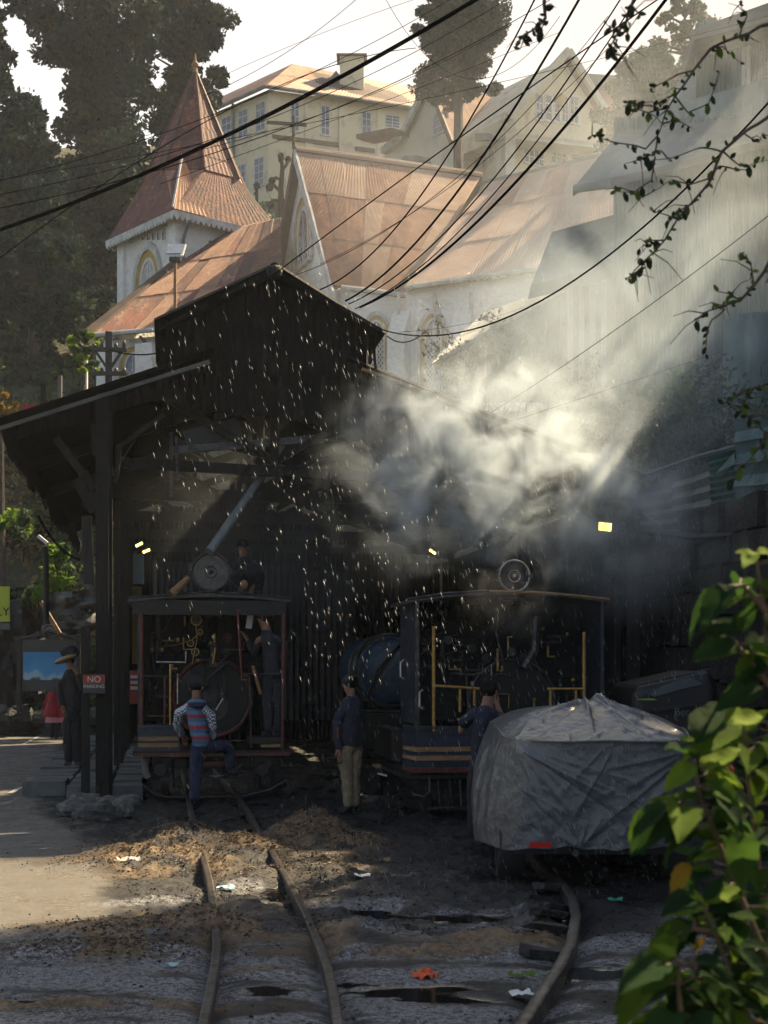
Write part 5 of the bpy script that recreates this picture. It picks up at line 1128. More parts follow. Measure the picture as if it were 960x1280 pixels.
def lancet(fr, xc, w_, ytop, ybot, parent, ring_m='ochre_trim', ww=None, label='window'):
    """pointed window: outer hood, yellow reveal, white sash with leaded panes"""
    a, zt = fr.hit(xc, ytop); a0, _ = fr.hit(xc - w_ / 2, ytop); a1, _ = fr.hit(xc + w_ / 2, ytop); _, zb = fr.hit(xc, ybot); hw = abs(a1 - a0) / 2
    def arch(h, top_z, bot, n=9, lean=0):
        sp_z = top_z - h * 1.75; pts = [(a - h, bot), (a - h, sp_z)]
        pts += [(a - h + (1 - math.cos(t)) * h * 1.0, sp_z + (top_z - sp_z) * math.sin(t)) for t in np.linspace(0, math.pi / 2, n)][1:]
        pts += [(2 * a - x, z) for x, z in pts[::-1]][1:]; return pts
    def band(h0, h1, t0, t1, m_, d0, d1, nm, par):
        o, i_ = arch(h0, t0, zb), arch(h1, t1, zb); mb = MB(); n = len(o)
        vs = [fr.at(x, z, d) for d in (d0, d1) for (x, z) in o + i_]
        mb.add(vs, [(k, k + 1, n + k + 1, n + k) for k in range(n - 1)] + [(2 * n + k, 3 * n + k, 3 * n + k + 1, 2 * n + k + 1) for k in range(n - 1)] + [(k, 2 * n + k, 2 * n + k + 1, k + 1) for k in range(n - 1)] + [(n + k, n + k + 1, 3 * n + k + 1, 3 * n + k) for k in range(n - 1)])
        return mb.build(nm, m_, par)
    w0 = band(hw * 1.45, hw * 1.18, zt + hw * .75, zt + hw * .35, 'white_trim', .0, .10, 'window', parent)
    band(hw * 1.18, hw * .80, zt + hw * .35, zt, ring_m, .0, .04, 'reveal', w0)
    band(hw * .80, hw * .66, zt, zt - hw * .2, 'white_frame', .0, .05, 'frame', w0)
    pts = arch(hw * .68, zt - hw * .2, zb); MB().slab([fr.at(x, z, .012) for x, z in pts], fr.n * -.01).build('pane', 'dark_window' if ww is None else ww, w0)
    mb = MB(); H = zt - hw * .2 - zb; st = hw * .5
    mb.bar(fr.at(a, zb, .02), fr.at(a, zt - hw * .3, .02), .03, .05, fr.n)
    k = -H
    while k < H * 1:
        for s_ in (1, -1):
            x0 = -hw * .66; x1 = hw * .66; z0 = zb + (k if s_ > 0 else k) + 0; 
            pa, pb = (x0, z0), (x1, z0 + s_ * (x1 - x0) * 1.4)
            def clip(p, q, lim0=zb, lim1=zt - hw * 1.3):
                if p[1] == q[1]: return None
                ts = [0, 1]
                for lim in (lim0, lim1):
                    t_ = (lim - p[1]) / (q[1] - p[1])
                    if 0 < t_ < 1: ts.append(t_)
                ts.sort(); best = None
                for u_, v_ in zip(ts[:-1], ts[1:]):
                    mid = p[1] + (q[1] - p[1]) * (u_ + v_) / 2
                    if lim0 < mid < lim1: best = (u_, v_)
                if not best: return None
                g_ = lambda t_: (p[0] + (q[0] - p[0]) * t_, p[1] + (q[1] - p[1]) * t_); return g_(best[0]), g_(best[1])
            c_ = clip(pa, pb)
            if c_: mb.bar(fr.at(a + c_[0][0], c_[0][1], .022), fr.at(a + c_[1][0], c_[1][1], .022), .02, .02, fr.n)
        k += st
    mb.build('lead_lattice', 'white_frame', w0)
    MB().fbox(lambda x, b_, c: fr.at(x, c, b_), a - hw * 1.3, a + hw * 1.3, 0, .14, zb - .12, zb).build('sill', 'white_trim', w0)
    return w0
def roof_panels(parent, m_, c00, c10, c01, c11, nx, ny, waves, amp, name='roof_sheet', th=.0):
    """c00..c10 = top edge, c01..c11 = bottom edge; sheets nx by ny laid overlapping"""
    c00, c10, c01, c11 = map(Vector, (c00, c10, c01, c11)); n = (c10 - c00).cross(c01 - c00).normalized()
    if n.z < 0: n = -n
    bl = lambda x, y: c00.lerp(c10, x).lerp(c01.lerp(c11, x), y)
    for i in range(nx):
        for j in range(ny):
            x0, x1 = i / nx, (i + 1) / nx; y0, y1 = max(0, j / ny - .012), (j + 1) / ny
            l0 = n * (.010 * (i % 2) + .006 * random.random()); lt, lb = n * .0, n * (.016)
            MB().corr(bl(x0, y0) + l0 + lt, bl(x1, y0) + l0 + lt, bl(x0, y1) + l0 + lb, bl(x1, y1) + l0 + lb, waves, amp).build(name, m_ if isinstance(m_, str) else random.choice(m_), parent)
    o = MB().slab([c00 - n * .05, c10 - n * .05, c11 - n * .05, c01 - n * .05], n * -.08); o.build('roof_deck', 'brown_trim', parent)

# ---------------- church
ch = thing('church', 'white church with rusty corrugated roofs, pointed yellow windows and a steep spire', 'church', (-3, 45, 9.0))
r = Vector((.93, .37, 0)).normalized(); c = Vector((.37, -.93, 0)).normalized()
E1 = P(425, 358, 42); R0 = E1 - c * 3.5; R0.z = P(375, 188, R0.y).z; E0 = E1 - c * 7.0
R1 = R0 + r * 6.3; V1 = E1 + r * 2.2
oh = r * -.25
roof_panels(ch, ['rust_roof', 'rust_roof', 'rust_roof_pale'], R0 + oh, R1, E1 + oh, V1, 8, 3, 14, .014)
roof_panels(ch, 'rust_patchy', R0 + oh, R1, E0 + oh, E0 + r * 6, 4, 2, 6, .028)
MB().tube([R0 + oh - EZ * .0, R0.lerp(R1, .35) + EZ * .03, R1 + EZ * .02], .11, 8).build('ridge_cap', 'rust_roof_pale', ch, True)
# gable wall (faces left), bargeboards
gf = Fr(E0, E1)
MB().slab([Vector((E0.x, E0.y, 8)), Vector((E1.x, E1.y, 8)), E1 - EZ * .1, R0 - EZ * .12, E0 - EZ * .1], r * .3).build('wall', 'whitewash', ch)
for A1, A2 in ((R0, E1), (R0, E0)): 
    d_ = r * -.30; MB().slab([A1 + d_ + EZ * .06, A2 + d_ + EZ * .02 + (A2 - A1).normalized() * .25, A2 + d_ - EZ * .38 + (A2 - A1).normalized() * .25, A1 + d_ - EZ * .42], r * .07).build('bargeboard', 'brown_trim' if A2 is E0 else 'white_trim', ch)
lancet(gf, 380, 17, 258, 330, ch, ww='dark_window')
w_ = MB(); 
cb = R0 + oh * 1.2; w_.bar(cb, cb + EZ * 1.05, .09, .09).build('cross_upright', 'brown_trim', ch)
MB().bar(cb + EZ * .82 - c * -.0 + Vector((-.85, 0, .03)), cb + EZ * .80 + Vector((.42, 0, -.03)), .08, .09).build('cross_arm', 'brown_trim', ch)
# wall under the transept eave then running right (3 lancets, buttresses)
Bq = P(760, 322, 38.6)
wallA = Fr(E1, V1); MB().slab([Vector((E1.x, E1.y, 8)), Vector((V1.x, V1.y, 8)), V1 - EZ * .15, E1 - EZ * .1], -wallA.n * .3).build('wall', 'whitewash', ch)
NA = P(507, 357, 41.9); NB = P(772, 318, 38.9)
RA, RB = P(608, 228, 47.0), P(772, 190, 44.2)
roof_panels(ch, ['rust_roof_pale', 'rust_roof_pale', 'rust_roof'], RA, RB, NA, NB, 6, 3, 12, .008)
MB().tube([RA, RB], .09, 8).build('ridge_cap', 'grey_roof', ch, True)
wb = Fr(NA - Vector((0, .0, 0)), NB); wb.o = wb.o - wb.n * .35
MB().slab([Vector((NA.x, NA.y + .3, 8)), Vector((NB.x, NB.y + .3, 8)), NB + Vector((0, .3, -.1)), NA + Vector((0, .3, -.1))], Vector((0, .3, 0))).build('wall', 'whitewash', ch)
wb.o = Vector((NA.x, NA.y + .3, 0))
mb = MB(); 
MB().tube([E1 - EZ * .05 + wallA.n * .12, V1 - EZ * .08 + wallA.n * .1, NA + Vector((0, -.1, -.08)), NA.lerp(NB, .5) + Vector((0, -.1, -.08)), NB + Vector((0, -.1, -.08))], .07, 8).build('gutter', 'white_trim', ch, True)
lancet(wallA, 470, 26, 400, 470, ch, ww='pale_wall' if False else 'blue_window')
for xc in (542, 622, 690): lancet(wb, xc, 26, 398 - (xc - 542) * .1, 492, ch, ww='blue_window')
for xc in (503, 580, 655):
    a, zt = wb.hit(xc, 395); fn = lambda x, b_, c_: wb.at(x, c_, b_)
    mb = MB(); mb.fbox(fn, a - .28, a + .28, 0, .45, 7.8, zt - .6); mb.hexa([wb.at(a - .28, zt - .6, 0), wb.at(a + .28, zt - .6, 0), wb.at(a + .28, zt - .6, .45), wb.at(a - .28, zt - .6, .45), wb.at(a - .28, zt + .1, 0), wb.at(a + .28, zt + .1, 0), wb.at(a + .28, zt + .12, .06), wb.at(a - .28, zt + .12, .06)]).build('buttress', 'whitewash', ch)
for xc in (500, 590, 545): 
    a, zt = wb.hit(xc, 362); MB().tube([wb.at(a, zt - .1, .08), wb.at(a, 8, .08)], .05, 8).build('downpipe', 'white_trim', ch, True)
# left nave roof
LE, RE, TR, TL = P(118, 417, 43), P(350, 396, 40.8), P(352, 272, 47.0), P(268, 291, 48.2)
roof_panels(ch, ['rust_patchy', 'rust_patchy', 'rust_roof', 'rust_roof_dark'], TL, TR, LE, RE, 9, 3, 8, .010)
MB().slab([TL + EZ * .12, LE + EZ * .1, LE + Vector((-.35, -.1, .04)), TL + Vector((-.25, .1, .05))], EZ * -.2).build('verge_board', 'brown_trim', ch)
MB().tube([LE - EZ * .06 + Vector((0, -.08, 0)), RE - EZ * .06 + Vector((0, -.08, 0))], .07, 8).build('gutter', 'white_trim', ch, True)
lw = Fr(LE + Vector((.4, .4, 0)), RE + Vector((0, .4, 0)))
MB().slab([lw.at(0, 8), lw.at(lw.len, 8), RE + Vector((0, .4, -.12)), LE + Vector((.4, .4, -.12))], -lw.n * .3).build('wall', 'whitewash', ch)
lancet(lw, 167, 28, 440, 500, ch, ww='blue_window')
for xc in (140, 188):
    a, zt = lw.hit(xc, 432); MB().fbox(lambda x, b_, c_: lw.at(x, c_, b_), a - .3, a + .3, 0, .4, 7.8, zt).build('buttress', 'whitewash', ch)
a, zt = lw.hit(192, 420); MB().tube([lw.at(a - .4, zt, .1), lw.at(a, zt - .5, .12), lw.at(a, 9, .12)], .05, 8).build('downpipe', 'grey_tin', ch, True)
MB().slab([LE + Vector((.2, .5, -.1)), TL + Vector((0, .2, -.1)), Vector((TL.x, TL.y + .2, 8)), Vector((LE.x + .2, LE.y + .5, 8))], Vector((.25, -.1, 0))).build('wall', 'whitewash', ch)
# tower
aT = R(50); C0 = P(222, 275, 46.5); C0.z = 0
tl_ = Vector((-math.cos(aT), math.sin(aT), 0)); tr_ = Vector((math.sin(aT), math.cos(aT), 0)); TWd = 3.7
tz = P(222, 273, 46.5).z
fl = Fr(C0 + tl_ * TWd, C0); fr_ = Fr(C0, C0 + tr_ * TWd)
MB().slab([C0 + EZ * 8, C0 + tl_ * TWd + EZ * 8, C0 + tl_ * TWd + tr_ * TWd + EZ * 8, C0 + tr_ * TWd + EZ * 8], EZ * (tz - 8)).build('tower_wall', 'whitewash', ch)
lancet(fl, 186, 26, 322, 378, ch, ww='white_trim')
for i in range(7):
    x = 166 + i * 6.4; a, z1 = fl.hit(x, 287); _, z0 = fl.hit(x, 300)
    mb = MB(); pts = [(-.075, z0), (.075, z0), (.075, z1 - .1), (.0, z1), (-.075, z1 - .1)]; mb.slab([fl.at(a + p, z, .006) for p, z in pts], fl.n * -.005); mb.build('belfry_slot', 'dark_window', ch)
    MB().fbox(lambda q, b_, c_: fl.at(q, c_, b_), a + .085, a + .135, 0, .05, z0, z1).build('belfry_mullion', 'white_trim', ch)
a0, z0 = fl.hit(163, 302); a1, _ = fl.hit(210, 302)
MB().fbox(lambda q, b_, c_: fl.at(q, c_, b_), min(a0, a1), max(a0, a1), 0, .08, z0 - .06, z0).build('string_course', 'white_trim', ch)
MB().fbox(lambda q, b_, c_: fl.at(q, c_, b_), -.05, .35, 0, .12, 8, tz - .02).build('corner_pilaster', 'whitewash', ch)
MB().fbox(lambda q, b_, c_: fl.at(q, c_, b_), TWd - .45, TWd + .0, 0, .1, 8, tz - .02).build('corner_pilaster', 'whitewash', ch)
_, zz = fr_.hit(240, 300); MB().fbox(lambda q, b_, c_: fr_.at(q, c_, b_), 1.2, 1.9, 0, .05, zz - .7, zz + .1).build('belfry_louvre', 'grey_tin', ch)
a, zt = fr_.hit(236, 285); MB().tube([fr_.at(.2, tz - .1, .4), fr_.at(.15, tz - .7, .1), fr_.at(.15, tz - 2.2, .08)], .05, 8).build('downpipe', 'grey_tin', ch, True)
TC = C0 + (tl_ + tr_) * TWd / 2
def sq(h, z, n_=None): return [TC - tl_ * h - tr_ * h + EZ * z, TC + tl_ * h - tr_ * h + EZ * z, TC + tl_ * h + tr_ * h + EZ * z, TC - tl_ * h + tr_ * h + EZ * z]  # near, left, back, right
ez = tz + .05; EH = TWd / 2 + .36
cor = sq(EH, ez)
# scalloped fascia
for k in range(4):
    a, b_ = cor[k], cor[(k + 1) % 4]; n = 22; d = (b_ - a) / n; out_ = Vector((d.y, -d.x, 0)).normalized(); 
    if out_.dot((a + b_) / 2 - TC) < 0: out_ = -out_
    mb = MB()
    for i in range(n):
        p = a + d * i; mb.slab([p + EZ * .06, p + d + EZ * .06, p + d - EZ * .10, p + d * .75 - EZ * .2, p + d * .5 - EZ * .24, p + d * .25 - EZ * .2, p - EZ * .10], out_ * .04)
    mb.build('scalloped_fascia', 'white_trim', ch)
MB().slab(sq(EH - .03, ez - .05), EZ * .04).build('eave_soffit', 'white_trim', ch)
zo, ro = P(240, 232, 49).z, 1.66
za = P(242, 92, TC.y).z
ang0 = math.atan2((-tl_ - tr_).y, (-tl_ - tr_).x)
oc = lambda k, r_, z: TC + Vector((math.cos(ang0 + (k - .5) * math.pi / 4), math.sin(ang0 + (k - .5) * math.pi / 4), 0)) * r_ + EZ * z
rows = 7
for k in range(8):
    for j in range(rows):
        t0_, t1_ = j / rows, (j + 1) / rows; r0_, r1_ = (ro + .1) * (1 - t0_) + .05 * t0_, (ro + .1) * (1 - t1_) + .05 * t1_
        z0_, z1_ = zo + (za - zo) * t0_, zo + (za - zo) * t1_ + .04; k4 = 1.02
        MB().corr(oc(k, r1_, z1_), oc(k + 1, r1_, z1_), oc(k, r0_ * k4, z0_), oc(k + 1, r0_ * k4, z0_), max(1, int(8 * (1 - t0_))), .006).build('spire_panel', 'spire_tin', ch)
    MB().tube([oc(k, (ro + .1) * 1.03, zo), oc(k, .06, za)], .05, 6).build('hip_strip', 'rust_roof_dark' if k % 2 else 'brown_trim', ch, True)
# flared skirt from the octagon to the square eave
for k in range(8):
    o0, o1 = oc(k, (ro + .1), zo + .02), oc(k + 1, (ro + .1), zo + .02)
    # octagon vertex k sits between sides; even faces (k=0,2,4,6) face the corners
    q = k // 2
    if k % 2 == 0: tri = MB().corr(o0, o1, cor[[0, 3, 2, 1][q]] + EZ * .02, cor[[0, 3, 2, 1][q]] + EZ * .08, 6, .003); tri.build('skirt_sheet', 'spire_tin' if q in (2, 3) else 'rust_roof', ch)  # near and right corner sheets get a lighter colour as if sunlit
    else:
        ca, cb2 = cor[[0, 3, 2, 1][q]] + EZ * .03, cor[[3, 2, 1, 0][q]] + EZ * .03
        for j in range(4): MB().corr(o0.lerp(o1, j / 4), o0.lerp(o1, (j + 1) / 4), ca.lerp(cb2, j / 4), ca.lerp(cb2, (j + 1) / 4), 5, .003).build('skirt_sheet', 'spire_tin', ch)
# small broach gable at the near corner, right sheet coloured lighter as if sunlit
ap = oc(.5, 1.95, zo + .35); bl_, br_ = cor[0] + tl_ * .05 + EZ * .1, cor[0] + tr_ * 1.35 + EZ * .1
MB().corr(ap, ap + EZ * .01, cor[0] + EZ * .12, br_, 8, .012).build('broach_sheet', 'rust_roof', ch)
MB().slab([ap, cor[0] + EZ * .1, cor[0] + tl_ * 1.3 + EZ * .1], EZ * -.03).build('broach_sheet', 'spire_tin', ch)
MB().bar(ap + EZ * .05, cor[0] + EZ * .16 - tr_ * .05, .06, .06).build('broach_trim', 'white_trim', ch)
MB().tube([TC + EZ * (za - .1), TC + EZ * (za + .25), TC + EZ * (za + .7)], [.10, .07, .02], 8).build('finial', 'tan_wood', ch, True); MB().ball(TC + EZ * (za + .3), .13, 10, 7).build('finial_ball', 'tan_wood', ch, True)
# ---------------- yellow school building
yb = thing('school_building', 'long cream two storey building with rusty hipped roofs above the church', 'building', (-7, 85, 20))
C_ = P(336, 112, 85.0); Lf = P(250, 152, 89.6); Rt = P(545, 144, 88.6)
for v in (Lf, Rt): pass
z_e = C_.z; Lf.z = z_e; Rt.z = z_e
f1, f2 = Fr(Lf, C_), Fr(C_, Rt)
MB().slab([f1.at(0, 22), f1.at(f1.len, 22), f1.at(f1.len, z_e), f1.at(0, z_e)], -f1.n * .5).build('wall', 'cream_wall', yb)
MB().slab([f2.at(0, 22), f2.at(f2.len, 22), f2.at(f2.len, z_e), f2.at(0, z_e)], -f2.n * .5).build('wall', 'cream_wall', yb)
T1 = P(365, 80, 90.5); T2 = P(545, 104, 95); T0 = P(262, 122, 97); T1.z = T1.z; T2.z = T1.z
Ce, Le, Re_ = C_ + (f1.n + f2.n) * .45 - EZ * .1, Lf + f1.n * .5 - EZ * .1, Rt + f2.n * .5 - EZ * .1
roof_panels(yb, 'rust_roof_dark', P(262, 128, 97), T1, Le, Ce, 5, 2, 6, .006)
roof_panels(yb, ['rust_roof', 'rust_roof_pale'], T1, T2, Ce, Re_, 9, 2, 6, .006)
MB().tube([Le, Ce, Re_], .12, 6).build('gutter', 'grey_tin', yb)
MB().slab([T2 + Vector((-8, 1, -.4)), T2 + Vector((2, 1, -.4)), T2 + Vector((2, 1, .75)), T2 + Vector((-8, 1, .75))], EY * 2).build('rear_parapet', 'yellow_roof', yb)
for x0, x1, y0, y1 in ((277, 289, 146, 182), (298, 310, 137, 172), (320, 332, 128, 164), (296, 307, 206, 240), (318, 330, 197, 233)):
    win(f1, x0, x1, y0, y1, yb, nx=2, ny=4, frame='white_frame')
for x0, x1, y0, y1 in ((363, 374, 127, 164), (401, 412, 132, 169), (452, 464, 140, 176), (481, 500, 144, 160)): win(f2, x0, x1, y0, y1, yb, nx=2, ny=4)
fn2 = lambda a, b_, c_: f2.at(a, c_, b_)
for x0, x1, y in ((340, 427, 171), (444, 468, 186)):
    a0, z0 = f2.hit(x0, y); a1, _ = f2.hit(x1, y); MB().fbox(fn2, a0, a1, 0, .12, z0 - .12, z0 + .12).build('string_course', 'brown_trim', yb)
for x in (340, 428, 386, 476):
    a0, z0 = f2.hit(x, 200); MB().fbox(fn2, a0 - .25, a0 + .25, 0, .14 if x in (428,) else .08, 22, z_e - .3).build('pilaster', 'cream_wall', yb)
for x in (293,): a0, z0 = f1.hit(x, 200); MB().tube([f1.at(a0, z_e, .12), f1.at(a0, 22, .12)], .09, 8).build('downpipe', 'grey_tin', yb)
q = P(440, 92, 88); mb = MB().box(P(440, 100, 89.5), (1.5, 1.2, 2.6)); mb.build('chimney', 'cream_wall', yb); MB().box(P(440, 74, 89.5), (1.9, 1.5, .12)).build('chimney_cap', 'concrete', yb)
MB().slab([P(420, 88, 90), P(404, 108, 89), P(436, 108, 89)], Vector((0, .5, 0))).build('dormer', 'grey_roof', yb)
for dx in (-.6, .6): MB().bar(P(440, 82, 89.5) + EX * dx, P(440, 74, 89.5) + EX * dx, .12, .12).build('chimney_leg', 'concrete', yb)
# ---------------- small steep gabled house
sg_ = thing('gabled_house', 'narrow white house with a steep flared gable behind the lone tree', 'house', (4, 74, 20))
h1 = Fr(P(476, 200, 76), P(570, 200, 71))
def W2(fr, pts): return [fr.at(*fr.hit(*p)) for p in pts]
MB().slab(W2(h1, [(478, 230), (566, 232), (566, 175), (541, 108), (512, 168), (500, 180), (490, 190), (478, 196)]), -h1.n * 6).build('wall', 'pale_wall', sg_)
e_ = h1.n * .35
rp = W2(h1, [(541, 103), (520, 150), (505, 175), (484, 190)]); 
for a, b_ in zip(rp[:-1], rp[1:]): MB().slab([a + e_, b_ + e_, b_ + e_ - h1.n * 6, a + e_ - h1.n * 6], Vector((-.05, 0, -.15))).build('roof_slope', 'grey_roof', sg_); MB().bar(a + e_ * 1.1, b_ + e_ * 1.1, .16, .3).build('bargeboard', 'white_trim', sg_)
rp = W2(h1, [(541, 103), (556, 140), (572, 180)])
for a, b_ in zip(rp[:-1], rp[1:]): MB().slab([a + e_, b_ + e_, b_ + e_ - h1.n * 7 + Vector((2, 0, 0)), a + e_ - h1.n * 7 + Vector((2, 0, 0))], Vector((.05, 0, -.15))).build('roof_slope', 'rust_roof', sg_); MB().bar(a + e_ * 1.1, b_ + e_ * 1.1, .14, .25).build('bargeboard', 'brown_trim', sg_)
win(h1, 542, 560, 138, 166, sg_, nx=3, ny=3); win(h1, 484, 492, 170, 186, sg_, nx=2, ny=2)
MB().slab(W2(h1, [(468, 180), (512, 172), (512, 166), (468, 174)]), h1.n * 1.2).build('porch_roof', 'rust_roof_dark', sg_)
MB().slab([P(556, 120, 73), P(600, 118, 78), P(590, 178, 74), P(573, 180, 71.2)], Vector((0, 0, -.15))).build('lit_roof_slope', 'rust_roof_pale', sg_)  # sunlight on this slope put into the paler colour
MB().slab(W2(h1, [(514, 208), (540, 204), (536, 198), (520, 199)]), h1.n * .8).build('window_hood', 'grey_roof', sg_)
# ---------------- big gabled house
bh = thing('gabled_house', 'cream house with a wide gable, balcony and long five-light window', 'house', (8, 68, 19))
h2 = Fr(P(632, 200, 68), P(760, 200, 72)); h3 = Fr(P(575, 200, 75), P(632, 200, 68))
MB().slab(W2(h2, [(633, 168), (756, 182), (758, 160), (703, 74), (634, 146)]), -h2.n * 5).build('upper_wall', 'cream_wall', bh)
lo_ = Fr(h2.at(0, 0, -1.3), h2.at(h2.len, 0, -1.3))
MB().slab(W2(lo_, [(636, 230), (762, 232), (762, 168), (636, 158)]), -lo_.n * .4).build('lower_wall', 'cream_wall', bh)
MB().slab(W2(h2, [(632, 172), (757, 186), (757, 180), (632, 165)]), -h2.n * 1.5).build('balcony_floor', 'pale_wall', bh)
MB().slab(W2(h3, [(577, 225), (632, 228), (632, 146), (577, 162)]), -h3.n * .5).build('wall', 'pale_wall', bh)
g1, g2, g3 = P(703, 67, 70.1), P(628, 150, 67.9), P(764, 165, 72.1)
bk = -h2.n * 0 + (h3.d * -1) * 8.5
roof_panels(bh, ['rust_roof_pale', 'rust_roof', 'grey_roof'], g1 + bk, g1 + h2.n * .4, g2 + bk - EZ * .1, g2 + h2.n * .4, 6, 2, 5, .02)
MB().slab([g1 + h2.n * .4, g3 + h2.n * .4, g3 + bk, g1 + bk], EZ * -.15).build('roof_slope', 'rust_roof', bh)
for a, b_ in ((g1, g2), (g1, g3)): MB().bar(a + h2.n * .45, b_ + h2.n * .45, .2, .35).build('bargeboard', 'pale_wall', bh)
for i, (x0, x1) in enumerate(((670, 679), (681, 690), (692, 700), (702, 710), (712, 723))): win(h2, x0, x1, 118 + i * .6, 150 + i * 1.2, bh, nx=1 if i in (1, 2) else 2, ny=3)
win(lo_, 655, 680, 178, 206, bh, nx=4, ny=3); win(lo_, 689, 708, 186, 206, bh, nx=3, ny=2, frame='pale_wall'); win(lo_, 716, 724, 182, 210, bh, nx=1, ny=2)
win(h3, 603, 618, 180, 205, bh, nx=2, ny=2, frame='pale_wall')
MB().slab(W2(h3, [(596, 182), (628, 176), (622, 168), (604, 170)]), h3.n * .8).build('window_hood', 'grey_roof', bh)
for x in (745,): p = W2(lo_, [(x, 168), (x, 215)]); MB().bar(p[0], p[1], .4, .4).build('pillar', 'cream_wall', bh)
MB().ball(h2.at(*h2.hit(699, 126), .12), (.28, .08, .35), 10, 7).build('yellow_curtain', 'yellow_roof', bh, True)
pk = thing('pink_house', 'pinkish flat roofed house farthest right behind the cream gable', 'house', (15, 92, 25))
h4 = Fr(P(722, 180, 90), P(800, 180, 92)); MB().slab(W2(h4, [(724, 210), (795, 210), (795, 112), (724, 108)]), -h4.n * 5).build('wall', 'pink_wall', pk)
MB().slab(W2(h4, [(718, 112), (800, 116), (800, 104), (718, 99)]), h4.n * 1.0).build('flat_roof', 'grey_roof', pk); win(h4, 737, 746, 122, 150, pk, nx=2, ny=2, frame='pink_wall')
# ---------------- grey roofed house in front of the church (right) with pink wall
gh_ = thing('lean_to_house', 'grey tin house with a sagging roof edge in front of the church', 'house', tuple(P(650, 500, 31)))
roof_panels(gh_, 'grey_roof', P(602, 392, 31), P(745, 342, 29), P(541, 456, 27.5), P(560, 445, 27.3), 3, 2, 6, .02)
hA = Fr(P(604, 400, 30), P(750, 400, 30)); MB().slab(W2(hA, [(606, 500), (750, 500), (750, 350), (704, 362), (612, 394)]), -hA.n * .3).build('wall', 'grey_tin', gh_)
hB = Fr(P(552, 450, 28.6), P(606, 400, 30)); MB().slab(W2(hB, [(553, 505), (605, 505), (605, 398), (553, 446)]), -hB.n * .2).build('side_wall', 'whitewash', gh_)
for i in range(9): x = 604 + i * 16; MB().tube([hA.at(*hA.hit(x, 398 - i * 4.8), .03), hA.at(*hA.hit(x, 500), .03)], .03, 6).build('wall_batten', 'grey_roof', gh_)
for x in (596, 585): MB().tube([hB.at(*hB.hit(x, 420), .05), hB.at(*hB.hit(x, 500), .05)], .035, 6).build('downpipe', 'white_trim', gh_)
win(hA, 618, 640, 415, 460, gh_, nx=2, ny=3, frame='grey_tin'); win(hA, 652, 676, 405, 450, gh_, nx=2, ny=3, frame='grey_tin')
pw = thing('pink_wall', 'short pale pink wall with a stepped top below the grey tin house', 'wall', tuple(P(585, 520, 26.5)))
MB().slab([P(568, 540, 26.5), P(606, 540, 26.5), P(606, 458, 26.5), P(598, 456, 26.5), P(594, 468, 26.5), P(584, 480, 26.5), P(572, 488, 26.5), P(566, 500, 26.5)], (0, .25, 0)).build('wall', 'pink_wall', pw)
for x in (589, 600, 577): MB().tube([P(x, 470, 26.4), P(x, 530, 26.4)], .03, 6).build('rail_post', 'brown_trim', pw)
# ---------------- blue green tin house on the right
tg = thing('tin_house', 'tall blue green corrugated tin house looming on the right behind the steam', 'house', tuple(P(860, 600, 28)))
YT = 27.0; t1_ = Fr(P(766, 300, YT), P(1010, 300, 24.5)); ndn = -t1_.n
for i in range(12):
    x0, x1 = 766 + i * 20, 766 + (i + 1) * 20
    for y0, y1 in ((148, 300), (298, 450), (448, 610)):
        a0, z1 = t1_.hit(x0, max(y0, 228) if i == -1 else y0); a1, _ = t1_.hit(x1, y0); _, z0 = t1_.hit(x0, y1); o_ = .02 * (i % 2) + (.03 if y0 > 200 else 0)
        z1 = min(z1, t1_.hit(x0, 150)[1])
        MB().corr(t1_.at(a0, z1, o_), t1_.at(a1, z1, o_), t1_.at(a0, z0, o_), t1_.at(a1, z0, o_), 4, .022).build('wall_sheet', 'teal_tin', tg)
a0, zc = t1_.hit(766, 150)
MB().slab([t1_.at(a0, 4, -.1), t1_.at(t1_.len, 4, -.1), t1_.at(t1_.len, zc, -.1), t1_.at(a0, zc, -.1)], ndn * 5).build('wall', 'teal_tin', tg)
# left hipped skirt roof and slab between storeys
MB().slab([P(720, 232, 26.5), P(802, 214, 25.6), P(1010, 160, 24.0), P(1010, 142, 24.4), P(786, 150, 27)], Vector((0, .1, -.12))).build('skirt_roof', 'grey_roof', tg)
MB().slab([P(716, 236, 26.5), P(786, 150, 27.2), P(800, 150, 29), P(770, 200, 29)], Vector((0, 0, -.15))).build('skirt_roof', 'grey_roof', tg)
MB().tube([P(718, 236, 26.4), P(766, 230, 26.0)], .08, 8).build('gutter', 'grey_tin', tg, True)
t2_ = Fr(P(868, 100, 26.2), P(1010, 100, 24.8))
for i in range(7):
    x0, x1 = 868 + i * 20, 868 + (i + 1) * 20; a0, z1 = t2_.hit(x0, 30); a1, _ = t2_.hit(x1, 30); _, z0 = t2_.hit(x0, 152)
    MB().corr(t2_.at(a0, z1), t2_.at(a1, z1), t2_.at(a0, z0), t2_.at(a1, z0), 4, .022).build('wall_sheet', 'teal_tin', tg)
MB().slab([t2_.at(0, 8, -.1), t2_.at(t2_.len, 8, -.1), t2_.at(t2_.len, t2_.hit(900, 30)[1], -.1), t2_.at(0, t2_.hit(870, 30)[1], -.1)], -t2_.n * 4).build('wall', 'teal_tin', tg)
MB().slab([P(868, 50, 25.2), P(1010, 14, 23.8), P(1010, -14, 24), P(868, 36, 25.4)], Vector((.6, 5, .5))).build('roof_slab', 'concrete', tg)
win(t2_, 928, 938, 52, 132, tg, nx=1, ny=5, glass='white_trim', frame='white_frame'); win(t2_, 950, 975, 60, 130, tg, nx=2, ny=4, glass='dark_window', frame='teal_tin')
MB().slab([P(830, 150, 26.5), P(850, 100, 26.8), P(868, 90, 26.4), P(868, 145, 26.0)], Vector((0, 1.5, 0))).build('side_roof', 'teal_tin', tg)
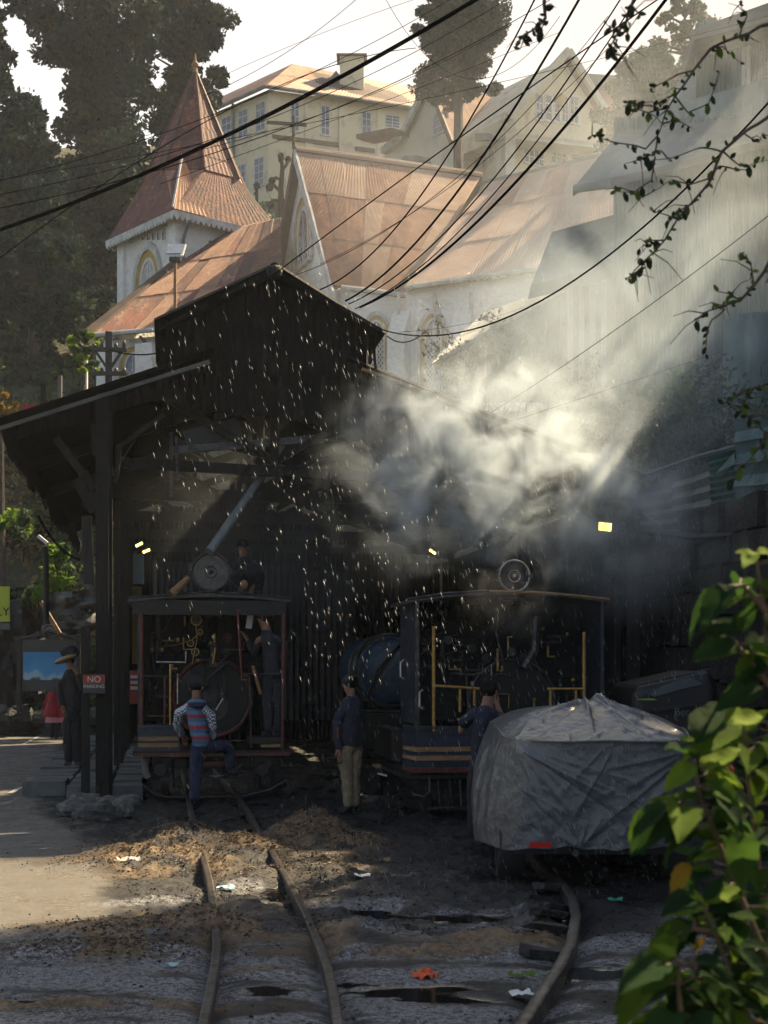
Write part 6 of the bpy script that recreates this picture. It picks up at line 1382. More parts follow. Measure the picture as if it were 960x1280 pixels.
MB().slab([P(690, 290, 27.5), P(768, 268, 27), P(768, 330, 26.6), P(664, 356, 27)], Vector((0, .6, -.12))).build('porch_roof', 'grey_roof', tg)
t3_ = Fr(P(706, 350, 28), P(768, 350, 27.5))
MB().slab(W2(t3_, [(707, 560), (768, 560), (768, 300), (707, 318)]), -t3_.n * .3).build('porch_wall', 'grey_tin', tg)
for i in range(4): x = 714 + i * 14; MB().bar(t3_.at(*t3_.hit(x, 330), .04), t3_.at(*t3_.hit(x, 480), .04), .08, .1).build('railing_bar', 'white_frame', tg)
# ---------------- retaining wall of rough stones, then sheets on top
rw = thing('retaining_wall', 'dark wet retaining wall of rough stones along the right side', 'wall', tuple(SH(7.5, 0, 0)))
random.seed(11); UW = 7.45
MB().fbox(lambda a, b_, c_: SH(UW + .25 + b_, a, c_), -13, 14.5, 0, .5, -.1, 3.55).build('wall_core', 'dark_stone', rw)
z = 0.; stones = []
cnt = 0
while z < 3.45:
    h = random.uniform(.30, .46); v = -6 + random.uniform(0, .3)
    while v < 8 and cnt < 290:
        l = random.uniform(.35, .8); mb = MB(); d = random.uniform(.0, .10)
        mb.fbox(lambda a, b_, c_: SH(UW + b_, a, c_), v + .02, v + l - .02, .0 - d + .05, .3, z + .015, z + h - .015)
        cc = SH(UW, v + l / 2, z + h / 2)
        for q in mb.v: q += Vector([random.uniform(-.03, .03) for _ in range(3)])
        mb.build('stone', 'dark_stone', rw); v += l; cnt += 1
    z += h
fs_ = thing('sheet_fence', 'row of dark corrugated sheets with ribs standing on the retaining wall', 'fence', tuple(SH(7.6, 0, 3.5)))
for i, (x0, x1, y0, y1) in enumerate([(800, 842, 606, 668), (840, 870, 590, 668), (868, 892, 580, 668), (918, 968, 520, 664)]):
    Yf = 19.5 - i * .5
    a, b_, c__, d_ = P(x0, y0 + 6, Yf), P(x1, y0 - 4, Yf - .3), P(x0, y1, Yf), P(x1, y1, Yf - .3)
    MB().corr(a, c__, b_, d_, 5, .03).build('fence_sheet', 'grey_tin' if i < 3 else 'teal_tin', fs_)
    for k in range(1, 5): MB().tube([a.lerp(c__, k / 5) - EY * .05, b_.lerp(d_, k / 5) - EY * .05], .012, 6).build('rib', 'grey_tin', fs_)
MB().corr(P(886, 572, 18.2), P(890, 664, 18.2), P(920, 562, 18), P(922, 660, 18), 11, .03).build('fence_sheet', 'green_tarp', fs_)
MB().slab([P(894, 592, 18.1), P(918, 566, 17.9), P(918, 580, 17.9), P(900, 596, 18.1)], Vector((0, .02, 0))).build('torn_flap', 'teal_tin', fs_)
tb_ = P(940, 420, 22); MB().tube([P(946, 400, 21.5), P(946, 700, 21.5)], .5, 24).build('column', 'teal_tin', fs_, True)
MB().tube([P(780, 600, 19), P(812, 592, 18.8), P(868, 572, 18.4), P(920, 558, 18)], .03, 6).build('top_rail', 'grey_tin', fs_, True)
MB().tube([P(800, 664, 18.5), P(870, 672, 17.6), P(960, 668, 16.8)], .05, 6).build('bottom_rail', 'black_iron', fs_, True)
MB().bar(P(798, 640, 18.2), P(826, 658, 17.9), .05, .03).build('loose_lath', 'concrete', fs_)
# ---------------- far left: signs, boards, tarpaulins
sn = thing('road_sign', 'lime green road sign cut by the left edge of the view', 'sign', tuple(G(-20, 905)))
Ys = G(-20, 905).y; Ys = 24.0
MB().slab([P(-46, 778, Ys), P(12, 777, Ys), P(12, 733, Ys), P(-46, 733, Ys)], (0, .03, 0)).build('panel', 'sign_lime', sn); MB().bar(P(-18, 733, Ys + .05), P(-18, 905, Ys + .05), .07, .07).build('post', 'grey_iron', sn)
text('ONLY', .20, P(-8, 765, Ys - .01), Vector((1, 0, 0)), 'sign_text_black', sn)
MB().slab([P(-2, 787, Ys), P(12, 787, Ys), P(12, 779, Ys), P(-2, 779, Ys)], (0, .03, 0)).build('small_plate', 'concrete', sn)
ib = thing('information_board', 'dark framed information board with a blue mountain picture beside the road', 'board', tuple(P(75, 890, 30)))
Yb_ = 30.0
MB().slab([P(22, 864, Yb_), P(100, 864, Yb_), P(100, 800, Yb_), P(22, 800, Yb_)], (0, .08, 0)).build('panel', 'sign_dark', ib)
m = bpy.data.materials.new('mountain_print'); m.use_nodes = True; t = m.node_tree; N = t.nodes; co = N.new('ShaderNodeTexCoord'); sx = N.new('ShaderNodeSeparateXYZ'); t.links.new(co.outputs['Object'], sx.inputs[0])
no = N.new('ShaderNodeTexNoise'); no.inputs['Scale'].default_value = 2.5; no.inputs['Detail'].default_value = 6; t.links.new(co.outputs['Object'], no.inputs['Vector'])
ma = N.new('ShaderNodeMath'); ma.operation = 'MULTIPLY_ADD'; ma.inputs[1].default_value = .9; t.links.new(no.outputs['Fac'], ma.inputs[0]); t.links.new(sx.outputs['Z'], ma.inputs[2])
cr = N.new('ShaderNodeValToRGB'); cr.color_ramp.elements[0].position = .0; e = cr.color_ramp.elements; zc_ = P(0, 832, Yb_).z
mrn = N.new('ShaderNodeMapRange'); zlo = P(75, 855, Yb_).z - P(75, 890, 30).z; mrn.inputs['From Min'].default_value = zlo; mrn.inputs['From Max'].default_value = zlo + 1.1; t.links.new(ma.outputs[0], mrn.inputs['Value']); t.links.new(mrn.outputs[0], cr.inputs[0])
e[0].color = (.03, .07, .05, 1); e[1].position = .9; e[1].color = (.03, .22, .5, 1); q = e.new(.48); q.color = (.03, .09, .12, 1); q = e.new(.55); q.color = (.35, .5, .6, 1); q = e.new(.66); q.color = (.05, .30, .6, 1)
t.links.new(cr.outputs[0], N['Principled BSDF'].inputs['Base Color']); MAT['mountain_print'] = m
MB().slab([P(29, 850, Yb_ - .03), P(96, 850, Yb_ - .03), P(96, 815, Yb_ - .03), P(29, 815, Yb_ - .03)], (0, .02, 0)).build('picture', 'mountain_print', ib)
for k, (y, s_) in enumerate(((807, .16), (857, .12))): text('MOUNTAIN RAILWAY' if False else ('HERITAGE RAILWAY' if k == 0 else 'HILL STATION'), s_ * .8, P(62, y, Yb_ - .02), Vector((1, 0, 0)), 'grey_iron', ib) if False else None
for x in (24, 98): MB().bar(P(x, 795, Yb_), P(x, 890, Yb_), .09, .09).build('post', 'black_iron', ib)
mb = MB(); mb.tube([P(18, 799, Yb_), P(40, 796, Yb_), P(62, 789, Yb_), P(84, 796, Yb_), P(104, 799, Yb_)], .05, 6).build('top_frame', 'grey_iron', ib, True)
MB().ring(P(62, 790, Yb_ - .05), EY, .14, .02, 20, 6).build('emblem_ring', 'grey_iron', ib, True)
for i, (x0, x1, yt0, yt1, yb_, Yt, lb, m_) in enumerate([(52, 124, 742, 736, 792, 31, 'large grey tarpaulin sagging over the bank above the information board', 'tarp_grey'), (-4, 56, 752, 745, 880, 32.2, 'dark tarpaulin hanging over the bank behind the lime sign', 'dark_cloth')]):
    n = 16; vs = []
    for a in range(n):
        for b_ in range(n):
            x = x0 + (x1 - x0) * a / (n - 1); y = (yt0 + (yt1 - yt0) * a / (n - 1)) + (yb_ - yt0) * b_ / (n - 1) + 5 * math.sin(3 * a / (n - 1)) * b_ / n
            vs.append(P(x, y, Yt + .5 * noise.noise(Vector((x * .05, y * .07, i))) + .2 * noise.noise(Vector((x * .2, y * .2, i)))))
    top('tarpaulin', MB().add(vs, [(a * n + b_, (a + 1) * n + b_, (a + 1) * n + b_ + 1, a * n + b_ + 1) for a in range(n - 1) for b_ in range(n - 1)]), m_, lb, 'tarpaulin', smooth=True)
for i, (x0, y0, x1, y1, r_, lb, m_) in enumerate([(100, 725, 120, 737, .06, 'thin pale stake leaning above the grey tarpaulin', 'concrete'), (51, 752, 75, 792, .045, 'brown bamboo pole leaning from the lime sign to the board', 'tan_wood')]):
    Yq = 29.5; top('leaning_pole', MB().tube([P(x0, y0, Yq), P(x1, y1, Yq)], r_, 8), m_, lb, 'pole')
lp = thing('street_lamp', 'old leaning street lamp with a pale arm in front of the left bank', 'lamp post', tuple(P(57, 760, 28)))
MB().tube([P(58, 780, 28), P(57, 700, 28), P(55, 684, 28)], .06, 8).build('pole', 'black_iron', lp, True); MB().bar(P(48, 670, 28), P(60, 680, 28), .12, .06).build('lamp_arm', 'white_frame', lp)
# rubble at the far road edge
ORD = ['leftmost', 'second', 'third', 'fourth', 'fifth', 'sixth', 'seventh', 'eighth', 'ninth', 'tenth', 'eleventh', 'twelfth']
for i in range(12):
    x, y = -8 + i * 11.5 + random.uniform(-3, 3), random.uniform(893, 914); Yr = 32.4 + random.random() * 1.2; pz = P(x, y, Yr); r_ = random.uniform(.2, .5)
    mb = MB().ball(pz, (r_ * 1.3, r_, r_ * .8), 12, 8)
    for v in mb.v: v += (v - pz) * .6 * noise.noise(v * 2.3)
    top('rubble_stone', mb, 'stone' if i % 2 else 'dark_stone', ('leftmost' if i == 0 else ORD[i] + ' from the left') + ' of the rough stones at the far road edge', 'stone', 'rubble stones at the far road edge')
# red phone-box like post and posts on the church path
for i, (x, y0, y1, w_, m_, nm, lb, ct) in enumerate([(38, 507, 530, .36, 'red_cloth', 'red_box', 'small red box standing above the left shed roof edge', 'box'), (106, 450, 510, .14, 'white_trim', 'white_post', 'taller white post in front of the dark trees', 'post'), (75, 470, 515, .10, 'concrete', 'white_post', 'shorter grey post left of the white post', 'post'), (54, 480, 520, .12, 'wire_black', 'dark_post', 'black post between the red box and the grey post', 'post')]):
    Yq = 38.0; top(nm, MB().bar(P(x, y1 + 30, Yq), P(x, y0, Yq), w_, w_), m_, lb, ct)
for i, (x, y, r_, m_) in enumerate([(95, 500, .17, 'beige_cloth'), (31, 521, .13, 'beige_cloth')]):
    q = P(x, y, 38); top('stone_ball', MB().ball(q, r_, 12, 8), m_, ['round pale stone ball just below the white post', 'small round pale ball beside the red box'][i], 'ball', smooth=True)
# solar panel street light and cross-arm utility pole
so = thing('solar_street_light', 'thin rusty pole topped by a tilted solar panel in front of the nave roof', 'street light', tuple(P(219, 470, 38)))
MB().tube([P(219, 470, 38), P(219, 319, 38)], .045, 8).build('pole', 'tan_wood', so, True)
MB().slab([P(206, 319, 37.8), P(229, 319, 37.8), P(233, 305, 38.4), P(210, 305, 38.4)], (0, 0, -.04)).build('panel_frame', 'white_frame', so)
MB().slab([P(207.5, 317.6, 37.82) + EZ * .01, P(228, 317.6, 37.82) + EZ * .01, P(231.5, 306, 38.36) + EZ * .01, P(211, 306, 38.36) + EZ * .01], (0, 0, .012)).build('solar_cells', 'solar', so)
MB().box(P(219, 324, 37.9), (.3, .2, .12)).build('lamp_head', 'grey_iron', so)
up = thing('utility_pole', 'dark double cross-arm utility pole in front of the church wall', 'utility pole', tuple(P(136, 520, 34)))
MB().bar(P(136, 530, 34), P(136, 415, 34), .16, .16, EX).build('pole', 'black_iron', up)
for y in (437, 467): MB().bar(P(116, y, 33.9), P(158, y, 33.9), .09, .09).build('cross_arm', 'black_iron', up)
for x0, y0, x1, y1 in ((119, 438, 135, 462), (153, 438, 137, 462)): MB().bar(P(x0, y0, 33.88), P(x1, y1, 33.88), .06, .06).build('brace', 'black_iron', up)
for x, y in ((118, 434), (127, 433), (145, 433), (155, 430), (118, 464), (127, 464), (145, 464), (155, 464)): MB().ball(P(x, y, 33.9), (.05, .05, .09), 8, 6).build('insulator', 'grey_iron', up)
p_ = thing('rooftop_post', 'short dark post with two small arms behind the church tower', 'post', tuple(P(321, 260, 60))); MB().bar(P(321, 270, 60), P(321, 228, 60), .12, .12).build('post', 'black_iron', p_); MB().bar(P(317, 233, 60), P(325, 232, 60), .1, .2).build('arm', 'black_iron', p_)
# ================================================================ trees and plants
def leaf_cloud(name, parent, centers, radii, per, size, mats, world=True, flat=.75, seed=1, aspect=.55):
    r_ = np.random.default_rng(seed); C_ = np.asarray(centers, float); Rr = np.asarray(radii, float)
    if Rr.ndim == 1: Rr = np.repeat(Rr[:, None], 3, 1)
    n = len(C_) * per; ci = np.repeat(np.arange(len(C_)), per)
    d = r_.normal(size=(n, 3)); d /= np.linalg.norm(d, axis=1)[:, None]; rad = r_.random(n) ** .45
    p = C_[ci] + d * rad[:, None] * Rr[ci]
    a = r_.normal(size=(n, 3)) + d * .5; a /= np.linalg.norm(a, axis=1)[:, None]; b_ = np.cross(a, r_.normal(size=(n, 3))); b_ /= np.linalg.norm(b_, axis=1)[:, None]
    s = size * (.6 + .8 * r_.random(n))[:, None]
    v = np.stack([p - a * s, p + b_ * s * aspect, p + a * s, p - b_ * s * aspect], 1)
    if parent is not None and parent.name in PM: v = v + np.array(PM[parent.name].to_translation())
    f = (np.arange(n)[:, None] * 4 + np.arange(4)[None])
    o = np_mesh(name, v.reshape(-1, 3), f, mats, parent)
    if isinstance(mats, (list, tuple)):
        mi = r_.integers(0, len(mats), len(C_))[ci]; o.data.polygons.foreach_set('material_index', mi.astype(np.int32))
    return o
def limbs(name, parent, lines, m_): 
    mb = MB()
    for pts, r_ in lines: mb.tube(pts, r_, 7)
    o = mb.build(name, m_, parent, True); o['kind'] = 'stuff'; return o
def conifer(label, cat, px, base_py, top_py, Y, wpx, seed, mats=('conifer_leaf', 'conifer_leaf', 'conifer_light'), group=None, n=150, per=70, size=.20, bare=.12, shape='col', gap=.0):
    rr = random.Random(seed); b_ = P(px, base_py, Y); t_ = P(px, top_py, Y); H = t_.z - b_.z; Wd = wpx * Y / F / 2
    b_.z = min(b_.z, hz_(b_.x, b_.y) + .2) if True else b_.z; H = t_.z - b_.z; H2 = (base_py - top_py) * Y / F
    o = thing('conifer_tree' if shape != 'broad' else 'broadleaf_tree', label, cat, tuple(b_), 0, group)
    limbs('trunk', o, [([b_, b_ + EZ * H * .5, t_ - EZ * .6], [.035 * H2 * .5 + .12, .02 * H2 * .5 + .08, .04])], 'bark')
    cs, rs, br = [], [], []
    for i in range(n):
        q = rr.random() ** .85; k = bare + (1 - bare) * q; z = t_.z - H2 * (1 - k)
        if shape == 'col': w_ = Wd * min(1, (1.03 - k) * 2.4) * (.75 + .4 * math.sin(k * 17 + seed)) 
        elif shape == 'cone': w_ = Wd * (1.04 - k) ** .7 * 1.15 * (.8 + .35 * abs(math.sin(k * 21 + seed)))
        elif shape == 'lone': w_ = Wd * math.sin(min(1, (k - bare) / (1 - bare) + .22) * math.pi * .93) ** .55 * (.85 + .25 * math.sin(k * 25))
        else: w_ = Wd * math.sqrt(max(.02, 1 - ((k - bare) / (1 - bare) * 2 - 1) ** 2)) 
        a = rr.random() * 6.283; q2 = rr.random() ** .6; c_ = Vector((t_.x + math.cos(a) * w_ * q2, t_.y + math.sin(a) * w_ * q2, z))
        if rr.random() < gap: continue
        r0 = Wd * rr.uniform(.13, .27); cs.append(tuple(c_)); rs.append((r0 * 1.25, r0 * 1.25, r0 * .8))
        if i % 3 == 0: br.append(([Vector((t_.x, t_.y, z - w_ * .15)), c_], [.05 + .01 * Wd, .02]))
    limbs('limbs', o, br, 'bark'); leaf_cloud('crown', o, cs, rs, int(per * 1.9), size * .66, list(mats), seed=seed)
    return o
conifer('tallest dark conifer filling the top left behind the spire', 'tree', 124, 480, -260, 66, 205, 3, n=360, per=110, size=.24, bare=.02)
conifer('dark conifer on the right side of the tall one, edge beside the spire tip', 'tree', 226, 470, -280, 72, 122, 5, n=330, per=110, size=.22, gap=.05, bare=.08)
conifer('dark conifer cut by the top left corner of the view', 'tree', -18, 500, -200, 60, 120, 7, n=220, per=90, size=.22)
conifer('grey green feathery cypress with a rounded top left of the church', 'tree', 40, 540, 300, 52, 95, 9, mats=('conifer_light', 'conifer_leaf'), n=120, per=110, size=.16, shape='broad', bare=.0)
conifer('loose sunlit cypress in front of the tall conifers', 'tree', 30, 400, 120, 56, 140, 11, mats=('conifer_light', 'conifer_leaf', 'conifer_light'), n=130, per=90, size=.18, shape='cone', bare=.0)
conifer('shadowed cypress between the feathery cypress and the tower', 'tree', 100, 500, 250, 62, 120, 13, n=130, per=90, size=.22, shape='col', bare=.0)
conifer('lone round-topped conifer between the cream building and the gabled houses', 'tree', 573, 215, -110, 64, 112, 17, n=340, per=110, size=.15, shape='lone', bare=.30, mats=('conifer_leaf', 'conifer_leaf', 'conifer_light'))
conifer('dense leafy tree right of the cream gabled house', 'tree', 808, 240, 70, 50, 118, 19, n=120, per=130, size=.14, shape='broad', bare=.0, mats=('broad_leaf', 'conifer_light'))
conifer('sparse tree with thin crown behind the tin house roof', 'tree', 856, 150, -2, 46, 80, 21, n=46, per=60, size=.12, shape='broad', bare=.1, mats=('broad_leaf', 'dry_twig'))
conifer('lime green sapling in front of the church corner', 'tree', 104, 500, 416, 37, 46, 23, n=26, per=70, size=.10, shape='broad', bare=.3, mats=('lime_leaf', 'bank_leaf'))
conifer('bush with yellow leaves at the left edge above the shed roof', 'tree', 2, 540, 488, 36, 36, 25, n=20, per=80, size=.10, shape='broad', bare=.0, mats=('yellow_leaf',))
# pollarded bare tree behind the transept
pt = thing('pollard_tree', 'knobbly pollarded bare tree behind the white transept gable', 'tree', tuple(P(352, 265, 58)))
mb = MB(); pp_ = lambda x, y: P(x, y, 58)
for pts, r_ in [([(352, 275), (351, 235), (353, 212), (352, 198)], [.15, .11, .09, .06]), ([(351, 240), (343, 232), (337, 234)], [.07, .07, .10]), ([(351, 225), (345, 222), (340, 226)], [.06, .07, .09]), ([(352, 215), (358, 206), (360, 199)], [.05, .06, .08]), ([(350, 250), (342, 250), (338, 256)], [.06, .07, .09]), ([(352, 205), (349, 200), (351, 195)], [.05, .05, .08])]:
    mb.tube([pp_(*q) for q in pts], r_, 8); mb.ball(pp_(*pts[-1]), r_[-1] * 1.7, 8, 6)
mb.build('trunk', 'bark', pt, True)
# vegetated bank at left behind the road, hillside undergrowth: uncountable leaves
def bank(name, regs, mats, label, size, per, seed, n):
    rr = random.Random(seed); cs = []; rs = []
    for _ in range(n):
        x0, x1, y0, y1, Ya, Yb2 = rr.choice(regs); x, Y = rr.uniform(x0, x1), rr.uniform(Ya, Yb2); X = (x - 480) * Y / F; z = hz_(X, Y)
        r_ = rr.uniform(.25, .8) * Y / 40; cs.append((X, Y, z + r_ * .4)); rs.append((r_, r_, r_ * .8))
    o = leaf_cloud(name, None, cs, rs, per, size, mats, seed=seed); return tag(o, label, 'undergrowth', kind='stuff')
bank('bank_undergrowth', [(-80, 130, 0, 0, 33.5, 46)], ['bank_leaf', 'bank_leaf', 'dark_leaf', 'dry_grass'], 'leafy undergrowth covering the bank behind the road at left', .09, 110, 31, 260)
bank('hill_undergrowth', [(-120, 800, 0, 0, 47, 80)], ['broad_leaf', 'conifer_light', 'bank_leaf'], 'shrubs and grass covering the hillside around the church', .18, 40, 32, 420)
bank('right_undergrowth', [(560, 980, 0, 0, 19.5, 27)], ['bank_leaf', 'dry_grass', 'broad_leaf', 'dry_grass'], 'tangled undergrowth on the bank right of the shed roof', .06, 60, 33, 330)
for i, (x, y, s_) in enumerate([(85, 722, 1.0), (45, 745, .6), (12, 655, .8), (72, 690, .5)]):
    c_ = P(x, y, 31.5); cs = [(c_.x + random.uniform(-.5, .5) * s_, c_.y + random.uniform(-.3, .3), c_.z + random.uniform(-.25, .25) * s_) for _ in range(12)]
    o = thing('shrub', ['bright lime shrub on top of the grey tarpaulin', 'small lime shrub dangling beside the lime sign', 'yellowish shrub under the left end of the shed eave', 'small pale shrub on the bank above the bright lime shrub'][i], 'shrub', tuple(c_))
    leaf_cloud('foliage', o, cs, [.22 * s_] * 12, 50, .07, ['lime_leaf', 'bank_leaf'], seed=50 + i); limbs('stems', o, [([c_ - EZ * .5, Vector(q)], [.02, .008]) for q in cs[:5]], 'bark')
# twiggy bushes beside the shed roof (right)
def twigs(parent, root, h, n, seed, m_, spread=.6, r0=.02, leaves=None, lsize=.04):
    rr = random.Random(seed); mb = MB(); tips = []
    def grow(p, d, l, r_, lev):
        if lev == 0 or l < .05: tips.append(p); return
        mid = p + d * l * .5 + Vector([rr.uniform(-.06, .06) * l for _ in range(3)]); e = p + d * l; mb.tube([p, mid, e], [r_, r_ * .8, r_ * .6], 4, caps=False); tips.append(e)
        for _ in range(rr.choice((2, 2, 3))): nd = (d + Vector([rr.uniform(-spread, spread) for _ in range(3)])).normalized(); grow(e if rr.random() < .6 else mid, nd, l * rr.uniform(.55, .85), r_ * .6, lev - 1)
    for _ in range(n): grow(root + Vector((rr.uniform(-.2, .2), rr.uniform(-.2, .2), 0)), Vector((rr.uniform(-spread, spread), rr.uniform(-spread, spread), 1)).normalized(), h * rr.uniform(.3, .45), r0, 4)
    mb.build('twigs', m_, parent)
    if leaves: leaf_cloud('foliage', parent, [tuple(t_) for t_ in tips], [.05] * len(tips), 2, lsize, leaves, seed=seed)
for i, (x, y, Y, h) in enumerate([(640, 515, 21, 1.9), (675, 525, 21.5, 1.5), (610, 505, 22, 1.6), (540, 500, 24, 1.9), (715, 545, 20.5, 1.5), (760, 560, 20, 1.3)]):
    q = P(x, y, Y); o = thing('bare_bush', ['tallest bare twiggy bush right of the shed roof', 'thin bare bush between the tallest bush and the tin porch', 'bare bush just right of the pink wall', 'leafless sapling in front of the church windows', 'dry brown bush lower on the bank by the roof edge', 'dry bush farthest right, lost in the steam'][i], 'bush', tuple(q))
    twigs(o, q - EZ * .3, h, 7 if i != 3 else 2, 60 + i, 'dry_twig', .55, .014, ['dry_grass', 'broad_leaf'] if i != 3 else None, .03)
for i in range(7):
    x = 770 + i * 28; q = P(x, 600 - (i % 3) * 22, 21 - .25 * i); o = thing('leafy_shrub', ['pale leafy shrub nearest the right post', 'second leafy shrub from the right post', 'third leafy shrub from the right post', 'fourth leafy shrub, behind the sheet fence', 'fifth leafy shrub, behind the green sheet', 'sixth leafy shrub, beside the ribbed column', 'leafy shrub at the right edge behind the column'][i], 'shrub', tuple(q), 0, 'leafy shrubs behind the sheet fence')
    cs = [(q.x + random.uniform(-.8, .8), q.y + random.uniform(-.5, .5), q.z + random.uniform(-.2, 1.0)) for _ in range(16)]; leaf_cloud('foliage', o, cs, [.35] * 16, 55, .055, ['bank_leaf', 'broad_leaf', 'dark_leaf'], seed=80 + i, aspect=.35); limbs('stems', o, [([q - EZ * .6, Vector(c_)], [.03, .01]) for c_ in cs[:6]], 'bark')
# unseen trees added on the right bank, crowns placed to shade the yard
for i, (X, Y, zc, rx, ry, rz) in enumerate([(8.0,12.1,10.9,1.7,1.6,2.5),(7.6,14.6,5.2,1.8,1.9,2.7),(8.4,15.7,11.3,1.7,1.5,1.8),(7.6,17.4,7.0,1.7,1.8,2.5),(7.8,20.4,7.6,1.8,2.0,2.3),(10.5,13.6,13.9,2.2,1.7,1.8),(7.7,12.0,5.6,1.7,1.7,2.2)]):
    z0 = 3.7
    b_ = Vector((X, Y, z0 - .4)); o = thing('added_shade_tree', 'leafy tree added beyond the edge of view to shade the yard', 'tree', tuple(b_), 0, 'unseen trees added for shade')
    rr = random.Random(i); cs, rs = [], []
    for _ in range(80):
        d = Vector((rr.gauss(0, 1), rr.gauss(0, 1), rr.gauss(0, 1))).normalized() * rr.random() ** .4; cs.append((X + d.x * rx, Y + d.y * ry, zc + d.z * rz)); rs.append(rr.uniform(.5, .8))
    leaf_cloud('crown', o, cs, rs, 110, .13, ['broad_leaf', 'bank_leaf'], seed=100 + i); limbs('trunk', o, [([b_, Vector((X, Y, zc))], [.22, .1])] + [([Vector((X, Y, zc - rz * .6)), Vector(c_)], [.06, .02]) for c_ in cs[:9]], 'bark')
# ---------------- foreground leafy plant, right
def big_leaf(ln, wd, seed, curl=.25):
    """one broad toothed leaf along +Y, folded at the midrib: ~40 quads"""
    rr = random.Random(seed); n = 10; vs = []
    for i in range(n + 1):
        t_ = i / n; w_ = wd * (math.sin(math.pi * min(1, t_ ** .75)) ** .8) * (1 + (.07 if i % 2 else -.05)) if 0 < i < n else (.002)
        y = ln * t_; zc = -curl * ln * t_ * t_ + .02 * ln * math.sin(t_ * 9)
        for k in (-1, -.5, 0, .5, 1): vs.append((w_ * k / 2, y + (.02 * ln if abs(k) == 1 else 0), zc + abs(k) * w_ * .22 + .03 * wd * math.sin(i * 2.1 + k * 3 + seed)))
    fs = [(i * 5 + j, i * 5 + j + 1, (i + 1) * 5 + j + 1, (i + 1) * 5 + j) for i in range(n) for j in range(4)]
    return vs, fs
m = bpy.data.materials.new('plant_leaf'); m.use_nodes = True; t = m.node_tree; N = t.nodes; L = t.links; b = N['Principled BSDF']
oi = N.new('ShaderNodeObjectInfo'); cr = N.new('ShaderNodeValToRGB'); L.new(oi.outputs['Random'], cr.inputs[0]); e = cr.color_ramp.elements
e[0].color = (.018, .050, .022, 1); e[1].position = 1.0; e[1].color = (.16, .25, .02, 1); q = e.new(.45); q.color = (.032, .080, .024, 1); q = e.new(.7); q.color = (.085, .155, .02, 1)
co = N.new('ShaderNodeTexCoord'); no = N.new('ShaderNodeTexNoise'); no.inputs['Scale'].default_value = 45; no.inputs['Detail'].default_value = 4; L.new(co.outputs['Object'], no.inputs['Vector'])
wv = N.new('ShaderNodeTexWave'); wv.inputs['Scale'].default_value = 22; wv.inputs['Distortion'].default_value = 1.2; wv.bands_direction = 'Y'; L.new(co.outputs['Object'], wv.inputs['Vector'])
mm = N.new('ShaderNodeMixRGB'); mm.blend_type = 'MULTIPLY'; mm.inputs[0].default_value = .5; L.new(cr.outputs[0], mm.inputs[1]); L.new(no.outputs['Fac'], mm.inputs[2]); L.new(mm.outputs[0], b.inputs['Base Color']); b.inputs['Roughness'].default_value = .8; b.inputs['Specular IOR Level'].default_value = .1
bp = N.new('ShaderNodeBump'); bp.inputs['Strength'].default_value = .5; bp.inputs['Distance'].default_value = .004; L.new(wv.outputs['Fac'], bp.inputs['Height']); L.new(bp.outputs[0], b.inputs['Normal'])
tl = N.new('ShaderNodeBsdfTranslucent'); br_ = N.new('ShaderNodeMixRGB'); br_.blend_type = 'ADD'; br_.inputs[0].default_value = 1; br_.inputs[2].default_value = (.025, .045, 0, 1); L.new(cr.outputs[0], br_.inputs[1]); L.new(br_.outputs[0], tl.inputs[0])
ms = N.new('ShaderNodeMixShader'); ms.inputs[0].default_value = .38; L.new(b.outputs[0], ms.inputs[1]); L.new(tl.outputs[0], ms.inputs[2]); L.new(ms.outputs[0], N['Material Output'].inputs[0]); MAT['plant_leaf'] = m
mat('lime_bud', (.20, .29, .03), (.12, .19, .02), .8, spec=.1, scale=30, trans=.4)
mat('plant_stem', (.16, .09, .06), (.08, .06, .03), .6, scale=20)
LM = []
for k in range(5):
    vs, fs = big_leaf(1.0, .44 + .05 * k, k * 7 + 1, .12 + .1 * k); me = bpy.data.meshes.new('leaf'); me.from_pydata(vs, [], fs); me.materials.append(MAT['plant_leaf']); me.polygons.foreach_set('use_smooth', [True] * len(fs)); me.update(); LM.append(me)
BM_ = LM[0].copy(); BM_.materials.clear(); BM_.materials.append(MAT['lime_bud'])
YM = LM[1].copy(); YM.materials.clear(); YM.materials.append(MAT['yellow_leaf'])
def place_leaf(parent, p, d, up_, ln, me):
    d = d.normalized(); x = d.cross(up_); x = x.normalized() if x.length > .05 else Vector((1, 0, 0)); z = x.cross(d)
    M = Matrix((x, d, z)).transposed().to_4x4() @ Matrix.Diagonal((ln, ln, ln, 1)); M.translation = p
    o = obj_link('leaf', me, parent); o.matrix_basis = PM[parent.name] @ M; return o
